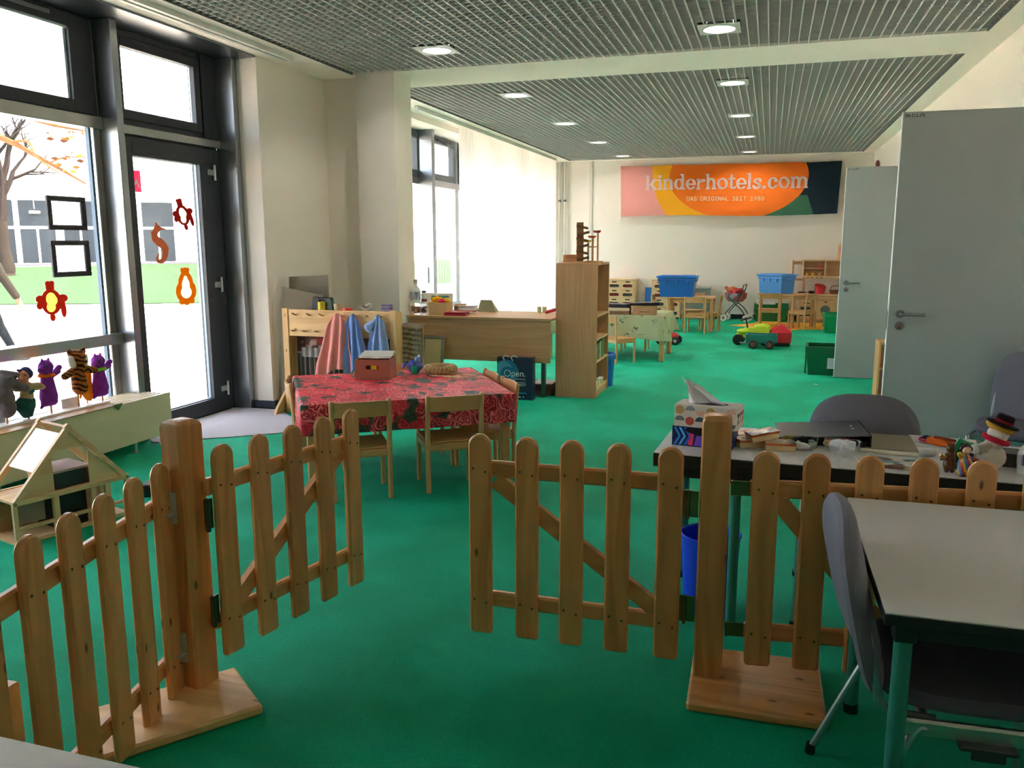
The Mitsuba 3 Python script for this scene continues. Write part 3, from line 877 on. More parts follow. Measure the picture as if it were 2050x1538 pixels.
p.add('cover', cat(bx(-0.108, 0.108, -0.078, 0.078, 0.012, 0.014), bx(-0.108, 0.108, -0.078, 0.078, 0, 0.002)), 'plastic', lambda V: np.where((np.sin(V[:, :1] * 60) * np.sin(V[:, 1:2] * 70) > 0.3), lin('#b9574a'), lin('#c9c9c2')))
p.add('clip', bx(-0.03, 0.03, -0.085, -0.06, 0.0, 0.004, 0.001), 'laminate', '#efe9dc')
spawn(p, 'picture_book', 'thin picture book lying on top of the small wooden box', 'book', at(x - 0.005, y + 0.040, zc + hb + 0.012, 12, rx=7))
x, y = rt(0.20, 0.44)
p = Proto()
p.add('', lumpy(ball((0, 0, 0.042), 0.05, 3, (1.15, 0.9, 0.85)), 0.028, 22, 3), 'fabric', lambda V: np.where(meshkit.noise(V * 45)[:, None] > 0.5, lin('#4d6bb0'), lin('#7a6fae')))
bod = p.parts[0][1]
p = Proto()
p.add('body', bod, '')
p.add('head', lumpy(ball((0.02, -0.01, 0.088), 0.022, 2), 0.008, 50), 'fabric', '#7fa0cf')
p.add('ball', ball((0.03, -0.005, 0.115), 0.010, 2), 'fabric', '#e8eef4')
p.add('felt', bx(-0.018, 0.018, -0.058, -0.050, 0.0, 0.05, 0.003), 'fabric', '#2bbf93')
for s in (-1, 1):
    p.add('tail', tube(smoothpath([(-0.04, 0, 0.05), (-0.075, 0.01 * s, 0.06), (-0.085, 0.03 * s, 0.03)]), 0.008, 7), 'fabric', '#5f7ac0')
spawn(p, 'yarn_animal', 'small blue yarn animal on the rose tablecloth', 'soft toy', at(x, y, zc, 20))
x, y = rt(0.36, 0.33)
a = np.arange(40) * 2 * PI / 40
wr = tube(np.stack([0.092 * np.cos(a), 0.092 * np.sin(a), 0.03 + 0 * a], 1), 0.028, 12, True)
V = jitter(np.array(wr.vertices), 0.007, 60)
wr = trimesh.Trimesh(V, wr.faces, process=False)
p = Proto()
p.add('ring', wr, 'matte', lambda V: lin('#a8854f') * (0.75 + 0.5 * meshkit.noise(V * np.array([220, 220, 40]))[:, None]), smooth=True)
aa = np.linspace(0, 26 * 2 * PI, 520)
p.add('winding', tube(np.stack([(0.092 + 0.030 * np.cos(aa)) * np.cos(aa / 26), (0.092 + 0.030 * np.cos(aa)) * np.sin(aa / 26), 0.031 + 0.030 * np.sin(aa)], 1), 0.0015, 4), 'matte', '#e5d9b2')
spawn(p, 'straw_wreath', 'round straw wreath lying on the rose tablecloth', 'wreath', at(x, y, zc, 0))
pts = [rt(0.44 + 0.10 * math.sin(i * 2.3) + 0.012 * i * math.cos(i), 0.20 + 0.12 * math.cos(i * 1.9) - 0.012 * i) for i in range(14)]
one('string', tube(smoothpath([(q[0], q[1], zc + 0.004 + 0.012 * abs(math.sin(i * 1.3))) for i, q in enumerate(pts)], 8), 0.0022, 5), 'matte', '#d8c493', 'loose pale jute string beside the straw wreath', 'string')
# ================================================================ desk, bookshelf and what stands on them
DZ = 0.775
p = Proto()
p.add('desktop', bx(-3.445, -1.955, 7.55, 8.30, DZ - 0.025, DZ, 0.002), 'oak', grain=0)
p.add('modesty_panel', bx(-3.42, -1.965, 7.565, 7.585, 0.345, DZ - 0.025, 0.002), 'oak', grain=0)
for x in (-3.38, -2.05):
    for y in (7.64, 8.22):
        p.add('leg', bx(x - 0.02, x + 0.02, y - 0.02, y + 0.02, 0, DZ - 0.025), 'metal', '#6d7073')
spawn(p, 'desk', 'long brown wooden desk between the pillar and the tall bookshelf', 'desk')

# clear bottles and boxes on the desk
def jar(w, d, h, contents, cap='#d8d8d4', seed=0):
    p = Proto()
    p.add('box', cat(bx(-w / 2, w / 2, -d / 2, d / 2, 0, 0.003), *[bx(a, b, c, e, 0.0, h) for a, b, c, e in ((-w / 2, -w / 2 + 0.002, -d / 2, d / 2), (w / 2 - 0.002, w / 2, -d / 2, d / 2), (-w / 2, w / 2, -d / 2, -d / 2 + 0.002), (-w / 2, w / 2, d / 2 - 0.002, d / 2))]), 'glass')
    r = np.random.default_rng(seed)
    for c, n, zt in contents:
        for i in range(n):
            q = [r.uniform(-w / 2 + 0.022, w / 2 - 0.022), r.uniform(-d / 2 + 0.022, d / 2 - 0.022), r.uniform(0.02, zt)]
            p.add('piece', move(bx(-0.016, 0.016, -0.008, 0.008, -0.005, 0.005, 0.002), *q, rx=r.uniform(0, 180), rz=r.uniform(0, 180)), 'matte', c)
    p.add('lid', bx(-w / 2 - 0.003, w / 2 + 0.003, -d / 2 - 0.003, d / 2 + 0.003, h, h + 0.012, 0.003), 'clearplastic')
    return p


spawn(jar(0.105, 0.11, 0.12, [('#c58a3e', 16, 0.08), ('#8a4a2c', 12, 0.07), ('#e2c08a', 8, 0.09)], seed=2), 'clear_box', 'clear plastic box of orange craft pieces at the left end of the desk', 'box', at(-3.385, 7.66, DZ))
spawn(jar(0.055, 0.11, 0.115, [('#5c3b33', 8, 0.06), ('#8d6c79', 8, 0.09)], seed=3), 'clear_box', 'narrow clear plastic box of brown pieces right of the orange craft pieces', 'box', at(-3.30, 7.66, DZ))
p = Proto()
p.add('body', lathe([(0, 0.0), (0.045, 0.0), (0.048, 0.01), (0.048, 0.10), (0.044, 0.125), (0.020, 0.155), (0.017, 0.185), (0.017, 0.19), (0, 0.19)], 24), 'clearplastic', smooth=40)
p.add('label', lathe([(0.0485, 0.02), (0.0490, 0.021), (0.0490, 0.095), (0.0485, 0.096)], 24), 'matte', lambda V: np.where((meshkit.noise(V * 70)[:, None] > 0.55), lin('#d9d9e0'), lin('#7d8090')))
p.add('cap', lathe([(0.019, 0.185), (0.019, 0.215), (0.017, 0.218), (0, 0.218)], 16), 'plastic', '#a9a39d')
spawn(p, 'glue_bottle', 'clear glue bottle with a grey label standing on the clear box on the desk', 'bottle', at(-3.39, 7.66, DZ + 0.133))
p = Proto()
p.add('body', lathe([(0, 0.0), (0.027, 0.0), (0.028, 0.085), (0.02, 0.095), (0, 0.095)], 20), 'clearplastic')
p.add('contents', lathe([(0.0283, 0.003), (0.0284, 0.03), (0.0283, 0.032)], 20), 'matte', '#7a3f3a')
p.add('cap', lathe([(0.021, 0.09), (0.021, 0.112), (0, 0.112)], 16), 'plastic', '#3c3a3a')
spawn(p, 'craft_jar', 'small clear jar with a dark cap beside the glue bottle on the desk', 'jar', at(-3.30, 7.66, DZ + 0.128))


def tray_box(w, d, h, col, t=0.004):
    return cat(bx(-w / 2, w / 2, -d / 2, d / 2, 0, t), bx(-w / 2, -w / 2 + t, -d / 2, d / 2, t, h), bx(w / 2 - t, w / 2, -d / 2, d / 2, t, h), bx(-w / 2 + t, w / 2 - t, -d / 2, -d / 2 + t, t, h), bx(-w / 2 + t, w / 2 - t, d / 2 - t, d / 2, t, h))


one('card_box', tray_box(0.19, 0.17, 0.125, None), 'matte', '#c9a977', 'beige cardboard box full of coloured pieces on the desk', 'box', at(-3.15, 7.72, DZ, 6))
for i, (dx, dy, dz, c, s, nm) in enumerate(((-0.03, 0, 0.145, '#f0b81c', 0.052, 'yellow felt shape on top of the beige box'), (0.045, 0.03, 0.135, '#e9c51e', 0.04, 'small yellow felt piece behind the pink one in the beige box'), (0.03, -0.04, 0.135, '#d8305e', 0.034, 'pink felt piece at the rim of the beige box'))):
    one('felt_piece', lumpy(ball((0, 0, 0), s, 3, (1.15, 0.9, 0.75)), s * 0.5, 30, i + 4), 'fabric', c, nm, 'craft piece', at(-3.15 + dx, 7.72 + dy, DZ + dz))
one('felt_filling', lumpy(bx(-0.085, 0.085, -0.075, 0.075, 0.005, 0.10, 0.01), 0.01, 30, 1), 'fabric', '#c04a4a', 'red craft scraps filling the beige cardboard box', 'craft scraps', at(-3.15, 7.72, DZ, 6))
one('red_folder', cat(bx(-0.115, 0.115, -0.08, 0.08, 0, 0.018, 0.008), bx(-0.11, 0.11, -0.078, 0.082, 0.02, 0.036, 0.007)), 'plastic', '#8e1a2a', 'dark red folders stacked at the desk edge', 'folder', at(-2.965, 7.70, DZ, 3))
p = Proto()
p.add('tub', cat(bx(-0.09, 0.09, -0.06, 0.06, 0, 0.07, 0.012)), 'clearplastic')
p.add('lid', bx(-0.095, 0.095, -0.064, 0.064, 0.07, 0.084, 0.005), 'clearplastic')
p.add('contents', bx(-0.092, 0.092, -0.062, 0.062, 0.012, 0.045, 0.01), 'matte', lambda V: np.tile(lin('#9c7f78'), (len(V), 1)))
spawn(p, 'clear_tub', 'clear lidded tub behind the dark red folders on the desk', 'box', at(-2.93, 7.93, DZ))
for i in range(4):
    one('card_pack', bx(-0.06, 0.06, -0.05, 0.05, 0, 0.022, 0.002), 'matte', ('#8d8a80', '#a2977f', '#6b7270', '#b9926d')[i], 'flat craft pack between beige box and clear tub, ' + ('bottom one', 'second from below', 'third from below', 'topmost')[i], 'pack', at(-3.02, 7.95, DZ + 0.0235 * i, 5 * i), group='stacked craft packs on the desk')
one('craft_bowl', lathe([(0, 0.0), (0.045, 0), (0.085, 0.06), (0.082, 0.06), (0.043, 0.006), (0, 0.006)], 24), 'plastic', '#e8e2cf', 'white bowl between the clear boxes and the beige box', 'bowl', at(-3.29, 7.97, DZ))
p = Proto()
p.add('box', bx(-0.15, 0.15, -0.01, 0.01, 0, 0.18, 0.002), 'matte', lambda V: lin('#e9e4dc') * np.ones((len(V), 1)))
p.add('print', cat(bx(-0.09, 0.11, -0.0125, -0.010, 0.10, 0.155)), 'matte', '#4d7f8e')
p.add('print', cat(bx(-0.13, 0.11, -0.0125, -0.010, 0.03, 0.09)), 'matte', '#d9a78a')
spawn(p, 'picture_card', 'white picture card standing at the back of the desk', 'card', at(-3.36, 8.22, DZ, 0))
one('felt_tent', hull([[-0.10, -0.05, 0], [0.10, -0.05, 0], [-0.10, 0.05, 0], [0.10, 0.05, 0], [-0.08, 0, 0.12], [0.04, 0, 0.12]]), 'fabric', '#8a8b70', 'grey green cloth bundle at the back of the desk', 'cloth', at(-2.80, 8.18, DZ))
one('candle', cyl((0, 0, 0), (0, 0, 0.06), 0.022, 16), 'matte', '#dde0b0', 'small pale candle on the desk near the bookshelf', 'candle', at(-2.25, 8.2, DZ))
one('candle', cyl((0, 0, 0), (0, 0, 0.06), 0.022, 16), 'matte', '#cfe0b0', 'small greenish candle on the desk near the bookshelf', 'candle', at(-2.20, 8.22, DZ))

# framed picture and blue bag in front of the desk
p = Proto()
fw, fh = 0.235, 0.60
p.add('frame', cat(bx(0, fw, 0, 0.02, fh - 0.03, fh, 0.004), bx(fw - 0.03, fw, 0, 0.02, 0, fh - 0.03, 0.004), bx(0, 0.03, 0, 0.02, 0, fh - 0.03, 0.004), bx(0.03, fw - 0.03, 0, 0.02, 0, 0.03, 0.004)), 'laminate', '#6d6a58')
p.add('picture', bx(0.03, fw - 0.03, 0.008, 0.012, 0.03, fh - 0.03), 'matte', '#a99b6c')
spawn(p, 'framed_board', 'olive framed board leaning on the desk panel beside the pillar', 'picture frame', at(-3.26, 7.38, 0, 0, rx=-13))

p = Proto()
bw, bh = 0.355, 0.405
mb = bx(-bw / 2, bw / 2, -0.055, 0.055, 0, bh, 0.004)


def bagcol(V):
    r = np.hypot(V[:, 0] + 0.09, V[:, 2] - 0.285)
    b = np.tile(lin('#10223c'), (len(V), 1))
    return b


p.add('body', cat(hull([[-bw / 2, -0.055, 0], [bw / 2, -0.055, 0], [-bw / 2, 0.055, 0], [bw / 2, 0.055, 0], [-bw / 2, -0.045, bh], [bw / 2, -0.045, bh], [-bw / 2, 0.045, bh], [bw / 2, 0.045, bh]])), 'plastic', '#10223c', smooth=False)
fy = -0.0575
disc = Point(-0.085, 0.26).buffer(0.125, 32).intersection(sbox(-bw / 2 + .002, 0, bw / 2, bh - 0.01))
p.add('print', move(upright(prism(disc, 0.0012)), 0, fy + 0.004, 0), 'plastic', '#1d7096', label='large blue disc print')
p.add('print', move(upright(prism(Point(-0.11, 0.285).buffer(0.085, 32).difference(Point(-0.07, 0.25).buffer(0.07)).intersection(sbox(-bw / 2 + .002, 0, bw / 2, bh)), 0.0012)), 0, fy + 0.0028, 0), 'plastic', '#4f9bb4')
p.add('print', move(upright(prism(Point(-0.085, 0.26).buffer(0.125, 32).difference(Point(-0.085, 0.285).buffer(0.125, 32)).intersection(sbox(-bw / 2 + .002, 0, bw / 2, bh)), 0.0012)), 0, fy + 0.0026, 0), 'plastic', '#123f66')
WH = '#e6eef2'


def label_text(p, s, h, x, z, col=WH, name='lettering', bold=False):
    t = meshkit.text_mesh(s, h, 0.001, bold)
    p.add(name, move(upright(t), x, fy + 0.0005, z), 'matte', col, smooth=False)


p.add('lettering', move(upright(prism(Point(-0.072, 0.255).buffer(0.033, 24).difference(Point(-0.072, 0.255).buffer(0.027, 24)), 0.001)), 0, fy + 0.0005, 0), 'matte', WH)
label_text(p, 'pen.', 0.052, -0.035, 0.228)
label_text(p, 'Open Minded Payment Systems', 0.010, -0.10, 0.197)
label_text(p, 'for any budget', 0.010, 0.015, 0.165)
label_text(p, 'for any industry', 0.010, 0.012, 0.150)
label_text(p, 'for any size', 0.010, 0.025, 0.135)
label_text(p, 'SCHEMA', 0.014, -0.02, 0.022)
p.add('print', move(upright(prism(Polygon([(0.07, 0.02), (0.085, 0.04), (0.10, 0.02), (0.085, 0.027)]), 0.001)), 0, fy + 0.0005, 0), 'matte', '#4fb3c9')
p.add('print', move(upright(prism(sbox(0.03, 0.06, 0.115, 0.072), 0.001)), 0, fy + 0.0012, 0), 'matte', '#1d6f93')
for x0 in (-0.10, -0.02):
    p.add('cord', tube(smoothpath([(x0, -0.052, bh - 0.03), (x0 - 0.012, -0.062, bh + 0.005), (x0 + 0.015, -0.05, bh + 0.018), (x0 + 0.04, -0.035, bh + 0.004)], 6), 0.004, 7), 'matte', '#f0efe6', label='white cord handle')
spawn(p, 'paper_bag', 'dark blue carrier bag with a light blue disc and the word Open', 'bag', at(-2.285, 7.585 - 0.09, 0, 2))
p = Proto()
p.add('tray', tray_box(0.26, 0.28, 0.05, None), 'plastic', '#4b2b2a')
p.add('papers', bx(-0.11, 0.09, -0.11, 0.12, 0.045, 0.058, 0.002), 'matte', '#e4e0da')
spawn(p, 'paper_tray', 'dark tray with white papers on the floor between blue bag and bookshelf', 'tray', at(-2.05 - 0.04, 7.86, 0.06))
one('shoe_box', bx(-0.13, 0.09, -0.14, 0.14, 0, 0.059, 0.004), 'matte', '#6a5238', 'brown box under the paper tray below the desk', 'box', at(-2.085, 7.87, 0))

# tall bookshelf, open to the right
X0, X1, Y0, Y1, ZT = -1.948, -1.545, 7.70, 8.30, 1.295
p = Proto()
p.add('side_panel', bx(X0, X1, Y0, Y0 + 0.02, 0, ZT, 0.0015), 'oak', grain=2)
p.add('side_panel', bx(X0, X1, Y1 - 0.02, Y1, 0, ZT, 0.0015), 'oak', grain=2)
p.add('back_panel', bx(X0, X0 + 0.012, Y0 + 0.02, Y1 - 0.02, 0, ZT - 0.02), 'oak', grain=2)
p.add('top_panel', bx(X0, X1, Y0 + 0.02, Y1 - 0.02, ZT - 0.02, ZT), 'oak', grain=1)
SH = (0.09, 0.36, 0.575, 0.80)
for z in SH:
    p.add('shelf', bx(X0 + 0.012, X1 - 0.004, Y0 + 0.02, Y1 - 0.02, z - 0.018, z), 'birch', grain=1)
p.add('plinth', bx(X1 - 0.03, X1 - 0.012, Y0 + 0.02, Y1 - 0.02, 0, 0.072), 'oak', grain=1)
spawn(p, 'bookshelf', 'tall brown bookshelf seen from its closed side, open to the right', 'bookshelf')
one('grey_shoe', lumpy(hull([[0, -0.04, 0], [0, 0.04, 0], [0.0, -0.03, 0.10], [0, 0.03, 0.10], [0.07, -0.03, 0.09], [0.22, -0.045, 0.0], [0.22, 0.04, 0.0], [0.2, 0.0, 0.05]]).subdivide().subdivide(), 0.01, 15), 'fabric', '#9a9a98', 'grey cloth bundle on the upper board of the tall bookshelf', 'cloth bundle', at(-1.80, 7.86, SH[3] + 0.004, 10))
rb = np.random.default_rng(4)
BON = ('first', 'second', 'third', 'fourth', 'fifth', 'sixth', 'seventh', 'eighth', 'ninth', 'tenth', 'eleventh', 'twelfth', 'thirteenth', 'fourteenth', 'fifteenth', 'sixteenth', 'seventeenth', 'eighteenth')
BCN = ('green', 'light green', 'dark green', 'red', 'grey blue', 'pale yellow', 'deep green', 'olive')
y = Y0 + 0.035
bcols = ['#3f6b3a', '#7d9a3c', '#274c35', '#8a3b30', '#4b6b7a', '#c0b06a', '#35543c', '#6b7d3a']
i = 0
while y < Y1 - 0.16:
    t = rb.uniform(0.022, 0.045)
    h = rb.uniform(0.15, 0.19)
    p = Proto()
    p.add('cover', cat(bx(-0.15, 0.0, 0, 0.002, 0, h), bx(-0.15, 0, t - 0.002, t, 0, h), bx(-0.003, 0, 0.002, t - 0.002, 0, h)), 'plastic', bcols[i % 8])
    p.add('pages', bx(-0.148, -0.004, 0.002, t - 0.002, 0.003, h - 0.003), 'matte', '#e6dfcf')
    spawn(p, 'book', f'{BCN[i % 8]} book, {BON[i]} from the front among the upright books of the tall bookshelf', 'book', at(X1 - 0.015, y, SH[1]), group='upright books on the third board of the tall bookshelf')
    y += t + 0.002
    i += 1
for k, (yy, w, h, c, l) in enumerate(((7.76, 0.10, 0.055, '#d9d2a2', 'pale yellow box in front on the lowest board'), (7.90, 0.12, 0.075, '#cfcabc', 'pale box in the middle of the lowest board'), (8.05, 0.12, 0.05, '#a8b56a', 'greenish box at the far end of the lowest board'))):
    q = Proto()
    q.add('box', bx(-0.10, 0, 0, w, 0, h, 0.003), 'matte', c)
    q.add('lid', bx(-0.102, 0.002, -0.002, w + 0.002, h - 0.012, h + 0.002, 0.002), 'matte', '#e7e2d5')
    spawn(q, 'small_box', l + ' of the tall bookshelf', 'box', at(X1 - 0.02, yy, SH[0]))
one('small_box', bx(-0.10, 0, 0, 0.16, 0, 0.07, 0.003), 'matte', '#5a5348', 'dark box stacked on the pale box on the lowest board of the tall bookshelf', 'box', at(X1 - 0.03, 7.89, SH[0] + 0.079))

# on the bookshelf: zigzag tower, cup steps, box
p = Proto()
p.add('base', bx(-0.11, 0.02, -0.06, 0.06, 0, 0.012, 0.002), 'beech')
p.add('post', bx(-0.085, -0.02, -0.012, 0.012, 0.012, 0.385, 0.003), 'matte', '#7d5a38')
for k in range(6):
    z = 0.35 - k * 0.06
    s = 1 if k % 2 == 0 else -1
    m = hull([[-0.10, -0.015, z + 0.012 * s], [0.010, -0.015, z - 0.012 * s], [-0.10, 0.015, z + 0.012 * s], [0.010, 0.015, z - 0.012 * s], [-0.10, -0.015, z + 0.012 * s - 0.026], [0.010, -0.015, z - 0.012 * s - 0.022], [-0.10, 0.015, z + 0.012 * s - 0.026], [0.010, 0.015, z - 0.012 * s - 0.022]])
    p.add('ramp', move(m, 0.02 + 0.012 * (k % 2), -0.028, 0), 'matte', '#5e4328')
spawn(p, 'marble_tower', 'brown wooden zigzag marble tower on top of the bookshelf', 'toy', at(-1.72, 7.95, ZT))
p = Proto()
p.add('base', bx(-0.10, 0.07, -0.04, 0.04, 0, 0.016, 0.003), 'beech')
p.add('crossbar', bx(-0.075, 0.03, -0.008, 0.008, 0.145, 0.157), 'beech')
for k, (x, h, c) in enumerate(((0.025, 0.285, '#9c2a2a'), (-0.025, 0.235, '#c4622e'), (-0.07, 0.195, '#c3bd3a'))):
    p.add('post', cat(bx(x - 0.008, x + 0.008, -0.008, 0.008, 0.016, h)), 'beech')
    p.add('cup', lathe([(0, h), (0.03, h), (0.043, h + 0.022), (0.036, h + 0.022), (0.02, h + 0.006), (0, h + 0.006)], 20, (x - 0.01, 0, 0)), 'plastic', c)
spawn(p, 'cup_steps', 'wooden toy stand with red, orange and yellow cups on the bookshelf', 'toy', at(-1.63, 7.99, ZT))
p = Proto()
p.add('carton', tray_box(0.15, 0.20, 0.072, None, 0.004), 'matte', '#b5835c')
p.add('flap', bx(-0.05, 0.05, -0.102, -0.099, 0.04, 0.072), 'matte', '#9f7049')
spawn(p, 'carton', 'small brown carton on top of the bookshelf', 'box', at(-1.87, 8.08, ZT))
one('toy_block', bx(-0.02, 0.02, -0.02, 0.02, 0, 0.04, 0.004), 'plastic', '#1f7a4c', 'green toy block behind the zigzag marble tower on the bookshelf', 'toy', at(-1.845, 8.23, ZT + 0.0))
one('toy_block', bx(-0.02, 0.02, -0.02, 0.02, 0, 0.05, 0.004), 'plastic', '#1f8a5c', 'green toy block on the desk beside the bookshelf', 'toy', at(-2.02, 8.2, DZ))
one('red_pencil_case', move(cyl((-0.07, 0, 0.02), (0.05, 0, 0.055), 0.016, 12), 0, 0, 0), 'plastic', '#c0303a', 'red pencil case on the desk beside the bookshelf', 'pencil case', at(-2.06, 8.0, DZ + 0.001))

# blue swing bin beside the shelf
p = Proto()
p.add('body', lathe([(0, 0), (0.105, 0), (0.125, 0.29), (0.12, 0.29), (0.10, 0.006), (0, 0.006)], 32), 'plastic', '#1f5fae')
p.add('rim', lathe([(0.12, 0.285), (0.137, 0.285), (0.139, 0.33), (0.125, 0.345), (0.12, 0.345), (0.12, 0.285)], 32), 'plastic', '#2568b8')
spawn(p, 'waste_bin', 'blue plastic bin on the floor beside the tall bookshelf', 'bin', at(-1.63, 8.47, 0))

# ================================================================ far room
# --- table with the pale green cloth
GX0, GX1, GY0, GY1, GZ = -2.75, -1.22, 10.37, 11.25, 0.575
p = Proto()
p.add('tabletop', bx(GX0, GX1, GY0, GY1, GZ - 0.025, GZ, 0.003), 'beech')
for x in (GX0 + 0.04, GX1 - 0.035):
    for y in (GY0 + 0.035, GY1 - 0.035):
        p.add('leg', bx(x - 0.03, x + 0.03, y - 0.03, y + 0.03, 0, GZ - 0.025, 0.006), 'beech')
p.add('apron', frame_xy(GX0 + 0.06, GX1 - 0.06, GY0 + 0.05, GY1 - 0.05, 0.02, GZ - 0.09, GZ - 0.025), 'beech')
spawn(p, 'kids_table', 'wooden play table under the pale green cloth', 'table')


def sprigs(p, n, uv):
    u, v = uv.x, uv.y
    f, s, k = mikit.voronoi(u * 7.5, v * 7.5)
    w = mikit.noise(u * 42, v * 42, 2.0)
    m = (1 - mikit.smoothstep(0.22, 0.28, f)) * (1 - mikit.smoothstep(0.05, 0.09, dr.abs(w - 0.5))) * mikit.smoothstep(0.15, 0.2, k)
    c = mikit.mix(lin('#96a07c').tolist(), lin('#a8ae8a').tolist(), mikit.noise(u * 3, v * 3, 1.0))
    return mikit.mix(c, lin('#2f5a44').tolist(), m)


mat('sprigs', base_color=mikit.proc(sprigs), roughness=0.9, specular=0.1, two=True)
V, F, UV = tablecloth((GX1 - GX0) / 2, (GY1 - GY0) / 2, GZ + 0.002, lambda t: 0.25 + 0.06 * max(0, 1 - abs(t - 0.25) * 8), 40, 0.012, 0.02, 1.3, corner=0.09)
p = Proto()
p.parts = [('', mikit.ply((V, F), 'bsdf_sprigs', smooth=True, uv=UV))]
spawn(p, 'tablecloth', 'pale green tablecloth with dark leaf sprigs on the table behind the bookshelf', 'tablecloth', at((GX0 + GX1) / 2, (GY0 + GY1) / 2, 0))
a = math.radians(-50)


def rear_right_chair(px, py, rz, label):
    a = math.radians(rz)
    spawn(kc, 'kids_chair', label, 'chair', at(px - 0.165 * math.cos(a) - 0.15 * math.sin(a), py - 0.165 * math.sin(a) + 0.15 * math.cos(a), 0, rz))


rear_right_chair(-1.755, 9.98, -38, 'small wooden chair in front of the table with the pale green cloth, nearest the bookshelf')
spawn(kc, 'kids_chair', 'small wooden chair at the far side of the table with the pale green cloth', 'chair', at(-1.75, 11.42, 0, 180))
# boxes on it
GT = GZ + 0.004


def carton(w, d, h, c, name, label, M, lid=None):
    p = Proto()
    p.add('body', bx(-w / 2, w / 2, -d / 2, d / 2, 0, h, 0.002), 'matte', c)
    if lid:
        p.add('lid', bx(-w / 2 - 0.004, w / 2 + 0.004, -d / 2 - 0.004, d / 2 + 0.004, h - 0.03, h + 0.006, 0.003), 'matte', lid)
    p.add('lettering', move(upright(prism(sbox(-0.06, h * 0.3, 0.06, h * 0.36), 0.001)), 0, -d / 2 - 0.0005, 0), 'matte', '#4a3a2a')
    return spawn(p, name, label, 'box', M)


carton(0.30, 0.24, 0.115, '#9a7a58', 'carton', 'brown carton on the pale green cloth under the black lid', at(-1.50, 10.56, GT, 6))
one('black_tray', cat(bx(-0.20, 0.20, -0.13, 0.13, 0, 0.022, 0.004), bx(-0.19, 0.19, -0.12, 0.12, 0.022, 0.03, 0.004)), 'plastic', '#16181a', 'flat black lid on top of the brown carton', 'lid', at(-1.51, 10.57, GT + 0.118, 6, ry=-2))
carton(0.25, 0.22, 0.075, '#7a5a43', 'carton', 'low dark brown carton left of the brown carton on the pale green cloth', at(-1.81, 10.53, GT, 3), '#c9b49a')
one('paper_bag', lumpy(bx(-0.13, 0.13, -0.08, 0.08, 0, 0.085, 0.03).subdivide().subdivide().subdivide(), 0.012, 20), 'matte', '#d2cdc6', 'crumpled white bag on the pale green cloth beside the cartons', 'bag', at(-2.12, 10.55, GT, 0))
one('black_binder', bx(-0.14, 0.14, -0.10, 0.10, 0, 0.045, 0.006), 'plastic', '#20242a', 'black binder lying on the low dark carton', 'binder', at(-1.84, 10.56, GT + 0.083, -6))
one('white_binder', bx(-0.09, 0.09, -0.09, 0.09, 0, 0.05, 0.004), 'plastic', '#c9ccce', 'white binder behind the low dark carton on the pale green cloth', 'binder', at(-1.80, 10.86, GT, 20))
# red toy car under the table
p = Proto()
p.add('body', lumpy(bx(-0.20, 0.12, -0.10, 0.10, 0.06, 0.17, 0.04).subdivide().subdivide(), 0.006, 10), 'plastic', '#c23a36')
for x in (-0.12, 0.10):
    for s in (-1, 1):
        p.add('wheel', lathe([(0, -0.018), (0.045, -0.02), (0.06, -0.012), (0.06, 0.012), (0.045, 0.02), (0, 0.018)], 24, (x, s * 0.115, 0.06), (0, 1, 0)), 'plastic', '#1d1d1f')
        p.add('hub', lathe([(0, 0), (0.028, 0), (0.022, 0.006), (0, 0.008)], 20, (x, s * 0.115 + s * 0.018, 0.06), (0, s, 0)), 'plastic', '#9a9a9a')
spawn(p, 'toy_car', 'red toy car with black wheels under the end of the pale green cloth', 'toy car', at(-1.36, 12.25, 0, -4))

# --- drawer cabinets by the back wall
def drawer_cabinet(label, x, M):
    p = Proto()
    W, H, Dp = 0.56, 0.76, 0.34
    p.add('body', cat(bx(0, W, 0.012, Dp, 0.03, 0.05), bx(0, 0.015, 0.012, Dp, 0, H), bx(W - 0.015, W, 0.012, Dp, 0, H), bx(0, W, 0.0, Dp, H - 0.016, H, 0.002), bx(0.015, W - 0.015, Dp - 0.01, Dp, 0.05, H - 0.016), bx(W / 2 - 0.008, W / 2 + 0.008, 0.012, Dp - 0.01, 0.05, H - 0.016)), 'birch', grain=2)
    for c in range(2):
        for r in range(4):
            x0 = 0.017 + c * 0.265
            z0 = 0.052 + r * 0.173
            w, h = 0.26, 0.168
            f = sbox(0, 0, w, h)
            f = f.difference(LineString([(w / 2 - 0.035, h * 0.80), (w / 2 + 0.035, h * 0.80)]).buffer(0.012)).difference(LineString([(w / 2 - 0.065, h * 0.35), (w / 2 + 0.065, h * 0.35)]).buffer(0.03))
            k = p.add('drawer', move(upright(prism(f, 0.012)), x0, 0.012, z0), 'birch', grain=0)
            p.add('inside', bx(x0 + 0.01, x0 + w - 0.01, 0.02, 0.03, z0 + 0.01, z0 + h - 0.005), 'matte', ('#6e2c2c', '#3c3c40', '#6e2c2c', '#4a4440')[(r + c) % 4], under=k)
    spawn(p, 'drawer_cabinet', label, 'cabinet', M)


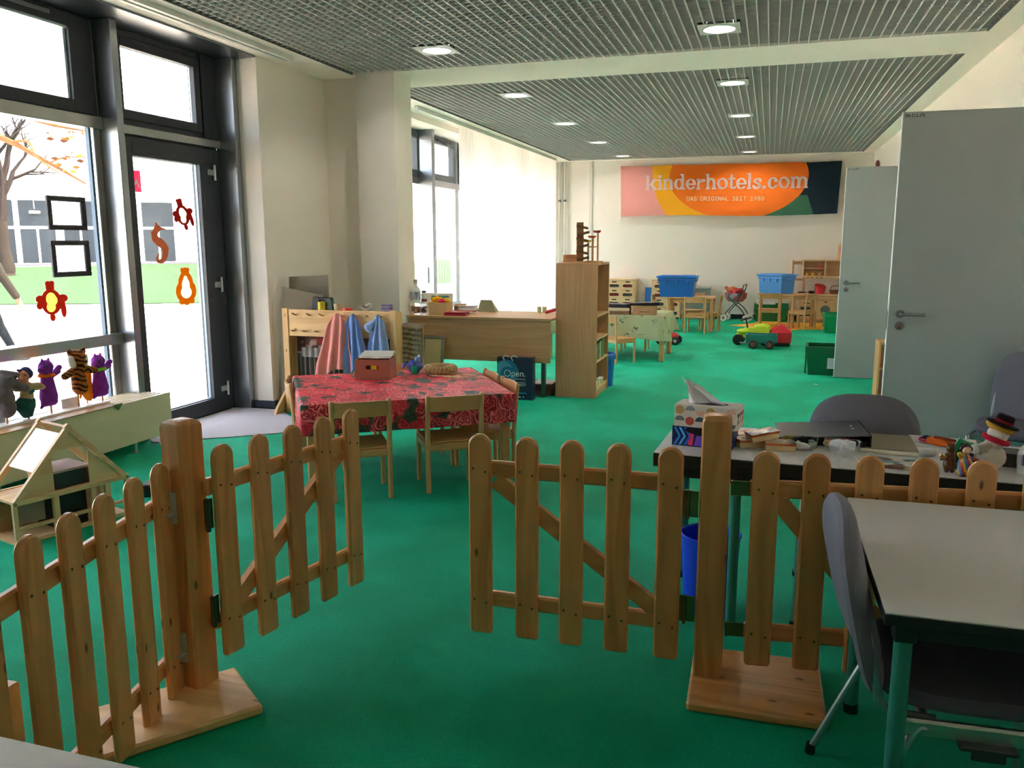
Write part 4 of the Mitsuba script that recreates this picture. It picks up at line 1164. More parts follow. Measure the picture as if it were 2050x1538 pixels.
drawer_cabinet('light wooden cabinet with eight drawers by the back wall, left one', 0, at(-3.07, 16.24, 0))
drawer_cabinet('light wooden cabinet with eight drawers behind the blue box on the table', 0, at(-2.185, 16.24, 0))
p = Proto()
m = bx(-0.06, 0.06, 0, 0.02, 0, 0.60, 0.004)
p.add('panel', m, 'plastic', '#2a6fbb')
for z in (0.08, 0.20, 0.32, 0.44, 0.55):
    p.add('rib', bx(-0.05, 0.05, -0.012, 0, z - 0.006, z + 0.006), 'plastic', '#2465ad')
for s in (-1, 1):
    p.add('rib', bx(s * 0.055 - 0.005, s * 0.055 + 0.005, -0.014, 0, 0, 0.60), 'plastic', '#2465ad')
spawn(p, 'crate_lid', 'blue crate lid standing upright between the two drawer cabinets', 'lid', at(-2.275, 16.40, 0, 0, rx=-3))
p = Proto()
p.add('body', hull([[-0.15, -0.12, 0], [0.15, -0.12, 0], [-0.15, 0.12, 0], [0.15, 0.12, 0], [-0.17, -0.14, 0.58], [0.17, -0.14, 0.58], [-0.17, 0.14, 0.58], [0.17, 0.14, 0.58]]), 'plastic', '#6f746f')
p.add('lid', bx(-0.18, 0.18, -0.15, 0.15, 0.58, 0.62, 0.012), 'plastic', '#7c817c')
spawn(p, 'grey_bin', 'grey lidded bin by the back wall behind the blue box', 'bin', at(-1.24, 16.38, 0))

# --- blue lidded boxes
def crate(w, d, h, taper, c1, c2):
    p = Proto()
    a, b = w / 2 * taper, d / 2 * taper
    p.add('body', hull([[s * a, t * b, 0] for s in (-1, 1) for t in (-1, 1)] + [[s * w / 2 * 0.96, t * d / 2 * 0.96, h - 0.05] for s in (-1, 1) for t in (-1, 1)]), 'plastic', c1)
    p.add('rim', bx(-w / 2 - 0.006, w / 2 + 0.006, -d / 2 - 0.006, d / 2 + 0.006, h - 0.085, h - 0.032, 0.01), 'plastic', c1)
    p.add('lid', cat(bx(-w / 2 - 0.024, w / 2 + 0.024, -d / 2 - 0.024, d / 2 + 0.024, h - 0.034, h - 0.006, 0.006), bx(-w / 2 + 0.03, w / 2 - 0.03, -d / 2 + 0.03, d / 2 - 0.03, h - 0.01, h + 0.004, 0.006)), 'plastic', c2)
    for s in (-1, 1):
        for x in (-w * 0.28, 0, w * 0.28):
            p.add('rib', bx(x - 0.012, x + 0.012, s * d / 2 - 0.012, s * d / 2 + 0.016, h - 0.13, h - 0.06, 0.003), 'plastic', c2)
        p.add('handle', bx(s * (w / 2 + 0.004) - 0.012, s * (w / 2 + 0.004) + 0.012, -0.08, 0.08, h - 0.10, h - 0.07, 0.006), 'plastic', c2)
    return p


TAZ = 0.572
p = Proto()
p.add('tabletop', bx(-0.39, 0.39, -0.30, 0.30, TAZ - 0.025, TAZ, 0.004), 'beech')
for s in (-1, 1):
    for t in (-1, 1):
        p.add('leg', bx(s * 0.35 - 0.025, s * 0.35 + 0.025, t * 0.26 - 0.025, t * 0.26 + 0.025, 0, TAZ - 0.025, 0.005), 'beech')
p.add('apron', frame_xy(-0.34, 0.34, -0.25, 0.25, 0.018, TAZ - 0.085, TAZ - 0.025), 'beech')
ktab = p
spawn(ktab, 'kids_table', 'wooden play table in the far room carrying the darker blue box', 'table', at(-1.24, 14.28, 0, 0))
spawn(crate(0.62, 0.42, 0.355, 0.86, '#1d5fae', '#2168ba'), 'storage_box', 'darker blue lidded storage box on the far play table left of the doll pram', 'box', at(-1.475, 14.22, TAZ, -1))
spawn(kc, 'kids_chair', 'small wooden chair in front of the far table with the darker blue box', 'chair', at(-1.115, 13.88, 0, -6))
spawn(kc, 'kids_chair', 'small wooden chair at the right side of the far table with the darker blue box', 'chair', at(-0.93, 14.25, 0, 88))
spawn(kc, 'kids_chair', 'small wooden chair at the left side of the far table with the darker blue box', 'chair', at(-1.70, 14.12, 0, -90))
spawn(kc, 'kids_chair', 'small wooden chair behind the far table with the darker blue box', 'chair', at(-1.24, 14.72, 0, 180))

spawn(ktab, 'kids_table', 'wooden play table in the far room carrying the lighter blue box', 'table', at(0.306, 15.40, 0.007, -40))
spawn(crate(0.53, 0.37, 0.34, 0.88, '#3f8fdc', '#4a9ae6'), 'storage_box', 'lighter blue lidded storage box on the far play table beside the play kitchen', 'box', at(0.126, 15.44, TAZ + 0.008, -40))


def rear_left_chair(lx, ly, rz, label):
    a = math.radians(rz)
    spawn(kc, 'kids_chair', label, 'chair', at(lx + 0.165 * math.cos(a) - 0.15 * math.sin(a), ly + 0.165 * math.sin(a) + 0.15 * math.cos(a), 0.007, rz))


rear_left_chair(-0.13, 15.0, 2, 'small wooden chair with its back to us in front of the lighter blue box')
rear_left_chair(0.60, 14.73, 57, 'small wooden chair right of the lighter blue box, on the yellow mat')

# --- yellow star mat
pts = []
for i in range(10):
    r = 0.92 if i % 2 == 0 else 0.60
    a = PI + 0.16 + i * PI / 5
    pts.append((r * math.cos(a), r * math.sin(a)))
one('star_mat', prism(Polygon(pts).buffer(0.03), 0.006), 'matte', '#e0a83e', 'yellow star shaped mat on the carpet by the play kitchen', 'mat', at(0.30, 15.42, 0.0005))

# --- doll pram
p = Proto()
bk = '#1c1b1f'
for s in (-1, 1):
    y = 0.15 * s
    p.add('frame', tube(smoothpath([(-0.20, y, 0.07), (-0.16, y, 0.18), (-0.02, y, 0.34), (0.06, y, 0.45), (0.12, y, 0.62), (0.135, y, 0.68)], 5), 0.009, 8), 'plastic', bk)
    p.add('frame', tube(smoothpath([(0.20, y, 0.07), (0.12, y, 0.22), (-0.06, y, 0.38), (-0.12, y, 0.46)], 5), 0.009, 8), 'plastic', bk)
    for x in (-0.21, 0.21):
        for e in (-0.018, 0.018):
            p.add('wheel', lathe([(0.03, -0.010), (0.062, -0.012), (0.068, 0), (0.062, 0.012), (0.03, 0.010), (0.03, -0.010)], 24, (x, y + e, 0.068), (0, 1, 0)), 'plastic', '#d9d3c4')
        p.add('hub', cyl((x, y - 0.03, 0.068), (x, y + 0.03, 0.068), 0.03, 14), 'plastic', '#7a7268')
p.add('handle', tube([(0.135, -0.15, 0.67), (0.14, -0.14, 0.69), (0.14, 0.14, 0.69), (0.135, 0.15, 0.67)], 0.010, 8), 'plastic', '#7c1f2a')
bas = lathe([(0.06, 0.0), (0.12, 0.01), (0.17, 0.08), (0.185, 0.17), (0.175, 0.17), (0.155, 0.08), (0.11, 0.02), (0.0, 0.012)], 28)
bas.apply_scale([1.15, 0.8, 1.0])
p.add('basket', move(bas, -0.03, 0, 0.36), 'fabric', lambda V: np.where(meshkit.noise(V * 22)[:, None] > 0.55, lin('#b9564a'), np.where(meshkit.noise(V * 30 + 9)[:, None] > 0.5, lin('#7f9aa8'), lin('#4c4a50'))), smooth=40)
spawn(p, 'doll_pram', 'dark doll pram with white wheels and a patterned basket by the back wall', 'doll pram', at(-0.56, 16.15, 0, -10))
one('doll_pillow', lumpy(ball((0, 0, 0), 0.15, 3, (1.1, 0.7, 0.55)), 0.02, 12), 'fabric', lambda V: np.where(meshkit.noise(V * 26)[:, None] > 0.55, lin('#c94a4a'), lin('#7d1f26')), 'dark red bedding lying in the doll pram', 'bedding', at(-0.58, 16.15, 0.545, -10))
one('doll', blobs([((-0.03, 0, 0), 0.035, (0.05, 0, 0.02), 0.05), ((0.0, 0, 0), 0.02, (-0.06, 0.03, 0.06), 0.014), ((-0.05, 0, 0.01), 0.02, (-0.085, -0.02, 0.045), 0.018)], 0.012), 'fabric', '#c97a52', 'orange rag doll lying in the doll pram', 'doll', at(-0.70, 16.13, 0.585))

# --- play kitchen
KX, KY = 0.40, 16.08
p = Proto()
W = 0.98
p.add('cabinet_body', cat(bx(0.12, W, 0.02, 0.40, 0.05, 0.50), bx(0.12, W, 0.05, 0.40, 0.0, 0.05)), 'birch')
p.add('worktop', bx(0.10, W + 0.02, -0.01, 0.42, 0.50, 0.53, 0.004), 'birch', grain=0)
d1 = p.add('door', bx(0.13, 0.42, 0.0, 0.018, 0.07, 0.42, 0.003), 'birch', grain=2)
p.add('window', bx(0.17, 0.38, -0.004, 0.0, 0.13, 0.30, 0.002), 'plastic', '#4a5a50', under=d1)
p.add('handle', bx(0.22, 0.33, -0.014, -0.002, 0.36, 0.375, 0.003), 'plastic', '#2a2a2c', under=d1)
d2 = p.add('door', bx(0.44, 0.76, 0.0, 0.018, 0.07, 0.42, 0.003), 'birch', grain=2)
p.add('window', lathe([(0.0, 0.0), (0.075, 0), (0.08, 0.004), (0.07, 0.008), (0, 0.006)], 28, (0.60, 0.0, 0.25), (0, -1, 0)), 'plastic', '#59655f', under=d2)
p.add('handle', bx(0.57, 0.63, -0.012, 0, 0.385, 0.40, 0.003), 'plastic', '#2a2a2c', under=d2)
p.add('knob', lathe([(0, 0), (0.028, 0), (0.024, 0.015), (0, 0.016)], 16, (0.70, 0.02, 0.465), (0, -1, 0)), 'plastic', '#6c757a')
p.add('oven_rail', bx(0.13, 0.76, 0.004, 0.02, 0.43, 0.495, 0.003), 'birch', grain=0)
d3 = p.add('door', bx(0.78, W - 0.01, 0.0, 0.018, 0.07, 0.49, 0.003), 'birch', grain=2)
p.add('handle', bx(0.84, 0.90, -0.012, 0, 0.45, 0.462, 0.003), 'plastic', '#2a2a2c', under=d3)
for x in (0.0, 0.20, W - 0.0):
    p.add('post', bx(x, x + 0.03, 0.36, 0.40, 0.53 if x > 0.05 else 0.0, 1.14, 0.003), 'oak', grain=2)
p.add('post', bx(0.20, 0.23, 0.10, 0.13, 0.53, 0.84, 0.003), 'oak')
p.add('crossbar', bx(0.03, 0.20, 0.365, 0.39, 1.06, 1.12, 0.003), 'oak', grain=0)
p.add('crossbar', bx(0.03, 0.20, 0.365, 0.39, 0.76, 0.80, 0.003), 'oak', grain=0)
p.add('hutch', cat(bx(0.18, W + 0.02, 0.12, 0.40, 1.13, 1.15, 0.002), bx(0.18, W + 0.02, 0.10, 0.40, 0.84, 0.86, 0.002), bx(0.18, 0.20, 0.12, 0.40, 0.86, 1.13), bx(0.56, 0.58, 0.12, 0.40, 0.86, 1.13), bx(W, W + 0.02, 0.12, 0.40, 0.86, 1.13), bx(0.20, W, 0.39, 0.40, 0.86, 1.13), bx(0.20, 0.56, 0.14, 0.39, 0.99, 1.0)), 'birch', grain=0)
p.add('hook_rail', bx(0.22, W, 0.09, 0.11, 0.81, 0.845, 0.003), 'birch', grain=0)
for x in (0.27, 0.35, 0.43, 0.51):
    p.add('hook', bx(x - 0.018, x + 0.018, 0.078, 0.092, 0.82, 0.832, 0.003), 'plastic', '#3a3030')
spawn(p, 'play_kitchen', 'light wooden play kitchen with a round washing machine window and a hutch', 'play kitchen', at(KX, KY, 0, 0))
mug = lambda r, h: lathe([(0, 0), (r, 0), (r, h), (r - 0.005, h), (r - 0.005, 0.006), (0, 0.006)], 20)
for dx, z, c, l, r, h in ((0.48, 1.0, '#c8313a', 'red toy cup on the upper board of the play kitchen hutch', 0.03, 0.055), (0.25, 0.86, '#d8b13a', 'yellow toy cup on the lower hutch board, leftmost', 0.028, 0.05), (0.36, 0.86, '#d8b13a', 'yellow toy cup on the lower hutch board, middle', 0.028, 0.05), (0.48, 0.86, '#b58a4a', 'brown toy cup on the lower hutch board, right', 0.03, 0.055), (0.86, 0.86, '#d8b13a', 'yellow toy cup at the right end of the play kitchen hutch', 0.028, 0.06)):
    one('toy_cup', mug(r, h), 'plastic', c, l, 'toy cup', at(KX + dx, KY + 0.20, z))
one('toy_ball', ball((0, 0, 0.03), 0.03), 'plastic', '#3a3f8a', 'dark blue toy ball on the plates in the right part of the hutch', 'ball', at(KX + 0.87, KY + 0.30, 0.875))
one('toy_plates', lathe([(0, 0), (0.05, 0), (0.09, 0.012), (0.085, 0.014), (0.05, 0.004), (0, 0.004)], 24), 'plastic', '#d9cdb8', 'pale toy plate in the right part of the play kitchen hutch', 'plate', at(KX + 0.72, KY + 0.25, 0.86))
p = Proto()
p.add('bucket', lathe([(0, 0), (0.075, 0), (0.10, 0.12), (0.094, 0.12), (0.07, 0.006), (0, 0.006)], 24), 'plastic', '#cf3040')
p.add('lid', move(lathe([(0, 0), (0.105, 0), (0.105, 0.012), (0, 0.02)], 24), 0.0, 0.03, 0.135, rx=18, ry=12), 'plastic', '#b8222f')
spawn(p, 'toy_bucket', 'red toy bucket with an open lid on the play kitchen worktop', 'bucket', at(KX + 0.50, KY + 0.14, 0.53))
one('toy_pan', cat(lathe([(0, 0), (0.06, 0), (0.07, 0.035), (0.065, 0.035), (0.055, 0.006), (0, 0.006)], 20), bx(0.06, 0.16, -0.008, 0.008, 0.02, 0.03, 0.003)), 'plastic', '#17181a', 'black toy pan on the play kitchen worktop, left end', 'pan', at(KX + 0.18, KY + 0.15, 0.53))
one('toy_pan', cat(lathe([(0, 0), (0.05, 0), (0.055, 0.05), (0.05, 0.05), (0.045, 0.006), (0, 0.006)], 20)), 'plastic', '#232325', 'black toy pot beside the red toy bucket', 'pot', at(KX + 0.36, KY + 0.22, 0.53))
one('toy_basket', cat(lathe([(0, 0), (0.10, 0), (0.12, 0.07), (0.113, 0.07), (0.095, 0.006), (0, 0.006)], 24), tube(smoothpath([(-0.11, 0, 0.06), (-0.07, 0, 0.14), (0.07, 0, 0.14), (0.11, 0, 0.06)]), 0.006, 6)), 'matte', '#6b3f2c', 'dark brown toy basket on the right of the play kitchen worktop', 'basket', at(KX + 0.78, KY + 0.18, 0.53))
# small standing doll house figure on top
p = Proto()
p.add('board', hull([[-0.055, 0, 0], [0.055, 0, 0], [-0.055, 0.03, 0], [0.055, 0.03, 0], [-0.05, 0, 0.26], [0.02, 0, 0.34], [-0.05, 0.03, 0.26], [0.02, 0.03, 0.34]]), 'birch')
p.add('print', bx(-0.02, 0.015, -0.003, 0, 0.13, 0.24, 0.006), 'matte', '#d98fa0')
for z in (0.33, 0.25):
    p.add('peg', cyl((0.025, 0.015, z), (0.05, 0.015, z), 0.012, 10), 'matte', '#6b4a34')
spawn(p, 'wooden_stand', 'pale wooden display board with a pink print on top of the play kitchen', 'toy', at(KX + 0.82, KY + 0.25, 1.15))

# --- trucks
p = Proto()
p.add('tray', cat(hull([[-0.19, -0.10, 0.075], [0.19, -0.10, 0.075], [-0.19, 0.10, 0.075], [0.19, 0.10, 0.075], [-0.21, -0.115, 0.10], [0.21, -0.115, 0.10], [-0.21, 0.115, 0.10], [0.21, 0.115, 0.10]]), bx(-0.21, 0.21, -0.115, -0.10, 0.09, 0.205, 0.005), bx(-0.21, 0.21, 0.10, 0.115, 0.09, 0.205, 0.005), bx(-0.21, -0.195, -0.10, 0.10, 0.09, 0.205, 0.005), bx(0.195, 0.21, -0.10, 0.10, 0.09, 0.205, 0.005)), 'plastic', '#1f6f66')
for x in (-0.11, 0.115):
    for s in (-1, 1):
        p.add('wheel', lathe([(0, -0.02), (0.05, -0.022), (0.062, -0.014), (0.062, 0.014), (0.05, 0.022), (0, 0.02)], 24, (x, s * 0.125, 0.062), (0, 1, 0)), 'plastic', '#2a2124')
        p.add('hub', lathe([(0, 0), (0.035, 0), (0.03, 0.006), (0, 0.009)], 20, (x, s * 0.145, 0.062), (0, s, 0)), 'plastic', '#6a4a3c')
p.add('tow_bar', bx(-0.30, -0.19, -0.012, 0.012, 0.055, 0.075, 0.004), 'metal', '#8a8d90')
spawn(p, 'toy_trailer', 'dark teal toy trailer with brown wheels on the carpet', 'toy trailer', at(-0.065, 12.12, 0, -2))
p = Proto()
lime = '#b9d62a'
p.add('body', lumpy(hull([[-0.24, -0.09, 0.10], [0.22, -0.10, 0.10], [-0.24, 0.09, 0.10], [0.22, 0.10, 0.10], [-0.15, -0.08, 0.24], [-0.15, 0.08, 0.24], [0.05, -0.08, 0.25], [0.05, 0.08, 0.25], [0.2, -0.08, 0.27], [0.2, 0.08, 0.27], [-0.28, 0, 0.15]]).subdivide().subdivide(), 0.02, 12), 'plastic', lime)
p.add('fender', ball((-0.16, -0.09, 0.20), 0.07, 2, (1.3, 0.6, 0.6)), 'plastic', '#c5e02f')
p.add('seat', ball((0.10, 0, 0.27), 0.09, 2, (1.3, 0.9, 0.5)), 'plastic', '#c5e02f')
p.add('steering_post', cyl((-0.10, 0, 0.22), (-0.13, 0, 0.36), 0.012, 10), 'plastic', '#2a2a2c')
p.add('steering_wheel', tube([(-0.13 + 0.075 * math.cos(t), 0.075 * math.sin(t), 0.375 + 0.02 * math.cos(t)) for t in np.arange(20) * PI / 10], 0.011, 8, True), 'plastic', '#1a1a1c')
for x in (-0.22, 0.16):
    for s in (-1, 1):
        p.add('wheel', lathe([(0, -0.025), (0.06, -0.027), (0.08, -0.016), (0.08, 0.016), (0.06, 0.027), (0, 0.025)], 24, (x, s * 0.115, 0.08), (0, 1, 0)), 'plastic', '#18181a')
spawn(p, 'ride_on_tractor', 'lime green ride-on toy with a black steering wheel behind the teal trailer', 'ride-on toy', at(-0.165, 12.50, 0, -4))
p = Proto()
p.add('bucket', cat(hull([[-0.13, -0.10, 0.05], [0.13, -0.10, 0.05], [-0.13, 0.12, 0.05], [0.13, 0.12, 0.05], [-0.14, -0.12, 0.20], [0.14, -0.12, 0.20], [-0.14, 0.14, 0.22], [0.14, 0.14, 0.22], [-0.12, 0.02, 0.26], [0.12, 0.04, 0.26], [0.0, 0.0, 0.31], [0.05, 0.08, 0.30]])), 'plastic', '#c32833')
p.add('undercarriage', bx(-0.12, 0.12, -0.09, 0.12, 0.0, 0.055, 0.012), 'plastic', '#1c1a1c')
spawn(p, 'toy_barrow', 'red plastic toy hopper right behind the teal trailer', 'toy', at(0.20, 12.46, 0, 3))

# --- green crates
def open_crate(w, d, h, c, label, M, paper=False, t=0.006):
    p = Proto()
    k = 0.86
    outer = [hull([[s * w / 2 * k, t_ * d / 2 * k, 0] for s in (-1, 1) for t_ in (-1, 1)] + [[s * w / 2 * 0.97, t_ * d / 2 * 0.97, h - 0.02] for s in (-1, 1) for t_ in (-1, 1)])]
    o = m3.Manifold(m3.Mesh(np.array(outer[0].vertices, np.float32), np.array(outer[0].faces, np.uint32)))
    i = hull([[s * (w / 2 * k - t), t_ * (d / 2 * k - t), t] for s in (-1, 1) for t_ in (-1, 1)] + [[s * (w / 2 * 0.97 - t), t_ * (d / 2 * 0.97 - t), h + 0.03] for s in (-1, 1) for t_ in (-1, 1)])
    o = o - m3.Manifold(m3.Mesh(np.array(i.vertices, np.float32), np.array(i.faces, np.uint32)))
    q = o.to_mesh()
    p.add('body', trimesh.Trimesh(q.vert_properties[:, :3], q.tri_verts), 'plastic', c)
    p.add('rim', frame_xy(-w / 2, w / 2, -d / 2, d / 2, 0.03, h - 0.025, h), 'plastic', c)
    p.add('skirt', frame_xy(-w / 2 + 0.002, w / 2 - 0.002, -d / 2 + 0.002, d / 2 - 0.002, 0.006, h - 0.06, h - 0.02), 'plastic', c)
    for s in (-1, 1):
        p.add('corner_post', bx(s * (w / 2 - 0.012) - 0.010, s * (w / 2 - 0.012) + 0.010, -d / 2 + 0.0, -d / 2 + 0.02, 0.03 if not paper else 0.02, h - 0.05, 0.003), 'plastic', c)
    if paper:
        p.add('label', bx(-0.06, 0.20, -d / 2 * 0.94 - 0.0, -d / 2 * 0.94 + 0.003, 0.08, 0.20), 'matte', '#c6ccd0', label='white paper label')
    spawn(p, 'green_crate', label, 'crate', M)


open_crate(0.60, 0.42, 0.325, '#0c5a35', 'dark green open crate with a white paper beside the far grey door', at(0.735, 9.98, 0, -3), True)
open_crate(0.50, 0.40, 0.325, '#0d8a52', 'bright green open crate in front of the play kitchen', at(1.13, 14.55, 0, 2))
open_crate(0.62, 0.40, 0.325, '#0e6b3c', 'green open crate by the back wall behind the far chairs', at(0.06, 16.33, 0, 0))
u = np.linspace(0, 1, 12)
P = np.array([[[-0.16 + 0.34 * a, -0.14 + 0.30 * b, 0.31 + 0.07 * math.sin(5 * a + 3 * b) * (1 - b) + 0.05 * math.sin(7 * b) - 0.14 * max(0, 0.35 - b) * 2] for b in u] for a in u])
one('white_cloth', sheet(P, 0.006), 'fabric', '#cfcac4', 'crumpled white cloth hanging over the green crate by the back wall', 'cloth', at(-0.05, 16.28, 0.02))
one('lint', lumpy(ball((0, 0, 0.008), 0.012, 2, (2, 1, 0.6)), 0.008, 60), 'matte', '#d9d9d0', 'small white scrap of paper on the carpet in front of the far door', 'paper scrap', at(0.516, 9.10, 0))

# --- far grey door, near grey door, low shelf
def grey_door(label, x0, y, w, h, M, text):
    p = Proto()
    p.add('leaf', bx(0, w, 0, 0.042, 0.006, h, 0.001), 'laminate', '#a4abaa')
    p.add('edge_band', bx(-0.004, 0.0, 0.0, 0.042, 0.006, h), 'laminate', '#dfe4e6', label='white door edge')
    hx, hz = 0.065, 1.045
    p.add('rosette', lathe([(0, 0.012), (0.022, 0.012), (0.026, 0.0), (0, 0.0)], 24, (hx, 0, hz), (0, -1, 0)), 'metal', '#8f9294')
    p.add('lever', cat(tube(smoothpath([(hx, -0.005, hz), (hx, -0.05, hz), (hx + 0.02, -0.058, hz), (hx + 0.135, -0.058, hz)], 6), 0.0095, 10)), 'metal', '#9b9ea0', label='steel lever handle')
    p.add('lock', lathe([(0, 0.010), (0.022, 0.010), (0.026, 0.0), (0, 0.0)], 24, (hx, 0, hz - 0.075), (0, -1, 0)), 'metal', '#8a8583')
    p.add('keyhole', bx(hx - 0.004, hx + 0.004, -0.0115, -0.009, hz - 0.092, hz - 0.07), 'plastic', '#2c2c2e')
    p.add('latch', bx(-0.007, -0.003, 0.012, 0.03, hz - 0.10, hz + 0.02), 'metal', '#8d9092')
    p.add('lettering', move(upright(meshkit.text_mesh(text, 0.017, 0.0006, True)), 0.008, -0.0002, h - 0.03), 'matte', '#2a2624', smooth=False)
    key = spawn(p, numbered('door'), None, None, M)
    labels.pop(key)
    return key


for (nm, x0, y, h, text, lb) in (('door_2', 0.727, 5.65, 2.262, '06.D.1.01', 'large grey door standing open at the right, its handle on the left side'), ('door_3', 0.734, 9.68, 2.267, '06.D.1.02', 'grey door standing open in the far part of the room')):
    before = set(scene)
    key = grey_door('', x0, y, XR - x0 - 0.005, h, at(x0, y, 0), text)
    for k in [k for k in scene if k not in before]:
        scene[nm + k[len(key):]] = scene.pop(k)
        if k in labels:
            labels[nm + k[len(key):]] = labels.pop(k)
    labels[nm] = {'label': lb, 'kind': 'structure'}
struct('trim_7', cat(*[bx(XR - 0.012, XR + 0.21, y0, y0 + 0.05, 0, 2.32) for y0 in (5.652 + 0.04, 6.70, 9.725, 10.70)], *[bx(XR - 0.012, XR + 0.21, y0, y1, 2.27, 2.32) for y0, y1 in ((5.70, 6.75), (9.73, 10.75))]), 'laminate', '#b9bfbf', label='grey door frames in the right wall')
p = Proto()
for x in (1.02, 1.34, 1.655):
    p.add('side', bx(x, x + 0.018, 8.40, 8.70, 0, 0.55, 0.002), 'beech', grain=2)
for z in (0.03, 0.29, 0.532):
    p.add('shelf', bx(1.038, 1.655, 8.402, 8.70, z, z + 0.018), 'beech', grain=0)
p.add('back', bx(1.03, 1.66, 8.69, 8.70, 0.03, 0.55), 'oak', grain=2)
spawn(p, 'low_shelf', 'low wooden shelf half hidden behind the near grey door', 'shelf')
p = Proto()
p.add('body', blobs([((0, 0, 0), 0.03, (0, 0.02, 0.07), 0.035), ((0, 0.02, 0.09), 0.022, (0, 0.0, 0.10), 0.022), ((0, 0.04, 0.02), 0.012, (0, 0.09, -0.03), 0.014)], 0.012), 'matte', '#8a5a52')
p.add('beak', cyl((-0.0, 0.0, 0.10), (-0.01, -0.035, 0.095), 0.008, 8, 0.001), 'matte', '#7a2a2a')
spawn(p, 'bird_ornament', 'small reddish bird ornament high on the right wall above the far door', 'ornament', at(XR - 0.04, 15.6, 2.72))

# --- banner with fat serif letters
BX0, BX1, BZ0, BZ1, BY = -2.885, 1.162, 1.975, 2.945, 16.545
BW, BH = BX1 - BX0, BZ1 - BZ0
nx, nz = 120, 34
U, W_ = np.meshgrid(np.linspace(0, 1, nx), np.linspace(0, 1, nz), indexing='ij')


def banner_pt(U, W_):
    """u, v in 0..1 -> the banner's surface, hung from five nails, sagging a little."""
    sag = 0.012 * np.sin(U * PI * 4) ** 2 * W_
    x = BX0 + BW * U + 0.02 * (1 - W_) * (0.5 - U) * 2 - 0.03 * (1 - W_) * (U - 0.5)
    z = BZ0 + BH * W_ - 0.02 * U * W_ - sag + 0.015 * np.sin(U * 7) * (1 - W_)
    y = BY - 0.03 + 0.012 * np.sin(U * 23 + W_ * 6) * (1.1 - W_) + 0.010 * np.sin(U * 9 - W_ * 8) * (1.1 - W_) - 0.05 * (1 - W_)
    return np.stack([x, y, z], -1)


def banner_tex(p, n, uv):
    u, v = uv.x * 4.05, uv.y * 0.97
    c = mi.Color3f(lin('#e39a92').tolist())
    c = mikit.mix(c, lin('#f5ab2a').tolist(), mikit.smoothstep(0, 0.006, u - 0.60 - 0.10 * (1 - v) - 0.28 * dr.square(dr.maximum(0.6 - v, 0)) * 2.0))
    d = dr.sqrt(dr.square((u - 2.22) / 1.27) + dr.square((v - 0.72) / 0.78))
    orange = (1 - mikit.smoothstep(1.0, 1.006, d))
    right = mikit.smoothstep(0, 0.006, u - 2.2)
    c = mikit.mix(c, lin('#1d2b36').tolist(), mikit.smoothstep(0, 0.006, u - 2.45))
    c = mikit.mix(c, lin('#3a6a52').tolist(), mikit.smoothstep(0, 0.006, u - 2.45) * mikit.smoothstep(0, 0.006, (3.64 - 0.38 * v) - u) * (1 - mikit.smoothstep(0.36, 0.37, v)))
    return mikit.mix(c, lin('#ea7226').tolist(), orange)


mat('banner', base_color=mikit.proc(banner_tex), roughness=0.85, specular=0.15, two=True)
P = banner_pt(U, W_)
V, F = P.reshape(-1, 3), None
I = np.arange(nx * nz).reshape(nx, nz)
q = np.stack([I[:-1, :-1], I[1:, :-1], I[1:, 1:], I[:-1, 1:]], -1).reshape(-1, 4)
F = np.vstack([q[:, [0, 1, 2]], q[:, [0, 2, 3]]])
p = Proto()
p.parts = [('cloth', mikit.ply((V, F), 'bsdf_banner', smooth=True, uv=np.stack([U.ravel(), W_.ravel()], 1)))]


def rr(x0, y0, x1, y1, r=0.02):
    return sbox(x0 + r, y0 + r, x1 - r, y1 - r).buffer(r, 4)


def bowl(cx, cy, w, h, tx, ty, rot=0):
    o = affinity.scale(Point(cx, cy).buffer(1, 24), w / 2, h / 2)
    i = affinity.rotate(affinity.scale(Point(cx, cy).buffer(1, 24), w / 2 - tx, h / 2 - ty), rot)
    return o.difference(i)


S = 0.17   # stem width in x-heights


def stem(x, y0, y1, feet=True, head=True, s=S):
    g = [rr(x, y0, x + s, y1)]
    if feet:
        g.append(rr(x - 0.08, y0, x + s + 0.08, y0 + 0.10, 0.04))
    if head:
        g.append(rr(x - 0.10, y1 - 0.10, x + s, y1, 0.04))
    return unary_union(g)


def arch(x0, x1):
    o = affinity.scale(Point((x0 + x1) / 2, 0.62).buffer(1, 24), (x1 - x0) / 2, 0.40).difference(affinity.scale(Point((x0 + x1) / 2 - 0.02, 0.58).buffer(1, 24), (x1 - x0) / 2 - S, 0.28))
    return unary_union([o.intersection(sbox(x0 - 1, 0.6, x1 + 1, 2)), stem(x1 - S, 0, 0.66, True, False)])


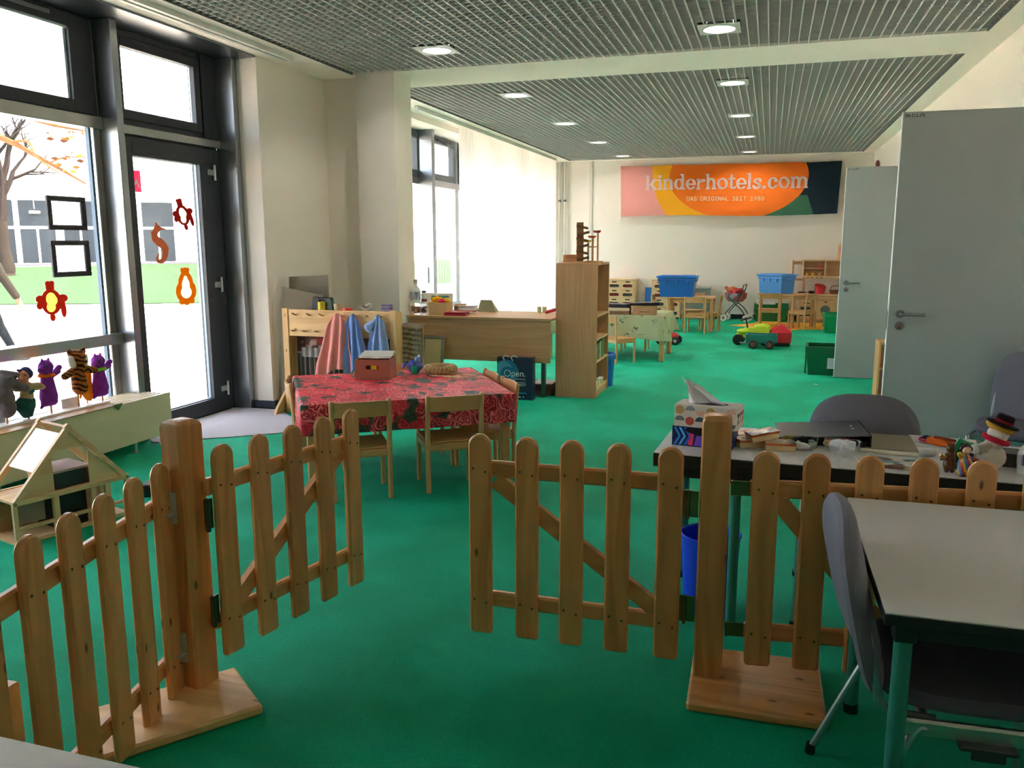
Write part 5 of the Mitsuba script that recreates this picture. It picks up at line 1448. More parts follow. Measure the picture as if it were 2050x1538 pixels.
def glyph(ch):
    if ch == 'k':
        g = [stem(0.10, 0, 1.42), Polygon([(0.26, 0.42), (0.62, 0.90), (0.82, 0.90), (0.46, 0.46)]), Polygon([(0.38, 0.60), (0.54, 0.62), (0.86, 0.06), (0.66, 0.06)]), rr(0.56, 0.88, 0.90, 0.98, 0.04), rr(0.58, 0, 0.94, 0.10, 0.04)]
        return unary_union(g), 0.94
    if ch == 'i':
        return unary_union([stem(0.10, 0, 0.98), Point(0.18, 1.24).buffer(0.13)]), 0.38
    if ch == 'n':
        return unary_union([stem(0.10, 0, 0.98), arch(0.12, 0.76)]), 0.86
    if ch == 'h':
        return unary_union([stem(0.10, 0, 1.42), arch(0.12, 0.76)]), 0.86
    if ch == 'm':
        return unary_union([stem(0.10, 0, 0.98), arch(0.12, 0.72), arch(0.58, 1.22)]), 1.32
    if ch == 'd':
        return unary_union([bowl(0.40, 0.49, 0.74, 1.0, 0.19, 0.10), stem(0.60, 0, 1.42, False), rr(0.62, 0, 0.88, 0.10, 0.04)]), 0.88
    if ch == 'e':
        g = bowl(0.42, 0.49, 0.76, 1.0, 0.18, 0.10).difference(Polygon([(0.40, 0.44), (1.0, 0.44), (1.0, 0.20), (0.60, 0.26)]))
        return unary_union([g, rr(0.12, 0.42, 0.78, 0.53, 0.03)]), 0.80
    if ch == 'r':
        return unary_union([stem(0.10, 0, 0.98), Point(0.55, 0.82).buffer(0.14), Polygon([(0.24, 0.62), (0.40, 0.92), (0.58, 0.96), (0.5, 0.82), (0.30, 0.6)])]), 0.68
    if ch == 'o':
        return bowl(0.42, 0.49, 0.80, 1.0, 0.19, 0.10, 12), 0.84
    if ch == 't':
        return unary_union([rr(0.14, 0.10, 0.14 + S, 1.28), rr(0.0, 0.86, 0.50, 0.97, 0.03), bowl(0.36, 0.20, 0.44, 0.40, 0.16, 0.12).intersection(sbox(0, 0, 0.6, 0.22))]), 0.54
    if ch == 'l':
        return stem(0.10, 0, 1.42), 0.38
    if ch == 's':
        a = smoothpath([(0.60, 0.74), (0.46, 0.90), (0.22, 0.84), (0.22, 0.62), (0.42, 0.48), (0.56, 0.30), (0.42, 0.09), (0.20, 0.10), (0.10, 0.26)], 6)
        return unary_union([LineString(a).buffer(0.085), Point(0.60, 0.76).buffer(0.07), Point(0.10, 0.24).buffer(0.07)]), 0.70
    if ch == 'c':
        g = bowl(0.42, 0.49, 0.76, 1.0, 0.19, 0.10).difference(sbox(0.50, 0.30, 1.0, 0.68))
        return unary_union([g, Point(0.64, 0.70).buffer(0.13)]), 0.80
    if ch == '.':
        return Point(0.16, 0.13).buffer(0.14), 0.34


def hang(poly, name, color, lift=0.004):
    """A flat drawing in banner metres laid onto the hanging cloth."""
    m = prism(poly, 0.002)
    m = m.subdivide_to_size(0.09) if hasattr(m, 'subdivide_to_size') else m
    V = np.array(m.vertices)
    Q = banner_pt(V[:, 0] / BW, V[:, 1] / BH)
    Q[:, 1] -= lift + V[:, 2]
    p.add(name, trimesh.Trimesh(Q, m.faces, process=False), 'fabric', color, smooth=False)


xh, cx = 0.205, 0.0
word = []
for ch in 'kinderhotels.com':
    g, adv = glyph(ch)
    word.append((g, cx))
    cx += adv + 0.03
kx = (3.02 / (cx * xh))
for g, x in word:
    hang(affinity.affine_transform(g.buffer(0.022, 2), [xh * kx, 0, 0, xh, 0.485 + x * xh * kx, 0.50]), 'letter', '#e6c3bd')
small = []
for i, ch in enumerate('DAS ORIGINAL SEIT 1988'):
    if ch != ' ':
        t = meshkit.text_mesh(ch, 0.074, 0.002, True)
        w0 = t.bounds[1][0] - t.bounds[0][0]
        V = np.array(t.vertices)
        V[:, 0] += 1.29 + i * 0.066 + (0.05 - w0) / 2 - t.bounds[0][0]
        V[:, 1] += 0.285
        Q = banner_pt(V[:, 0] / BW, V[:, 1] / BH)
        Q[:, 1] -= 0.004 + V[:, 2]
        p.add('letter', trimesh.Trimesh(Q, t.faces, process=False), 'fabric', '#f7d3ae', smooth=False)
for x in (0.01, 1.0, 2.02, 3.05, 4.03):
    p.add('nail', cyl((BX0 + x, BY - 0.035, BZ1 + 0.0), (BX0 + x, 16.598, BZ1 + 0.004), 0.004, 8), 'metal', '#8a8a8a')
spawn(p, 'banner', 'wide orange, pink and dark blue cloth banner reading kinderhotels.com on the back wall', 'banner')
# ================================================================ by the windows: mat, bench, puppets, doll house, window pictures
pts = [(-4.62, 5.22), (-4.40, 5.02), (-4.19, 5.19), (-3.97, 5.33), (-3.60, 5.62), (-3.86, 6.05), (-4.22, 6.36), (-4.60, 6.30)]
one('door_mat', prism(Polygon(pts).buffer(0.02), 0.007), 'fabric', '#a9a6ad', 'grey door mat on the carpet inside the glass door', 'mat', at(0, 0, 0.0005))
one('mat_strip', bx(-4.50, -4.02, 6.352, 6.382, 0, 0.012, 0.003), 'fabric', '#17181b', 'dark edging strip on the carpet along the wall by the door mat', 'strip')

# beige slatted radiator bench
p = Proto()
bx0, bx1, by0, by1, bz = -4.585, -4.28, 2.75, 5.08, 0.385
p.add('panel', bx(bx1 - 0.012, bx1, by0, by1, 0.08, bz, 0.003), 'laminate', '#d6c9a8', label='beige front panel')
p.add('panel', bx(bx0, bx0 + 0.012, by0, by1, 0.08, bz, 0.003), 'laminate', '#d6c9a8')
p.add('end_panel', bx(bx0 + 0.012, bx1 - 0.012, by1 - 0.012, by1, 0.08, bz - 0.01, 0.002), 'laminate', '#d6c9a8')
for i in range(6):
    x = bx0 + 0.035 + i * 0.047
    p.add('slat', bx(x - 0.016, x + 0.016, by0, by1 - 0.012, bz - 0.02, bz - 0.002, 0.004), 'laminate', '#dccfb4')
for y in (5.0, 4.72, 3.6, 2.9):
    for x in (bx1 - 0.03, bx0 + 0.03):
        p.add('foot', cat(cyl((x, y, 0), (x, y, 0.10), 0.014, 10), cyl((x, y, 0), (x, y, 0.008), 0.026, 12)), 'metal', '#b9bcb8')
spawn(p, 'radiator_bench', 'long beige slatted radiator bench under the tall window', 'radiator')
p = Proto()
PZ = 0.386
p.add('board', bx(-4.47, -4.37, 2.9, 4.585, PZ, PZ + 0.022, 0.003), 'laminate', '#e9e4da')
p.add('felt_tab', hull([[-4.262, 4.50, PZ + 0.01], [-4.262, 4.58, PZ + 0.01], [-4.275, 4.50, PZ + 0.01], [-4.275, 4.58, PZ + 0.01], [-4.262, 4.54, PZ - 0.03], [-4.275, 4.54, PZ - 0.03]]), 'fabric', '#5c7a5a')
p.add('lath', bx(-4.37, -4.265, 2.9, 4.56, PZ, PZ + 0.008, 0.002), 'oak', grain=1)
spawn(p, 'puppet_board', 'white board on the radiator bench holding the hand puppets', 'board')
PZ += 0.022
PXX = -4.42


def stick(p, y, z1, x=PXX):
    p.add('stick', cyl((x, y, PZ - 0.001), (x, y, z1), 0.006, 8), 'beech')


def fuzz(c1, c2, f=60, seed=0):
    a, b = lin(c1), lin(c2)
    return lambda V: a + (b - a) * meshkit.fbm(V * f, 2, seed)[:, None]


# purple dragon puppets
def purple(y, zt, zb, label, collar, wing, lean=0.0):
    p = Proto()
    x = PXX
    body = blobs([((x, y, zb + 0.06), 0.055, (x, y + lean, zt - 0.10), 0.034), ((x, y - 0.03, zb + 0.03), 0.028, (x, y + 0.03, zb + 0.03), 0.03), ((x, y + lean, zt - 0.10), 0.024, (x, y + lean, zt - 0.045), 0.046), ((x, y + lean, zt - 0.05), 0.036, (x + 0.012, y + lean - 0.045, zt - 0.06), 0.024),
                  ((x, y + lean - 0.02, zt - 0.02), 0.014, (x, y + lean - 0.025, zt + 0.005), 0.006), ((x, y + lean + 0.02, zt - 0.02), 0.014, (x, y + lean + 0.025, zt + 0.004), 0.006), ((x, y, zt - 0.12), 0.02, (x + 0.02, y + wing * 0.075, zt - 0.085), 0.016), ((x, y + wing * 0.06, zt - 0.09), 0.015, (x + .02, y + wing * 0.085, zt - 0.06), 0.018),
                  ((x, y - 0.03, zb + 0.03), 0.02, (x, y - 0.065, zb + 0.0), 0.007)], 0.012)
    p.add('body', body, 'fabric', fuzz('#6e2a86', '#8e3fa6'), smooth=True)
    p.add('collar', tube(np.stack([x + 0.04 * np.cos(np.arange(16) * PI / 8), y + lean + 0.04 * np.sin(np.arange(16) * PI / 8), zt - 0.10 + 0.004 * np.sin(np.arange(16) * 3.0)], 1), 0.011, 8, True), 'fabric', collar)
    for s in (-1, 1):
        p.add('eye', ball((x + 0.040, y + lean - 0.012 + s * 0.018, zt - 0.035), 0.007, 1), 'plastic', '#1c1a22')
    stick(p, y + 0.01, zb + 0.03)
    spawn(p, 'hand_puppet', label, 'puppet')


purple(4.12, 0.758, 0.455, 'purple dragon hand puppet with an orange collar, left of the tiger', '#e06a1e', 1)
purple(4.555, 0.735, 0.44, 'purple dragon hand puppet with a green collar, right of the tiger', '#8fce3a', 1)
# tiger
p = Proto()
x, y = PXX + 0.03, 4.345
tg = blobs([((x, y + 0.005, 0.54), 0.05, (x, y - 0.005, 0.66), 0.042), ((x, y, 0.66), 0.035, (x, y, 0.69), 0.035), ((x, y, 0.735), 0.052, (x, y, 0.745), 0.054), ((x + 0.035, y, 0.72), 0.03, (x + 0.05, y, 0.715), 0.022), ((x, y - 0.02, 0.665), 0.028, (x + 0.01, y - 0.12, 0.635), 0.023), ((x, y + 0.02, 0.67), 0.028, (x + 0.01, y + 0.13, 0.64), 0.023),
            ((x, y - 0.05, 0.775), 0.02, (x, y - 0.062, 0.80), 0.011), ((x, y + 0.05, 0.775), 0.02, (x, y + 0.06, 0.795), 0.013)], 0.007, 4)


def stripes(V):
    s = np.sin(V[:, 2] * 190 + 2.2 * np.sin(V[:, 1] * 45) + 4 * meshkit.noise(V * 24) + np.where(np.abs(V[:, 1] - 4.345) > 0.06, V[:, 1] * 190, 0))
    return np.where(s[:, None] > 0.15, lin('#2b1a10'), lin('#a8622c'))


p.add('body', tg, 'fabric', stripes, smooth=True)
for s in (-1, 1):
    p.add('cheek', blobs([((x + 0.012, y + s * 0.050, 0.70), 0.022, (x + 0.008, y + s * 0.058, 0.745), 0.020)], 0.01), 'fabric', '#efe6da')
    p.add('eye', ball((x + 0.052, y + s * 0.02, 0.75), 0.006, 1), 'plastic', '#141414')
p.add('nose', ball((x + 0.075, y, 0.722), 0.010, 1), 'plastic', '#3a1f1a')
stick(p, y + 0.01, 0.53)
spawn(p, 'hand_puppet', 'striped brown tiger hand puppet between the purple dragons', 'puppet')
# dwarf
p = Proto()
x, y = PXX, 3.955
p.add('trousers', lumpy(blobs([((x, y - 0.012, 0.455), 0.042, (x, y - 0.012, 0.50), 0.058), ((x, y - 0.01, 0.50), 0.05, (x, y - 0.01, 0.53), 0.035)], 0.012), 0.012, 26, 2), 'fabric', fuzz('#1f4a44', '#2e5f58'), smooth=True)
p.add('shirt', blobs([((x, y, 0.54), 0.04, (x, y + 0.01, 0.61), 0.035), ((x, y + 0.01, 0.605), 0.028, (x + 0.01, y + 0.09, 0.60), 0.024), ((x, y + 0.01, 0.605), 0.028, (x, y - 0.07, 0.615), 0.024)], 0.012), 'fabric', fuzz('#a98f6a', '#c2aa84'), smooth=True)
p.add('hand', blobs([((x + 0.01, y + 0.10, 0.595), 0.018, (x + 0.012, y + 0.118, 0.59), 0.016)], 0.01), 'fabric', '#d9a58a')
p.add('head', blobs([((x, y - 0.01, 0.685), 0.036, (x, y - 0.008, 0.665), 0.032), ((x + 0.01, y - 0.035, 0.672), 0.012, (x + 0.015, y - 0.05, 0.668), 0.012), ((x, y, 0.63), 0.02, (x, y, 0.66), 0.02)], 0.009), 'matte', '#d58d6c')
p.add('cap', blobs([((x, y + 0.012, 0.70), 0.036, (x, y + 0.022, 0.69), 0.034), ((x, y - 0.02, 0.712), 0.012, (x, y - 0.045, 0.722), 0.006)], 0.010), 'fabric', '#3b3866')
p.add('eye', ball((x + 0.034, y - 0.022, 0.69), 0.005, 1), 'plastic', '#1a1a1a')
p.add('patch', hull([[x + 0.037, y - 0.015, 0.585], [x + 0.037, y + 0.03, 0.595], [x + 0.041, y - 0.01, 0.565], [x + 0.041, y + 0.025, 0.575], [x + 0.03, y, 0.58]]), 'fabric', '#2f5560')
stick(p, y, 0.46)
spawn(p, 'hand_puppet', 'boy hand puppet with a dark cap, beige shirt and green trousers on the bench', 'puppet')
# grey elephant / mouse
p = Proto()
x, y = PXX, 3.80
el = blobs([((x, y, 0.50), 0.06, (x, y, 0.60), 0.05), ((x, y, 0.665), 0.055, (x, y + 0.02, 0.675), 0.055), ((x, y + 0.05, 0.665), 0.034, (x + 0.03, y + 0.09, 0.625), 0.028), ((x + 0.03, y + 0.09, 0.625), 0.026, (x + 0.04, y + 0.12, 0.61), 0.022), ((x, y + 0.0, 0.72), 0.022, (x + 0.03, y + 0.075, 0.70), 0.018), ((x, y - 0.03, 0.60), 0.03, (x + 0.02, y - 0.06, 0.575), 0.03), ((x, y, 0.59), 0.028, (x + 0.03, y + 0.01, 0.57), 0.03)], 0.010, 5)
p.add('body', el, 'fabric', fuzz('#5d565c', '#756d72'), smooth=True)
for s in (-1, 1):
    p.add('eye', ball((x + 0.052, y + 0.03 + s * 0.02, 0.69), 0.006, 1), 'plastic', '#131313')
stick(p, y, 0.50)
spawn(p, 'hand_puppet', 'grey elephant hand puppet at the left edge of the bench', 'puppet')
# orange flame shape behind
fl = Polygon([(0.0, 0.0), (0.035, -0.012), (0.06, 0.01), (0.062, 0.06), (0.05, 0.12), (0.055, 0.18), (0.045, 0.225), (0.012, 0.23), (-0.012, 0.205), (-0.015, 0.13), (-0.035, 0.08), (-0.05, 0.02), (-0.03, 0.06), (-0.02, 0.03)]).buffer(0.006)
m = prism(fl, 0.006)
m.apply_transform(np.array([[0, 0, 1, 0], [1, 0, 0, 0], [0, 1, 0, 0], [0, 0, 0, 1.]]))
p = Proto()
p.add('felt', move(m, PXX - 0.03, 4.45, PZ + 0.03), 'fabric', '#f08a1e')
p.add('stick', cyl((PXX - 0.032, 4.462, PZ - 0.001), (PXX - 0.032, 4.462, PZ + 0.10), 0.004, 8), 'beech')
spawn(p, 'felt_flame', 'flat orange felt flame behind the tiger puppet', 'decoration')
one('paper_sheet', move(bx(-0.002, 0.0, -0.07, 0.07, 0, 0.06), PXX - 0.045, 4.33, PZ), 'matte', '#d9d6d6', 'pale paper leaning behind the tiger puppet on the bench', 'paper')

# window pictures
def yz(poly, t, x):
    m = prism(poly, t)
    m.apply_transform(np.array([[0, 0, 1, x], [1, 0, 0, 0], [0, 1, 0, 0], [0, 0, 0, 1.]]))
    return m


scene['bsdf_tissue'] = {'type': 'principledthin', 'base_color': rgb('#f7ea8c'), 'roughness': 0.9, 'diff_trans': 1.5}
scene['bsdf_whitepaper'] = {'type': 'principledthin', 'base_color': rgb('#f4f4f4'), 'roughness': 0.9, 'diff_trans': 1.3}
XG = XW - 0.037
blob = lambda *c: unary_union([affinity.scale(Point(a, b).buffer(1, 16), r, q) for a, b, r, q in c])


def window_turtle(y, z, rot, color, label, s=1.0):
    o = blob((0, 0, 0.062, 0.085), (0.0, 0.10, 0.024, 0.035), (0.075, 0.02, 0.03, 0.024), (-0.07, 0.025, 0.022, 0.022), (-0.075, -0.02, 0.016, 0.022), (0.0, -0.105, 0.014, 0.024), (0.075, -0.06, 0.014, 0.05), (0.055, -0.02, 0.03, 0.03), (0.012, 0.125, 0.014, 0.016), (-0.012, 0.125, 0.014, 0.016)).buffer(0.006).buffer(-0.004)
    i = blob((0, 0.02, 0.034, 0.045), (-0.004, -0.035, 0.030, 0.034), (0.012, 0.01, 0.03, 0.035))
    p = Proto()
    tr = lambda g: affinity.translate(affinity.scale(affinity.rotate(g, rot, origin=(0, 0)), s * 1.3, s, origin=(0, 0)), y, z)
    p.add('frame', yz(tr(o.difference(i)), 0.004, XG + 0.004), 'paperthin', color)
    p.add('tissue', yz(tr(i.buffer(0.003)), 0.0006, XG + 0.002), 'tissue', smooth=False)
    spawn(p, 'window_picture', label, 'window picture')


window_turtle(4.462, 1.10, 0, '#b84632', 'red paper turtle with a yellow middle on the tall window pane')
window_turtle(5.865, 1.722, 14, '#96302c', 'dark red paper turtle high on the glass door', 0.95)
o = blob((0, 0.0, 0.105, 0.10), (0, 0.07, 0.075, 0.09), (0, 0.13, 0.045, 0.05), (0, 0.165, 0.042, 0.022), (-0.03, 0.18, 0.015, 0.015), (0.0, 0.185, 0.015, 0.015), (0.03, 0.18, 0.015, 0.015), (-0.05, -0.085, 0.03, 0.025), (0.05, -0.085, 0.03, 0.025), (0.0, -0.098, 0.03, 0.02))
i = blob((0, -0.01, 0.058, 0.05), (0, 0.05, 0.042, 0.06), (0, 0.10, 0.022, 0.03))
p = Proto()
o, i = affinity.scale(o, 1.2, 1, origin=(0, 0)), affinity.scale(i, 1.2, 1, origin=(0, 0))
p.add('frame', yz(affinity.translate(o.difference(i), 5.842, 1.095), 0.004, XG + 0.004), 'paperthin', '#d08a1e')
p.add('tissue', yz(affinity.translate(i.buffer(0.003), 5.842, 1.095), 0.0006, XG + 0.002), 'tissue', smooth=False)
spawn(p, 'window_picture', 'yellow brown paper pear with a pale middle low on the glass door', 'window picture')
sp = smoothpath([(0.075, 0.118), (0.035, 0.125), (0.005, 0.122), (-0.025, 0.085), (-0.02, 0.045), (0.02, 0.015), (0.055, -0.015), (0.062, -0.065), (0.035, -0.12), (-0.005, -0.13), (-0.02, -0.105), (0.0, -0.075)], 8)
rad = np.interp(np.arange(len(sp)), [0, 8, 14, 24, 40, 56, 72, 88], [0.004, 0.010, 0.022, 0.026, 0.034, 0.026, 0.013, 0.004])
o = unary_union([Point(*q).buffer(r, 8) for q, r in zip(sp, rad)] + [LineString([sp[k], sp[k + 1]]).buffer(min(rad[k], rad[k + 1])) for k in range(len(sp) - 1)] + [Point(0.002, 0.125).buffer(0.028), Point(-0.045, 0.09).buffer(0.012), Point(-0.04, 0.055).buffer(0.012), Point(-0.005, 0.16).buffer(0.010), Point(0.09, -0.03).buffer(0.010)])
p = Proto()
p.add('', yz(affinity.translate(affinity.scale(o, 1.25, 1.02, origin=(0, 0)), 5.545, 1.482), 0.004, XG + 0.004), 'paperthin', '#b07a5c')
p.parts = [('', p.parts[0][1])]
spawn(p, 'window_picture', 'brown paper seahorse on the glass door', 'window picture')
for z0, z1, l in ((1.585, 1.815, 'upper black picture frame with a blank white sheet on the tall window'), (1.265, 1.515, 'lower black picture frame with a blank white sheet on the tall window')):
    p = Proto()
    y0, y1 = 4.49, 4.822
    for a in (('m', y0, y1, z1 - 0.035, z1), ('m', y0, y1, z0, z0 + 0.035), ('m', y0, y0 + 0.035, z0 + 0.035, z1 - 0.035), ('m', y1 - 0.04, y1, z0 + 0.035, z1 - 0.035)):
        p.add('moulding', bx(XG + 0.003, XG + 0.028, *a[1:], 0.006), 'laminate', '#2e2e30')
    p.add('sheet', bx(XG + 0.004, XG + 0.006, y0 + 0.03, y1 - 0.03, z0 + 0.03, z1 - 0.03), 'whitepaper', smooth=False)
    spawn(p, 'framed_sheet', l, 'picture frame')
# pink sign with a white M on the door pane
p = Proto()
sq = sbox(5.27, 1.885, 5.415, 2.045)
Mp = Polygon([(5.31, 1.915), (5.325, 1.985), (5.35, 1.955), (5.375, 1.985), (5.40, 1.915), (5.385, 1.915), (5.373, 1.95), (5.35, 1.93), (5.335, 1.95), (5.325, 1.915)])
p.add('sticker', yz(sq.difference(Mp), 0.0015, XG - 0.004), 'paperthin', '#e0508a')
p.add('letter', yz(Mp, 0.0015, XG - 0.0038), 'matte', '#f4eef2')
spawn(p, 'door_sign', 'pink square sign with a white letter M at the top of the glass door', 'sign')

# --- doll house
p = Proto()
E0, E1, E2 = np.array([-3.523, 3.008]), np.array([-3.355, 3.605]), np.array([-3.79, 3.085])
ux = (E1 - E0) / np.linalg.norm(E1 - E0)
L = np.linalg.norm(E1 - E0)
ang = math.degrees(math.atan2(ux[1], ux[0]))
DH = at(E0[0], E0[1], 0, ang)     # local x along the front, local +y away from it
DD, EZ, AZ = 0.29, 0.227, 0.575


def gable(y):
    t = 0.022
    g = []
    for (xa, za), (xb, zb) in (((0, EZ), (L / 2, AZ)), ((L, EZ), (L / 2, AZ))):
        d = np.array([xb - xa, zb - za]) / np.hypot(xb - xa, zb - za)
        n = np.array([-d[1], d[0]]) * 0.014
        if xa > 0:
            n = -n
        g.append(hull([[xa - n[0] * 0.2, yy, za - n[1] * 0.2] for yy in (y, y + t)] + [[xb - n[0] * 0.2, yy, zb - n[1] * 0.2] for yy in (y, y + t)] + [[xa - 2 * n[0], yy, za - 2 * n[1]] for yy in (y, y + t)] + [[xb - 2 * n[0], yy, zb - 2 * n[1]] for yy in (y, y + t)]))
    return g


for y in (0.0, DD - 0.022):
    for m in gable(y):
        p.add('roof_beam', m, 'birch', grain=0)
    p.add('beam', bx(0, L, y, y + 0.022, EZ - 0.022, EZ + 0.004, 0.002), 'birch', grain=0)
    p.add('beam', bx(0, L, y, y + 0.022, 0.075, 0.092, 0.002), 'birch', grain=0)
    p.add('beam', bx(0, L, y, y + 0.022, 0.0, 0.022, 0.002), 'birch', grain=0)
    for x in (0, 0.20, 0.40, 0.48, L - 0.022):
        p.add('post', bx(x, x + (0.022 if x in (0, L - 0.022) else 0.03), y, y + 0.022, 0.022, EZ - 0.022, 0.002), 'birch', grain=2)
p.add('floor_board', bx(0.004, L - 0.004, 0.022, DD - 0.022, EZ - 0.012, EZ), 'birch', grain=0)
p.add('base_board', bx(0.004, L - 0.004, 0.022, DD - 0.022, 0.0, 0.012), 'birch', grain=0)
p.add('ridge_rod', cyl((L / 2, 0.02, AZ - 0.02), (L / 2, DD - 0.02, AZ - 0.02), 0.008, 10), 'oak')
sl = (AZ - EZ) / (L / 2)
th = math.atan(sl)
for s, a0, a1, mt, col in ((0, 0.40, 0.90, 'laminate', '#f4f0ec'),):
    q = [(a * L / 2, EZ + a * (AZ - EZ) - 0.014) for a in (a0, a1)]
    p.add('roof_panel', hull([[x, yy, z] for x, z in q for yy in (0.022, DD - 0.022)] + [[x + 0.006, yy, z - 0.006] for x, z in q for yy in (0.022, DD - 0.022)]), mt, col, label='white roof panel')
for xg, w in ((0.03, 0.17), (L - 0.20, 0.17)):
    tri = Polygon([(0.03, EZ + 0.004), (0.215, EZ + 0.004), (0.215, EZ + 0.004 + 0.185 * sl - 0.03), (0.03, EZ + 0.012)]) if xg < 0.1 else Polygon([(L - 0.03, EZ + 0.004), (L - 0.215, EZ + 0.004), (L - 0.215, EZ + 0.004 + 0.185 * sl - 0.03), (L - 0.03, EZ + 0.012)])
    p.add('gable_board', move(upright(prism(tri, 0.008)), 0, 0.020, 0), 'birch', grain=0)
top = Polygon([(L / 2 - 0.085, AZ - 0.03 - 0.085 * sl - 0.008), (L / 2 + 0.085, AZ - 0.03 - 0.085 * sl - 0.008), (L / 2, AZ - 0.035)])
p.add('gable_board', move(upright(prism(top, 0.008)), 0, 0.020, 0), 'birch', grain=0)
p.add('wall_board', bx(0.215, 0.222, 0.022, DD - 0.022, EZ, EZ + 0.14), 'birch', grain=1)
p.add('rear_board', bx(0.02, L - 0.02, DD - 0.028, DD - 0.022, 0.02, EZ - 0.02), 'oak', grain=0)
for x in (0.011, L - 0.011):
    p.add('screw', lathe([(0.008, 0), (0.006, 0.001), (0, -0.002)], 10, (x, 0.0, EZ - 0.010), (0, -1, 0)), 'metal', '#2a2420')
spawn(p, 'doll_house', 'open wooden doll house frame behind the left picket fence', 'doll house', DH)
p = Proto()
p.add('box', bx(0.235, 0.43, 0.045, 0.26, EZ + 0.001, EZ + 0.085, 0.003), 'laminate', '#1d2b2c')
p.add('spine', bx(0.40, 0.432, 0.043, 0.05, EZ + 0.002, EZ + 0.084, 0.003), 'laminate', '#3a2320')
p.add('lid', bx(0.230, 0.435, 0.040, 0.265, EZ + 0.086, EZ + 0.10, 0.003), 'matte', lambda V: lin('#7a6662') + (lin('#c0b0ac') - lin('#7a6662')) * meshkit.fbm(V * 14, 2)[:, None])
spawn(p, 'dark_box', 'dark box with a photo lid inside the upper floor of the doll house', 'box', DH)
one('black_box', cat(bx(0.235, 0.40, 0.05, 0.25, 0.014, 0.19, 0.003)), 'laminate', '#0c0b0c', 'black box inside the lower floor of the doll house', 'box', DH)
one('black_case', bx(0, 0.20, 0, 0.28, 0, 0.075, 0.006), 'plastic', '#15171b', 'low black case on the carpet right of the doll house', 'case', at(-3.52, 3.86, 0, 20))
one('doll_picture', bx(0.035, 0.17, 0.035, 0.038, 0.095, 0.20), 'matte', lambda V: lin('#6b5d50') + (lin('#a39a88') - lin('#6b5d50')) * meshkit.fbm(V * 30, 2)[:, None], 'small picture standing in the lower left window of the doll house', 'picture', DH)

# ================================================================ outside
def ground_tex(p, n, uv):
    return mikit.mix(lin('#d2c8b8').tolist(), lin('#ded5c6').tolist(), mikit.noise(p.x * 1.3, p.y * 1.3, 0.0))


mat('paving', base_color=mikit.proc(ground_tex), roughness=0.9, specular=0.1, two=True)
struct('pavement', bx(-140, -4.76, -90, 150, -0.25, -0.055), 'paving', label='sunlit pale pavement outside the windows')
one('lawn', prism(Polygon([(-62, 0), (-14, 18), (-12, 26), (-10, 50), (-25, 70), (-44, 47)]), 0.02, -0.056), 'matte', fuzz('#22341c', '#2f4628', 0.2), 'green lawn outside behind the pavement', 'lawn', kind='stuff')
p = Proto()
N_ = np.array([0.735, -0.678])
Mb = T().translate([-48.2, 47.2, -0.05]).rotate([0, 0, 1], 47.3)   # local x along the facade, local -y towards the room
p.add('wall', cat(bx(-16, -5.2, 0, 0.4, 0, 9), bx(-5.2, 8, 0.6, 0.9, 0, 9), bx(-5.2, 8, 0, 0.6, 4.7, 9), bx(8, 16, 0, 0.4, 0, 9)), 'matte', '#e3e2e2')
p.add('plinth', bx(-16, 16, -2.5, 0.4, 0.0, 0.12), 'matte', '#54565e')
for i, x0 in enumerate((-5.0, -2.5, 0.2, 2.8, 5.4)):
    w = p.add('window', cat(bx(x0, x0 + 0.12, 0.44, 0.52, 0.15, 4.6), bx(x0 + 2.28, x0 + 2.4, 0.44, 0.52, 0.15, 4.6), bx(x0, x0 + 2.4, 0.44, 0.52, 2.5, 2.7), bx(x0, x0 + 2.4, 0.44, 0.52, 4.48, 4.6), bx(x0 + 1.1, x0 + 1.25, 0.44, 0.52, 0.15, 2.5)), 'laminate', '#eef0f2')
    p.add('pane', bx(x0 + 0.12, x0 + 2.28, 0.47, 0.49, 0.15, 4.5), 'plastic', ('#1f252c', '#262d34', '#1c2229', '#242a31', '#272d33')[i], under=w)
for i, x in enumerate((-3.4, -1.4)):
    p.add('lamp', cat(cyl((x, 0.2, 3.9), (x, 0.2, 4.7), 0.03, 6), bx(x - 0.35, x + 0.35, 0.0, 0.4, 3.55, 3.75, 0.05)), 'laminate', '#f4f4f4')
p.add('door_grille', cat(*[bx(x, x + 0.10, 0.05, 0.12, 0.2, 2.5) for x in (-4.2, -3.75, -3.3)], *[bx(-4.3, -3.2, 0.05, 0.12, z, z + 0.10) for z in (0.2, 1.0, 2.4)]), 'laminate', '#f2f3f5')
spawn(p, 'building', 'pale building with large dark windows across the lawn', 'building', Mb)

# trees
rt_ = np.random.default_rng(11)


def grow(segs, p0, d, r, n, depth):
    pts_, q, dd = [np.array(p0, float)], np.array(p0, float), np.array(d, float)
    for i in range(4):
        dd = dd + rt_.normal(0, 0.10, 3)
        dd /= np.linalg.norm(dd)
        q = q + dd * n / 4
        pts_.append(q)
    segs.append(tube(np.array(pts_), np.linspace(r, r * 0.6, 5), 6))
    if depth > 0:
        for k in range(3 if depth > 1 else 4):
            e = dd + rt_.normal(0, 0.55, 3) + np.array([0, 0, 0.25])
            e /= np.linalg.norm(e)
            grow(segs, pts_[2 + (k % 3)], e, r * 0.5, n * 0.72, depth - 1)


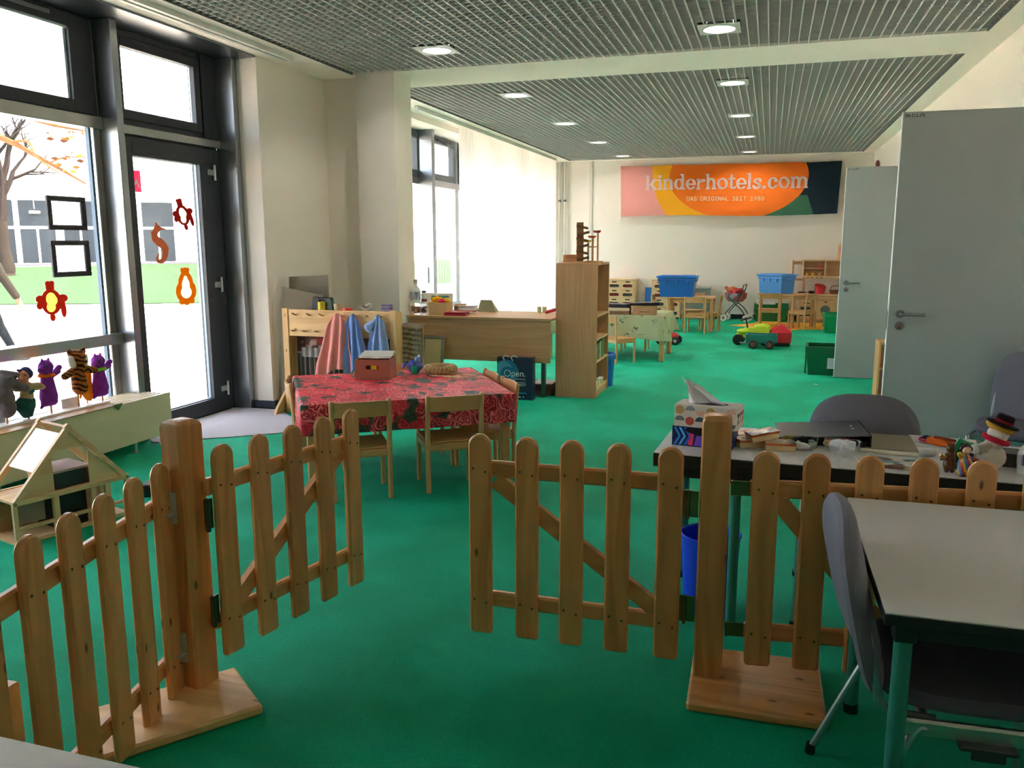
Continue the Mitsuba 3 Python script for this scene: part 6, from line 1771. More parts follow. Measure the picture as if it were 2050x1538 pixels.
p = Proto()
segs = []
grow(segs, (0, 0, 2.3), (0.1, 0.05, 1), 0.34, 2.2, 4)
p.add('trunk', tube(smoothpath([(0, 0, -0.05), (0.05, 0.05, 0.5), (-0.03, 0, 1.2), (0, 0, 2.5)], 4), np.array([0.62] + [0.46] * 3 + [0.42] * 4 + [0.4] * 4 + [0.36]), 12), 'matte', '#2e2620')
p.add('branches', cat(*segs), 'matte', '#2c2320')
spawn(p, 'tree', 'bare tree with a thick trunk on the lawn at the left edge of the window', 'tree', at(-34.8, 30.6, 0.02))
p = Proto()
p.add('trunk', tube(smoothpath([(-13.2, 9.0, -0.05), (-13.1, 9.0, 1.8), (-12.8, 9.0, 3.6)], 5), 0.16, 10), 'matte', '#4a3626')
p.add('branch', tube(smoothpath([(-12.9, 9.0, 3.5), (-11.5, 9.0, 3.35), (-10.05, 9.0, 2.91), (-9.32, 9.0, 2.58), (-8.70, 9.02, 2.27)], 6), np.linspace(0.07, 0.012, 25), 8), 'matte', '#6e4a2a')
p.add('branch', tube(smoothpath([(-9.9, 9.0, 2.84), (-9.55, 8.98, 2.83), (-9.35, 8.9, 2.62), (-9.0, 8.9, 2.40)], 6), np.linspace(0.022, 0.008, 19), 6), 'matte', '#7a5430')
p.add('branch', tube(smoothpath([(-9.25, 9.0, 2.55), (-9.0, 9.05, 2.62), (-8.6, 9.1, 2.60)], 6), np.linspace(0.012, 0.004, 13), 6), 'matte', '#7a5a36')
p.add('branch', tube(smoothpath([(-12.9, 9.0, 3.5), (-11.0, 9.0, 3.62), (-9.4, 9.0, 3.10), (-8.55, 9.05, 2.92)], 6), np.linspace(0.06, 0.008, 19), 6), 'matte', '#6e4a2a')
for k in range(46):
    if k < 28:
        c = np.array([-9.25 + 0.95 * rt_.random(), 8.95 + 0.2 * rt_.random(), 2.84 + 0.18 * rt_.random()])
    else:
        c = np.array([-9.1 + 0.5 * rt_.random(), 8.95 + 0.2 * rt_.random(), 2.42 + 0.25 * rt_.random()])
    a = rt_.random() * 6
    m = trimesh.Trimesh([[0, 0, 0], [0.05, 0.012, 0.03], [0.11, 0, 0], [0.05, -0.012, -0.03]], [[0, 1, 3], [1, 2, 3]], process=False)
    p.add('leaf', move(m, *c, rx=rt_.random() * 180, rz=math.degrees(a)), 'matte', ('#6e4320', '#7d5a24', '#5a3820', '#857028')[k % 4], smooth=False)
spawn(p, 'tree', 'tree branch with a few brown autumn leaves hanging in front of the tall window outside', 'tree')

# person walking past outside, mostly beyond the left edge
p = Proto()
ox, oy, oz = -9.86, 8.22, -0.055
W2 = lambda a, b, z: (ox + a, oy + b, oz + z)
body = blobs([(W2(0, 0, 0.98), 0.16, W2(0, 0, 1.12), 0.15), (W2(0, 0, 1.12), 0.15, W2(0.02, 0.02, 1.38), 0.17), (W2(-0.12, -0.12, 1.42), 0.07, W2(0.13, 0.12, 1.42), 0.07), (W2(0, 0, 1.42), 0.08, W2(0.01, 0.01, 1.56), 0.055), (W2(0.01, 0.02, 1.62), 0.09, W2(0.015, 0.02, 1.68), 0.10), (W2(0.03, 0.07, 1.62), 0.05, W2(0.03, 0.10, 1.62), 0.018),
              (W2(-0.08, -0.08, 0.92), 0.10, W2(-0.10, -0.10, 0.50), 0.07), (W2(-0.10, -0.10, 0.50), 0.065, W2(-0.22, -0.20, 0.10), 0.045), (W2(0.06, 0.06, 0.92), 0.10, W2(0.14, 0.16, 0.50), 0.07), (W2(0.14, 0.16, 0.50), 0.065, W2(0.27, 0.26, 0.10), 0.045)], 0.03)
p.add('body', body, 'fabric', lambda V: np.where(V[:, 2:3] > oz + 1.5, lin('#6e4936'), lin('#161a20')), smooth=True)
p.add('coat', blobs([(W2(0, 0, 0.64), 0.21, W2(0, 0, 1.1), 0.185), (W2(0, 0, 1.1), 0.185, W2(0.01, 0.01, 1.38), 0.19)], 0.03), 'fabric', '#3a211e')
p.add('sleeve', blobs([(W2(0.15, 0.13, 1.42), 0.075, W2(0.23, 0.19, 1.16), 0.062), (W2(0.23, 0.19, 1.16), 0.06, W2(0.335, 0.30, 0.86), 0.05)], 0.02), 'fabric', '#332f2a')
p.add('sleeve', blobs([(W2(-0.15, -0.13, 1.42), 0.075, W2(-0.22, -0.2, 1.16), 0.062), (W2(-0.22, -0.2, 1.16), 0.06, W2(-0.20, -0.10, 0.88), 0.05)], 0.02), 'fabric', '#332f2a')
hx, hy, hz = 0.345, 0.31, 0.82
hand = [(W2(hx, hy, hz), 0.030, W2(hx + 0.015, hy + 0.012, hz - 0.05), 0.034)]
for i, (o_, l_) in enumerate(((-0.024, 0.062), (-0.008, 0.075), (0.008, 0.07), (0.024, 0.055))):
    a_ = W2(hx + 0.015 + o_ * 0.6, hy + 0.012 - o_ * 0.7, hz - 0.075)
    b_ = (a_[0] + 0.008, a_[1] + 0.004, a_[2] - l_ * 0.55)
    hand += [(a_, 0.0095, b_, 0.009), (b_, 0.009, (b_[0] - 0.004, b_[1] + 0.004, b_[2] - l_ * 0.5), 0.0075)]
hand += [(W2(hx + 0.02, hy + 0.03, hz - 0.03), 0.011, W2(hx + 0.035, hy + 0.045, hz - 0.075), 0.009)]
p.add('hand', blobs(hand, 0.006, 4), 'matte', '#a86e58')
p.add('hair', blobs([(W2(0.0, 0.0, 1.70), 0.108, W2(-0.02, -0.03, 1.66), 0.10), (W2(-0.03, -0.04, 1.62), 0.07, W2(-0.03, -0.04, 1.52), 0.06)], 0.025), 'fabric', '#1c140f')
for a_, b_ in ((-0.22, -0.20), (0.27, 0.26)):
    p.add('boot', blobs([(W2(a_, b_, 0.16), 0.055, W2(a_, b_, 0.05), 0.048), (W2(a_, b_, 0.045), 0.044, W2(a_ + 0.10, b_ + 0.10, 0.035), 0.033)], 0.02), 'matte', '#2b2a2c')
spawn(p, 'person', 'person in a brownish coat and dark trousers walking past outside the window', 'person')
# ================================================================ leaning boards, shop shelf with cloths
one('grey_board', hull([[a, b, c] for a, c in ((-4.245, 0.0), (-3.80, 0.0), (-4.205, 1.185), (-3.81, 1.205)) for b in (6.66, 6.675)]), 'matte', '#8d8471', 'pale grey board leaning in the wall corner, rear one with the level top', 'board', T().translate([0, 0.0, 0.0]))
one('grey_board', hull([[a, b, c] for a, c in ((-4.262, 0.02), (-3.86, 0.0), (-4.17, 1.105), (-3.76, 1.035)) for b in (6.48, 6.495)]), 'matte', '#7f7765', 'grey board leaning in the wall corner, front one with the sloping top', 'board')
SY = 6.28
p = Proto()
SX0, SX1, SZ = -4.055, -2.965, 0.93
for x in (SX0, SX1 - 0.06):
    p.add('post', bx(x, x + 0.06, SY, SY + 0.035, 0, SZ, 0.004), 'pine', grain=2)
    p.add('side', bx(x + 0.02, x + 0.04, SY + 0.035, SY + 0.17, 0, SZ - 0.02, 0.003), 'pine', grain=2)
p.add('peg_board', bx(SX0 + 0.06, SX1 - 0.06, SY + 0.008, SY + 0.026, SZ - 0.24, SZ - 0.008, 0.003), 'pine', grain=0)
p.add('top_shelf', bx(SX0 + 0.06, SX1 - 0.06, SY + 0.026, SY + 0.17, SZ - 0.05, SZ - 0.03, 0.003), 'pine', grain=0)
p.add('stretcher', bx(SX0 + 0.06, SX1 - 0.06, SY + 0.01, SY + 0.03, 0.25, 0.31, 0.003), 'pine', grain=0)
pegs = (-3.92, -3.78, -3.66, -3.475, -3.335, -3.10)
for x in pegs:
    p.add('peg', cyl((x, SY + 0.008, SZ - 0.055), (x + 0.0, SY - 0.055, SZ - 0.035), 0.008, 8), 'oak')
for x in (-3.94, -3.83, -3.71):
    p.add('peg', cyl((x, SY + 0.008, SZ - 0.195), (x, SY - 0.05, SZ - 0.185), 0.008, 8), 'oak')
for x in (SX0 + 0.03,):
    p.add('foot', hull([[x - 0.05, SY - 0.14, 0], [x - 0.05, SY + 0.19, 0], [x - 0.075, SY - 0.14, 0], [x - 0.075, SY + 0.19, 0], [x - 0.05, SY - 0.11, 0.05], [x - 0.075, SY - 0.11, 0.05], [x - 0.05, SY + 0.10, 0.23], [x - 0.075, SY + 0.10, 0.23]]), 'pine', grain=1)
spawn(p, 'play_shop', 'pale pine play shop frame with pegs behind the rose table', 'play shop')


def hanging(x, ztop, zbot, wtop, wbot, col, name, label, n=34, folds=5, seed=0, skew=0.0, y=SY - 0.045, depth=0.03, hem=0.03):
    u = np.linspace(-1, 1, n)
    v = np.linspace(0, 1, 22)
    P = np.zeros((n, 22, 3))
    for i, a in enumerate(u):
        for j, b in enumerate(v):
            w = wtop + (wbot - wtop) * b ** 0.5 + 0.012 * math.sin(9 * b + seed)
            ph = folds * PI * (a * 0.5 + 0.5) + seed
            P[i, j] = (x + a * w / 2 + skew * b + 0.006 * math.sin(3 * b + a * 4 + seed), y - depth * (0.25 + 0.75 * b) * (0.5 + 0.5 * math.sin(ph)) - 0.012 * (1 - abs(a)), ztop - (ztop - zbot) * b + hem * b * math.sin(a * 2.5 + seed) - 0.05 * (1 - b) * abs(a) ** 1.5)
    return one(name, sheet(P, 0.006), 'fabric', col, label, 'cloth', smooth=True)


hanging(-3.475, 0.905, 0.40, 0.10, 0.34, '#de8f86', 'hanging_cloth', 'salmon red cloth hanging from a peg of the play shop', folds=6, seed=0.5, skew=-0.05, depth=0.05)
hanging(-3.335, 0.905, 0.40, 0.07, 0.22, '#7590c4', 'hanging_cloth', 'blue cloth hanging beside the salmon cloth on the play shop', folds=5, seed=1.6, skew=0.03, depth=0.045)
hanging(-3.10, 0.905, 0.48, 0.07, 0.20, '#8ea4cf', 'hanging_cloth', 'light blue cloth hanging near the right post of the play shop', folds=5, seed=2.4, skew=-0.01, depth=0.045)
one('cloth_sleeve', lumpy(blobs([((-3.13, SY - 0.06, 0.85), 0.02, (-3.185, SY - 0.065, 0.80), 0.034), ((-3.185, SY - 0.065, 0.80), 0.034, (-3.175, SY - 0.065, 0.775), 0.028)], 0.012), 0.01, 30), 'fabric', '#93a9d6', 'short sleeve of the light blue cloth near the right post of the play shop', 'sleeve')

# baby cot drapes behind the shop: striped skirt, lace and floral canopy
u = np.linspace(0, 1, 60)


def skirt(x0, x1, y, z0, z1, amp, fold, color, name, label, nz=10):
    P = np.array([[[x0 + (x1 - x0) * a, y + amp * math.sin(a * fold), z0 + (z1 - z0) * b] for b in np.linspace(0, 1, nz)] for a in u])
    return one(name, sheet(P, 0.005), 'fabric', color, label, 'cloth', smooth=True)


skirt(-3.97, -3.52, SY + 0.09, 0.02, 0.53, 0.012, 60, lambda V: np.where((np.sin(V[:, :1] * 300) > 0), lin('#7a716a'), lin('#534a46')), 'striped_drape', 'dark striped drape inside the play shop, lower left')
skirt(-3.92, -3.55, SY + 0.068, 0.50, 0.585, 0.006, 40, '#8f8882', 'lace_valance', 'white lace strip inside the play shop above the striped drape', 6)
skirt(-3.985, -3.36, SY + 0.115, 0.54, 0.76, 0.012, 20, lambda V: np.where(meshkit.noise(V * 16)[:, None] > 0.62, lin('#b8a59a'), np.where(meshkit.noise(V * 14 + 7)[:, None] > 0.6, lin('#a04a4a'), lin('#6d4f45'))), 'floral_drape', 'brown floral drape inside the play shop, upper left', 14)
skirt(-3.36, -3.04, SY + 0.11, 0.30, 0.82, 0.010, 18, '#3c3230', 'dark_drape', 'dark drape inside the play shop behind the blue cloths', 8)
# striped cloth at the right side of the shop, hanging over a small dark table
P = []
for a in np.linspace(0, 1, 40):
    row = []
    L_ = 0.30 if a < 0.68 else 0.30 + 0.30 * (a - 0.68) / 0.32
    for b in np.linspace(0, 1, 30):
        if b < 0.12:
            row.append((-3.02 + 0.20 * a, 6.60 - (b / 0.12) * 0.135, 0.80 - 0.012 * a))
        else:
            t = (b - 0.12) / 0.88
            row.append((-3.02 + 0.20 * a + 0.05 * t * max(0, a - 0.4), 6.465 - 0.014 * math.sin(a * 13) * t - 0.02 * t, 0.798 - 0.012 * a - L_ * t - 0.02 * t * math.sin(a * 6)))
    P.append(row)
P = np.array(P)
one('striped_cloth', sheet(P, 0.004), 'fabric', lambda V: np.where((np.sin((V[:, 2:3] + 0.12 * V[:, :1]) * 150) > 0.0), lin('#a89f8a'), lin('#6b6458')), 'beige and grey striped cloth hanging right of the play shop', 'cloth', smooth=True)
p = Proto()
p.add('top', bx(-3.03, -2.90, 6.49, 6.72, 0.755, 0.775, 0.003), 'oak')
for x in (-3.015, -2.915):
    for y in (6.51, 6.70):
        p.add('leg', bx(x - 0.012, x + 0.012, y - 0.012, y + 0.012, 0, 0.755), 'oak')
spawn(p, 'small_stand', 'small wooden stand under the striped cloth', 'stand')
one('dark_cloth', sheet(np.array([[[-3.0 + 0.18 * a, 6.475 + 0.012 * math.sin(a * 15), 0.50 * b + 0.01] for b in np.linspace(0, 1, 8)] for a in np.linspace(0, 1, 24)]), 0.004), 'fabric', '#16302c', 'dark green cloth below the striped cloth right of the play shop', 'cloth', smooth=True)

# small things on the shop's top shelf
TZ2 = SZ - 0.029
p = Proto()
p.add('body', hull([[-0.10, -0.03, 0.0], [-0.03, -0.03, 0.0], [-0.10, 0.03, 0], [-0.03, 0.03, 0], [-0.085, -0.025, 0.13], [-0.03, -0.025, 0.12], [-0.085, 0.025, 0.13], [-0.03, 0.025, 0.12]]), 'plastic', '#16202a')
p.add('bar', bx(-0.05, 0.09, -0.02, 0.02, 0.10, 0.125, 0.006), 'plastic', '#1c1416')
p.add('side', hull([[0.03, -0.03, 0], [0.11, -0.03, 0], [0.03, 0.03, 0], [0.11, 0.03, 0], [0.03, -0.025, 0.11], [0.085, -0.025, 0.11], [0.03, 0.025, 0.11], [0.085, 0.025, 0.11]]), 'plastic', '#0d3f2c')
spawn(p, 'toy_scales', 'dark blue and green toy scales on top of the play shop', 'toy', at(-3.70, SY + 0.10, TZ2))
one('yellow_tin', lathe([(0, 0), (0.032, 0), (0.032, 0.082), (0.028, 0.088), (0, 0.088)], 24), 'plastic', '#d6c32e', 'yellow tin in front of the toy scales on the play shop', 'tin', at(-3.69, SY + 0.055, TZ2))
one('red_dish', lathe([(0, 0), (0.045, 0), (0.045, 0.038), (0.04, 0.04), (0, 0.04)], 20), 'plastic', '#c23a2c', 'flat red dish on top of the play shop', 'dish', at(-3.45, SY + 0.07, TZ2))
one('paper_scraps', cat(*[move(sheet(np.array([[[0.10 * a, 0.04 * b, 0.012 * math.sin(5 * a + k)] for b in (0, 0.5, 1)] for a in np.linspace(0, 1, 6)]), 0.002), -0.06 + 0.02 * k, -0.03 + 0.012 * k, 0.036 + 0.008 * k, rz=25 * k) for k in range(4)]), 'matte', '#bdb1a6', 'loose crumpled paper scraps on top of the play shop', 'paper scraps', at(-3.31, SY + 0.10, TZ2), kind='stuff')
p = Proto()
p.add('stack', bx(-0.04, 0.04, -0.03, 0.03, 0, 0.075, 0.004), 'matte', '#6b6384')
for z in (0.022, 0.05):
    p.add('band', bx(-0.042, 0.042, -0.032, 0.032, z, z + 0.008, 0.002), 'matte', '#a29ab4')
spawn(p, 'card_stack', 'small violet stack of cards on top of the play shop', 'cards', at(-3.09, SY + 0.10, TZ2))
one('pale_cup', lathe([(0, 0), (0.03, 0), (0.036, 0.07), (0.032, 0.07), (0.026, 0.005), (0, 0.005)], 20), 'plastic', '#cbb892', 'pale cup right of the toy scales on the play shop', 'cup', at(-3.56, SY + 0.10, TZ2))

# ================================================================ clutter on the white table (top at 0.70)
Z = TH
# tissue boxes
p = Proto()
a0 = np.array([-0.350, 3.285])
bw, bd, bh = 0.235, 0.125, 0.078
M1 = at(-0.215, 3.285, Z + 0.0005, -8)


def prism_col(V):
    c = np.tile(lin('#10245a'), (len(V), 1))
    return c


p.add('carton', bx(-bw / 2, bw / 2, -bd / 2, bd / 2, 0, bh, 0.001), 'plastic', '#13245e')
fr = -bd / 2


def on_front(poly, t=0.0008, y=fr, lift=0.0):
    return move(upright(prism(poly, t)), 0, y - lift, 0)


for k in range(3):
    x = -bw / 2 + 0.006 + 0.02 * k
    p.add('print', on_front(Polygon([(x, 0.004), (x + 0.02, bh * 0.5), (x, bh - 0.004), (x + 0.010, bh - 0.004), (x + 0.03, bh * 0.5), (x + 0.010, 0.004)])), 'plastic', ('#2f8df0', '#58b4ff', '#1d6fe0')[k])
p.add('print', on_front(Polygon([(-0.055, 0.004), (-0.035, 0.004), (-0.03, 0.055), (-0.05, 0.055)])), 'plastic', '#e83c78')
p.add('print', on_front(Polygon([(-0.03, 0.004), (0.02, 0.004), (0.03, 0.04), (-0.02, 0.045)])), 'plastic', '#7a4fd0')
p.add('print', on_front(Polygon([(0.03, 0.004), (0.075, 0.004), (0.08, 0.05), (0.035, 0.035)])), 'plastic', '#a43aa8')
p.add('print', move(upright(prism(affinity.scale(Point(0, 0).buffer(1, 24), 0.085, 0.018), 0.0008)), 0.02, fr - 0.001, 0.066), 'plastic', '#0c1020')
for k in range(4):
    p.add('print', move(hull([[bw / 2 + 0.0006, -0.05 + 0.026 * k, 0.004], [bw / 2 + 0.0006, -0.042 + 0.026 * k, 0.004], [bw / 2 + 0.0006, -0.03 + 0.026 * k, 0.072], [bw / 2 + 0.0006, -0.022 + 0.026 * k, 0.072], [bw / 2, -0.05 + 0.026 * k, 0.004], [bw / 2, -0.022 + 0.026 * k, 0.072]]), 0, 0, 0), 'plastic', '#1e4a8e')
spawn(p, 'tissue_box', 'blue and purple tissue box on the white table, lower one of two', 'tissue box', M1)
p = Proto()
M2 = at(-0.202, 3.275, Z + 0.0005 + bh + 0.0005, -10)
bw2, bd2, bh2 = 0.245, 0.12, 0.088
p.add('carton', bx(-bw2 / 2, bw2 / 2, -bd2 / 2, bd2 / 2, 0, bh2, 0.001), 'matte', '#ddd3cc')
cols = ['#7b828c', '#b99a6a', '#c85a50', '#8f98a3', '#4f5560', '#d9b2a0']
half = lambda r, up: Point(0, 0).buffer(r, 16).intersection(sbox(-1, 0, 1, 1) if up else sbox(-1, -1, 1, 0))
k = 0
for i in range(6):
    for j in range(2):
        g = Point(0, 0).buffer(0.017, 16) if (i + j) % 3 == 1 else half(0.019, (i + j) % 2 == 0)
        p.add('print', move(upright(prism(g, 0.0006)), -bw2 / 2 + 0.022 + 0.040 * i, -bd2 / 2, 0.024 + 0.042 * j), 'matte', cols[k % 6])
        k += 1
for i in range(3):
    for j in range(2):
        m = upright(prism(half(0.019, j == 0), 0.0006))
        p.add('print', move(m, bw2 / 2, -0.04 + 0.04 * i, 0.024 + 0.042 * j, rz=90), 'matte', cols[(i * 2 + j + 3) % 6])
p.add('slot', move(prism(affinity.scale(Point(0, 0).buffer(1, 24), 0.075, 0.03), 0.0008), 0, 0, bh2), 'matte', '#4a3c38')
u = np.linspace(-1, 1, 14)
P = np.zeros((14, 16, 3))
for i, a in enumerate(u):
    for j, b in enumerate(np.linspace(0, 1, 16)):
        w = 0.060 * (1 - b) + 0.024
        P[i, j] = (-0.002 - 0.065 * b ** 1.4 - 0.02 * max(0, b - 0.75) * 4 * (1 - a) * 0.5 + a * w, 0.016 * math.sin(a * 3.5 + b * 3) - 0.01 * b, bh2 - 0.02 + 0.118 * b - 0.030 * (a * 0.5 + 0.5) * b + 0.006 * math.sin(a * 6 + 2))
p.add('tissue', sheet(P, 0.0015), 'fabric', '#e9e7ec', smooth=True)
spawn(p, 'tissue_box', 'patterned tissue box with a white tissue sticking out, on top of the blue one', 'tissue box', M2)

# picture blocks
def art(seed):
    return lambda V: np.where((meshkit.noise(V * 38 + seed)[:, None] > 0.58), lin('#3d4250'), np.where(meshkit.noise(V * 30 + seed + 9)[:, None] > 0.55, lin('#c98a5a'), lin('#d9c7b4')))


for i, (x, y, z, rz, ry, l) in enumerate(((-0.045, 3.31, Z, 28, 0, 'small cream picture block on the white table, lower one left'), (0.005, 3.30, Z + 0.034, 24, -9, 'small cream picture block lying on top of the others'), (0.07, 3.285, Z, 6, 0, 'small cream picture block with an orange edge, right one'), (-0.06, 3.40, Z, 40, 0, 'small cream picture block at the back beside the tissue boxes'))):
    p = Proto()
    p.add('block', bx(-0.055, 0.055, -0.035, 0.035, 0, 0.028, 0.002), 'matte', '#d8c29a')
    pr = bx(-0.056, 0.056, -0.036, 0.036, 0.028, 0.0315).subdivide().subdivide().subdivide()
    p.add('picture', pr, 'plastic', art(i * 5.0), smooth=False)
    p.add('rim', frame_xy(-0.0565, 0.0565, -0.0365, 0.0365, 0.001, 0.021, 0.029), 'plastic', '#c9622e')
    spawn(p, 'picture_block', l, 'block', at(x, y, z + 0.0005, rz, ry=ry))

# clear food trays
def tray(label, x, y, rz, stuffs):
    p = Proto()
    w, d, h = 0.135, 0.15, 0.035
    V = []
    n = 32
    a = np.arange(n) * 2 * PI / n
    se = lambda r: np.stack([np.sign(np.cos(a)) * np.abs(np.cos(a)) ** 0.5 * w / 2 * r, np.sign(np.sin(a)) * np.abs(np.sin(a)) ** 0.5 * d / 2 * r], 1)
    prof = [(0.0, 0.001), (0.80, 0.001), (0.86, 0.006), (0.92, h), (1.0, h), (1.0, h + 0.002), (0.91, h + 0.002), (0.84, 0.007), (0.79, 0.003), (0.0, 0.003)]
    V = np.vstack([np.c_[se(r), np.full(n, z)] for r, z in prof])
    F = []
    for i in range(len(prof) - 1):
        for j in range(n):
            b = (j + 1) % n
            F += [[i * n + j, i * n + b, (i + 1) * n + b], [i * n + j, (i + 1) * n + b, (i + 1) * n + j]]
    p.add('dish', trimesh.Trimesh(V, F, process=True), 'glass')
    key = spawn(p, 'clear_tray', label, 'tray', at(x, y, Z + 0.0005, rz))
    for c, cx_, cy_, r_, sz, nm, lb in stuffs:
        one(nm, lumpy(ball((0, 0, 0), r_, 3, sz), r_ * 0.45, 40, int(cx_ * 999) + 3), 'fabric', c, lb, 'craft piece', at(x + cx_, y + cy_, Z + 0.005 + r_ * sz[2] * 0.9, rz))


tray('clear plastic tray with black, white and olive wool on the white table', 0.145, 3.33, -4, [('#17181a', -0.005, 0.005, 0.034, (1.1, 0.8, 0.6), 'wool_tuft', 'black wool tuft in the left clear tray'), ('#dfe3e6', 0.005, -0.04, 0.024, (1.3, 0.8, 0.6), 'wool_tuft', 'white wool tuft in the left clear tray'), ('#7d7a3c', -0.035, 0.04, 0.026, (1.1, 0.8, 0.6), 'wool_tuft', 'olive wool tuft in the left clear tray'), ('#9aa0a0', 0.04, 0.02, 0.022, (1, 1, 0.6), 'wool_tuft', 'grey wool tuft in the left clear tray')])
tray('clear plastic tray with white and orange wool, right one of two on the white table', 0.298, 3.315, -8, [('#e3e7ee', 0.0, -0.01, 0.045, (1.1, 0.75, 0.5), 'wool_tuft', 'white wool tuft in the right clear tray'), ('#c8582e', 0.015, 0.045, 0.03, (1.4, 0.5, 0.6), 'wool_tuft', 'orange wool tuft in the right clear tray'), ('#bfa070', -0.035, 0.04, 0.022, (1.2, 0.7, 0.6), 'wool_tuft', 'tan wool tuft in the right clear tray')])
u = np.linspace(-1, 1, 12)
one('foil_wrap', sheet(np.array([[[0.075 * a, 0.035 * b, 0.012 + 0.012 * math.sin(7 * a + 3 * b) + 0.006 * math.sin(11 * b)] for b in u] for a in u]), 0.001), 'glass', None, 'crumpled clear wrapping in front of the right tray on the white table', 'wrapping', at(0.325, 3.19, Z + 0.006, -5), smooth=True)

# black binder, grey board, papers
p = Proto()
p.add('cover', hull([[-0.14, -0.16, 0.028], [0.20, -0.16, 0.05], [-0.14, 0.12, 0.026], [0.20, 0.12, 0.05], [-0.14, -0.16, 0.024], [0.20, -0.16, 0.046], [-0.14, 0.12, 0.022], [0.20, 0.12, 0.046]]), 'plastic', '#474b50')
p.add('cover', bx(-0.14, 0.20, -0.16, 0.12, 0.0, 0.003), 'plastic', '#2b2d30')
p.add('spine', bx(0.194, 0.20, -0.16, 0.12, 0.0, 0.05), 'plastic', '#101113')
p.add('pages', bx(-0.13, 0.19, -0.15, 0.115, 0.003, 0.022), 'matte', '#15161a')
for yy in (-0.03, 0.02):
    p.add('rivet', lathe([(0.006, 0), (0.004, 0.002), (0, 0.002)], 10, (0.15, yy, 0.047), (-0.065, 0, 1)), 'metal', '#c7c9cb')
spawn(p, 'ring_binder', 'dark grey ring binder lying open on the white table before the office chair', 'binder', at(0.20, 3.545, Z + 0.0005, 4))
one('grey_cardboard', bx(-0.095, 0.095, -0.16, 0.115, 0, 0.003), 'matte', '#93897a', 'greyish brown cardboard sheet on the white table right of the binder', 'cardboard', at(0.488, 3.545, Z + 0.0005, -2))
one('flat_board', bx(-0.10, 0.10, -0.02, 0.02, 0, 0.008, 0.002), 'matte', '#cfc8b4', 'narrow pale strip in front of the greyish cardboard', 'strip', at(0.465, 3.33, Z + 0.0005, -8))
one('picture_card', bx(-0.09, 0.09, -0.06, 0.06, 0, 0.012, 0.001).subdivide().subdivide().subdivide().subdivide(), 'plastic', lambda V: np.where(meshkit.noise(V * 32)[:, None] > 0.6, lin('#7a5648'), np.where(meshkit.noise(V * 24 + 5)[:, None] > 0.55, lin('#6f8f9a'), lin('#c9bfae'))), 'picture book with a landscape on the front edge of the white table', 'book', at(0.475, 3.16, Z + 0.0005, -4), smooth=False)
one('paper_sheet', bx(-0.13, 0.115, -0.10, 0.10, 0, 0.001), 'matte', '#c9c3c4', 'pale paper sheet under the orange scissors on the white table', 'paper', at(0.705, 3.575, Z + 0.0005, -6))
# orange fish / scissors pouch
p = Proto()
p.add('pouch', lumpy(hull([[-0.07, 0.03, 0.004], [-0.06, -0.02, 0.004], [0.08, -0.01, 0.0], [0.08, 0.02, 0.0], [-0.05, 0.02, 0.022], [0.0, 0.0, 0.018], [-0.01, -0.045, 0.002], [0.02, -0.05, 0.002]]).subdivide().subdivide(), 0.006, 40), 'fabric', '#d9692c')
p.add('strap', tube(smoothpath([(-0.03, 0.015, 0.022), (0.03, 0.0, 0.02), (0.09, 0.005, 0.012)]), 0.006, 7), 'fabric', '#8f3a2c')
p.add('patch', lumpy(ball((-0.058, 0.022, 0.016), 0.014, 2, (1.2, 0.9, 0.6)), 0.004, 60), 'fabric', '#2c2f4a')
p.add('trim', tube(smoothpath([(-0.075, 0.03, 0.012), (-0.082, 0.005, 0.01), (-0.06, -0.02, 0.008)]), 0.005, 7), 'fabric', '#c23c6a')
spawn(p, 'felt_fish', 'orange felt fish with a dark patch on the paper on the white table', 'soft toy', at(0.685, 3.54, Z + 0.003, -15))
# brown bear figurine
p = Proto()
x = 0
p.add('body', blobs([((0, 0, 0.026), 0.022, (0, 0, 0.06), 0.017), ((0, 0, 0.08), 0.013, (0, 0, 0.086), 0.014), ((-0.008, 0, 0.006), 0.008, (-0.008, 0, 0.03), 0.012), ((0.010, 0, 0.006), 0.008, (0.010, 0, 0.03), 0.012), ((-0.008, 0, 0.095), 0.005, (-0.009, 0, 0.098), 0.004), ((0.008, 0, 0.095), 0.005, (0.009, 0, 0.098), 0.004), ((-0.012, -0.004, 0.06), 0.008, (-0.028, -0.012, 0.048), 0.006)], 0.006, 4), 'plastic', fuzz('#4a2c16', '#6b4322', 90), smooth=True)
p.add('pack', move(bx(-0.012, 0.012, -0.006, 0.006, -0.008, 0.008, 0.003), -0.026, -0.012, 0.058, ry=30), 'metal', '#c9b489')
spawn(p, 'bear_figurine', 'brown varnished animal figurine near the front edge of the white table', 'figurine', at(0.632, 3.115, Z + 0.0005))
# green frame toy
p = Proto()
cl_ = unary_union([LineString([(-0.03, 0.012), (0.0, 0.09)]).buffer(0.007, 4), LineString([(0.0, 0.0), (0.04, 0.075)]).buffer(0.007, 4), LineString([(-0.03, 0.012), (0.0, 0.0)]).buffer(0.007, 4), LineString([(0.0, 0.09), (0.04, 0.075)]).buffer(0.005, 4)])
p.add('frame', move(upright(prism(cl_, 0.014)), 0, 0, 0.012), 'plastic', '#2f9c68')
p.add('base', bx(-0.02, 0.035, -0.03, 0.012, 0, 0.016, 0.004), 'plastic', '#0f5a38')
p.add('plate', move(bx(-0.02, 0.04, 0.0, 0.004, 0.0, 0.075, 0.002), 0.0, 0.003, 0.015, ry=18), 'plastic', '#0d3f2c')
spawn(p, 'green_clip', 'green plastic clip toy behind the animal figurine on the white table', 'toy', at(0.672, 3.19, Z + 0.0005, 0))
# clown
p = Proto()


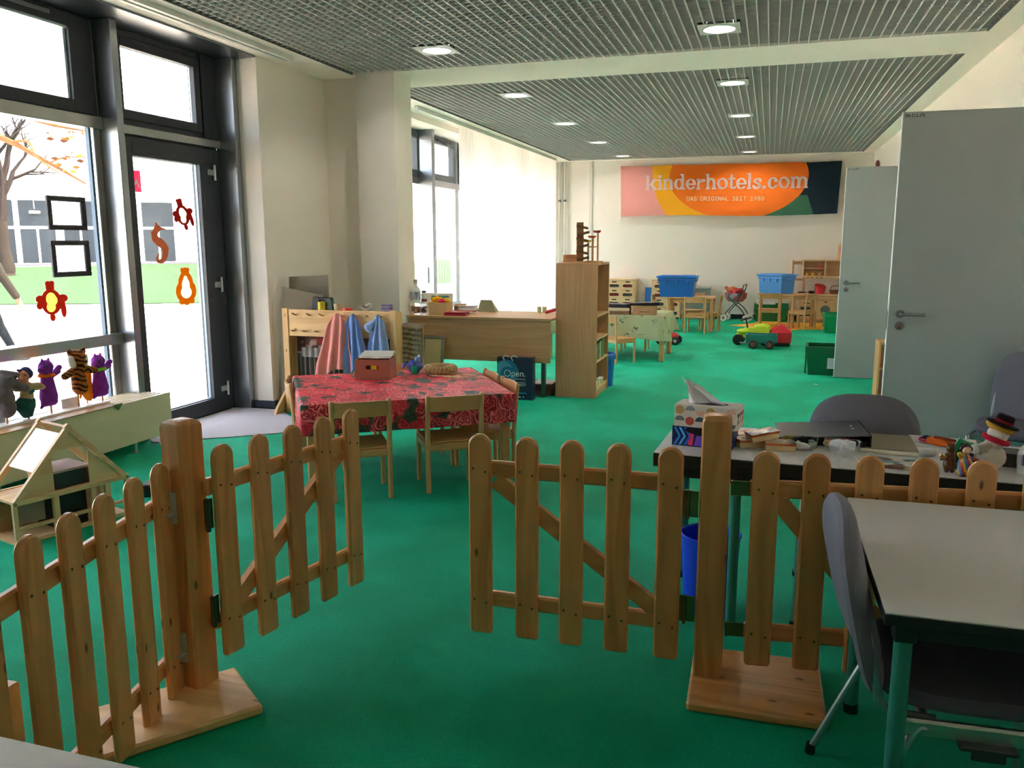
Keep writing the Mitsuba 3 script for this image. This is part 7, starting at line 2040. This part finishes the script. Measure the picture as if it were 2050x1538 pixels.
def patches(V):
    k = np.floor(np.arctan2(V[:, 0], -V[:, 1]) * 2.2 + V[:, 2] * 40).astype(int) % 3
    return np.array([lin('#d8b02a'), lin('#3f7fc4'), lin('#b8283a')])[k]


p.add('body', blobs([((0, 0, 0.022), 0.024, (0, 0, 0.05), 0.022), ((0, 0, 0.055), 0.018, (0, 0, 0.066), 0.015), ((-0.012, -0.002, 0.008), 0.009, (-0.012, 0, 0.02), 0.014), ((0.012, -0.002, 0.008), 0.009, (0.012, 0, 0.02), 0.014)], 0.006, 4), 'plastic', patches, smooth=True)
p.add('arm', blobs([((0.01, 0, 0.062), 0.009, (0.036, -0.008, 0.056), 0.008)], 0.006), 'plastic', '#a8352c')
p.add('arm', blobs([((-0.012, 0, 0.064), 0.009, (-0.024, -0.008, 0.078), 0.009)], 0.006), 'plastic', '#dcb32c')
p.add('head', blobs([((0, 0, 0.092), 0.015, (0, -0.004, 0.09), 0.013), ((0, -0.014, 0.092), 0.004, (0, -0.018, 0.092), 0.004)], 0.005), 'plastic', '#d9b295')
p.add('hair', blobs([((0, 0.006, 0.10), 0.015, (0.012, 0.006, 0.094), 0.011), ((0, 0.006, 0.10), 0.015, (-0.012, 0.006, 0.094), 0.010)], 0.006), 'plastic', '#2a211c')
for s in (-1, 1):
    p.add('shoe', ball((s * 0.012, -0.010, 0.006), 0.009, 2, (0.8, 1.3, 0.65)), 'plastic', '#22252e')
spawn(p, 'clown_figurine', 'colourful patchwork clown figurine at the front of the white table', 'figurine', at(0.672, 3.075, Z + 0.0005, 10))
# snowman lying back
p = Proto()
p.add('body', lumpy(blobs([((0.02, 0, 0.045), 0.044, (0.0, 0, 0.055), 0.042), ((0.02, 0, 0.09), 0.030, (0.028, 0, 0.10), 0.030)], 0.008), 0.004, 70), 'fabric', '#c9c0b4')
p.add('head', lumpy(blobs([((0.03, 0, 0.125), 0.034, (0.034, 0, 0.132), 0.034)], 0.008), 0.003, 70), 'fabric', '#d9d3cb')
p.add('muzzle', ball((-0.045, -0.03, 0.075), 0.017, 2), 'fabric', '#dfdcda')
p.add('arm', blobs([((-0.0, -0.02, 0.085), 0.014, (-0.04, -0.03, 0.075), 0.013)], 0.008), 'fabric', '#b9ae9f')
tt = np.arange(20) * PI / 10
p.add('scarf', tube(np.stack([0.026 + 0.036 * np.cos(tt), 0.036 * np.sin(tt), 0.108 - 0.012 * np.cos(tt)], 1), 0.010, 8, True), 'fabric', '#b3263a')
p.add('fringe', lumpy(tube(np.stack([0.036 + 0.034 * np.cos(tt), 0.034 * np.sin(tt), 0.152 - 0.012 * np.cos(tt)], 1), 0.011, 10, True), 0.006, 120), 'fabric', '#c79a3a')
hat = lathe([(0, 0.0), (0.052, 0.0), (0.053, 0.006), (0.03, 0.010), (0.028, 0.034), (0.025, 0.038), (0, 0.038)], 24)
p.add('hat', move(hat, 0.042, 0, 0.160, ry=18), 'fabric', '#1a1516')
p.add('hat_band', move(lathe([(0.0305, 0.009), (0.0312, 0.010), (0.0295, 0.019), (0.029, 0.018)], 24), 0.042, 0, 0.160, ry=18), 'fabric', '#7c1a26')
spawn(p, 'snowman', 'felt snowman with a black top hat, red scarf and yellow fringe on the white table', 'soft toy', at(0.762, 3.20, Z + 0.0005, 0))
p = Proto()
p.add('crate', bx(-0.04, 0.06, -0.04, 0.06, 0, 0.05, 0.003), 'laminate', '#3c3a34')
spawn(p, 'dark_box', 'small dark box behind the snowman on the white table', 'box', at(0.865, 3.28, Z + 0.0005, -10))
p = Proto()
p.add('bottle', lathe([(0, 0), (0.028, 0), (0.030, 0.07), (0.022, 0.09), (0.012, 0.10), (0.012, 0.12), (0, 0.12)], 20), 'clearplastic')
p.add('label', lathe([(0.0303, 0.03), (0.0305, 0.031), (0.0308, 0.066), (0.0303, 0.068)], 20), 'matte', lambda V: np.where((np.sin(V[:, :1] * 260) > 0), lin('#27306b'), lin('#d9d6de')))
p.add('cap', lathe([(0.014, 0.115), (0.014, 0.15), (0.010, 0.158), (0, 0.158)], 14), 'plastic', '#2f4a5a')
spawn(p, 'bottle', 'small bottle with a blue striped label at the right end of the white table', 'bottle', at(0.885, 3.18, Z + 0.0005))
one('orange_card', bx(-0.03, 0.03, -0.004, 0.004, 0, 0.09, 0.001), 'matte', '#d9662a', 'orange card behind the small bottle on the white table', 'card', at(0.94, 3.26, Z + 0.0005, -10))
one('button', lathe([(0, 0), (0.012, 0), (0.012, 0.006), (0, 0.008)], 14), 'plastic', '#b85a5e', 'small pink button on the white table near the clown', 'button', at(0.578, 3.20, Z + 0.0005))
one('string_ball', lumpy(ball((0, 0, 0.012), 0.02, 2, (1.6, 1, 0.6)), 0.008, 60), 'fabric', '#c4beb8', 'small pale wad of wool on the paper on the white table', 'craft piece', at(0.60, 3.33, Z + 0.003))
# blue bucket under the table
one('blue_bucket', lathe([(0, 0), (0.10, 0), (0.118, 0.32), (0.124, 0.325), (0.118, 0.33), (0.112, 0.32), (0.096, 0.006), (0, 0.006)], 32), 'plastic', '#1c3fd0', 'bright blue bucket under the cluttered white table behind the right gate post', 'bucket', at(-0.178, 3.30, 0))
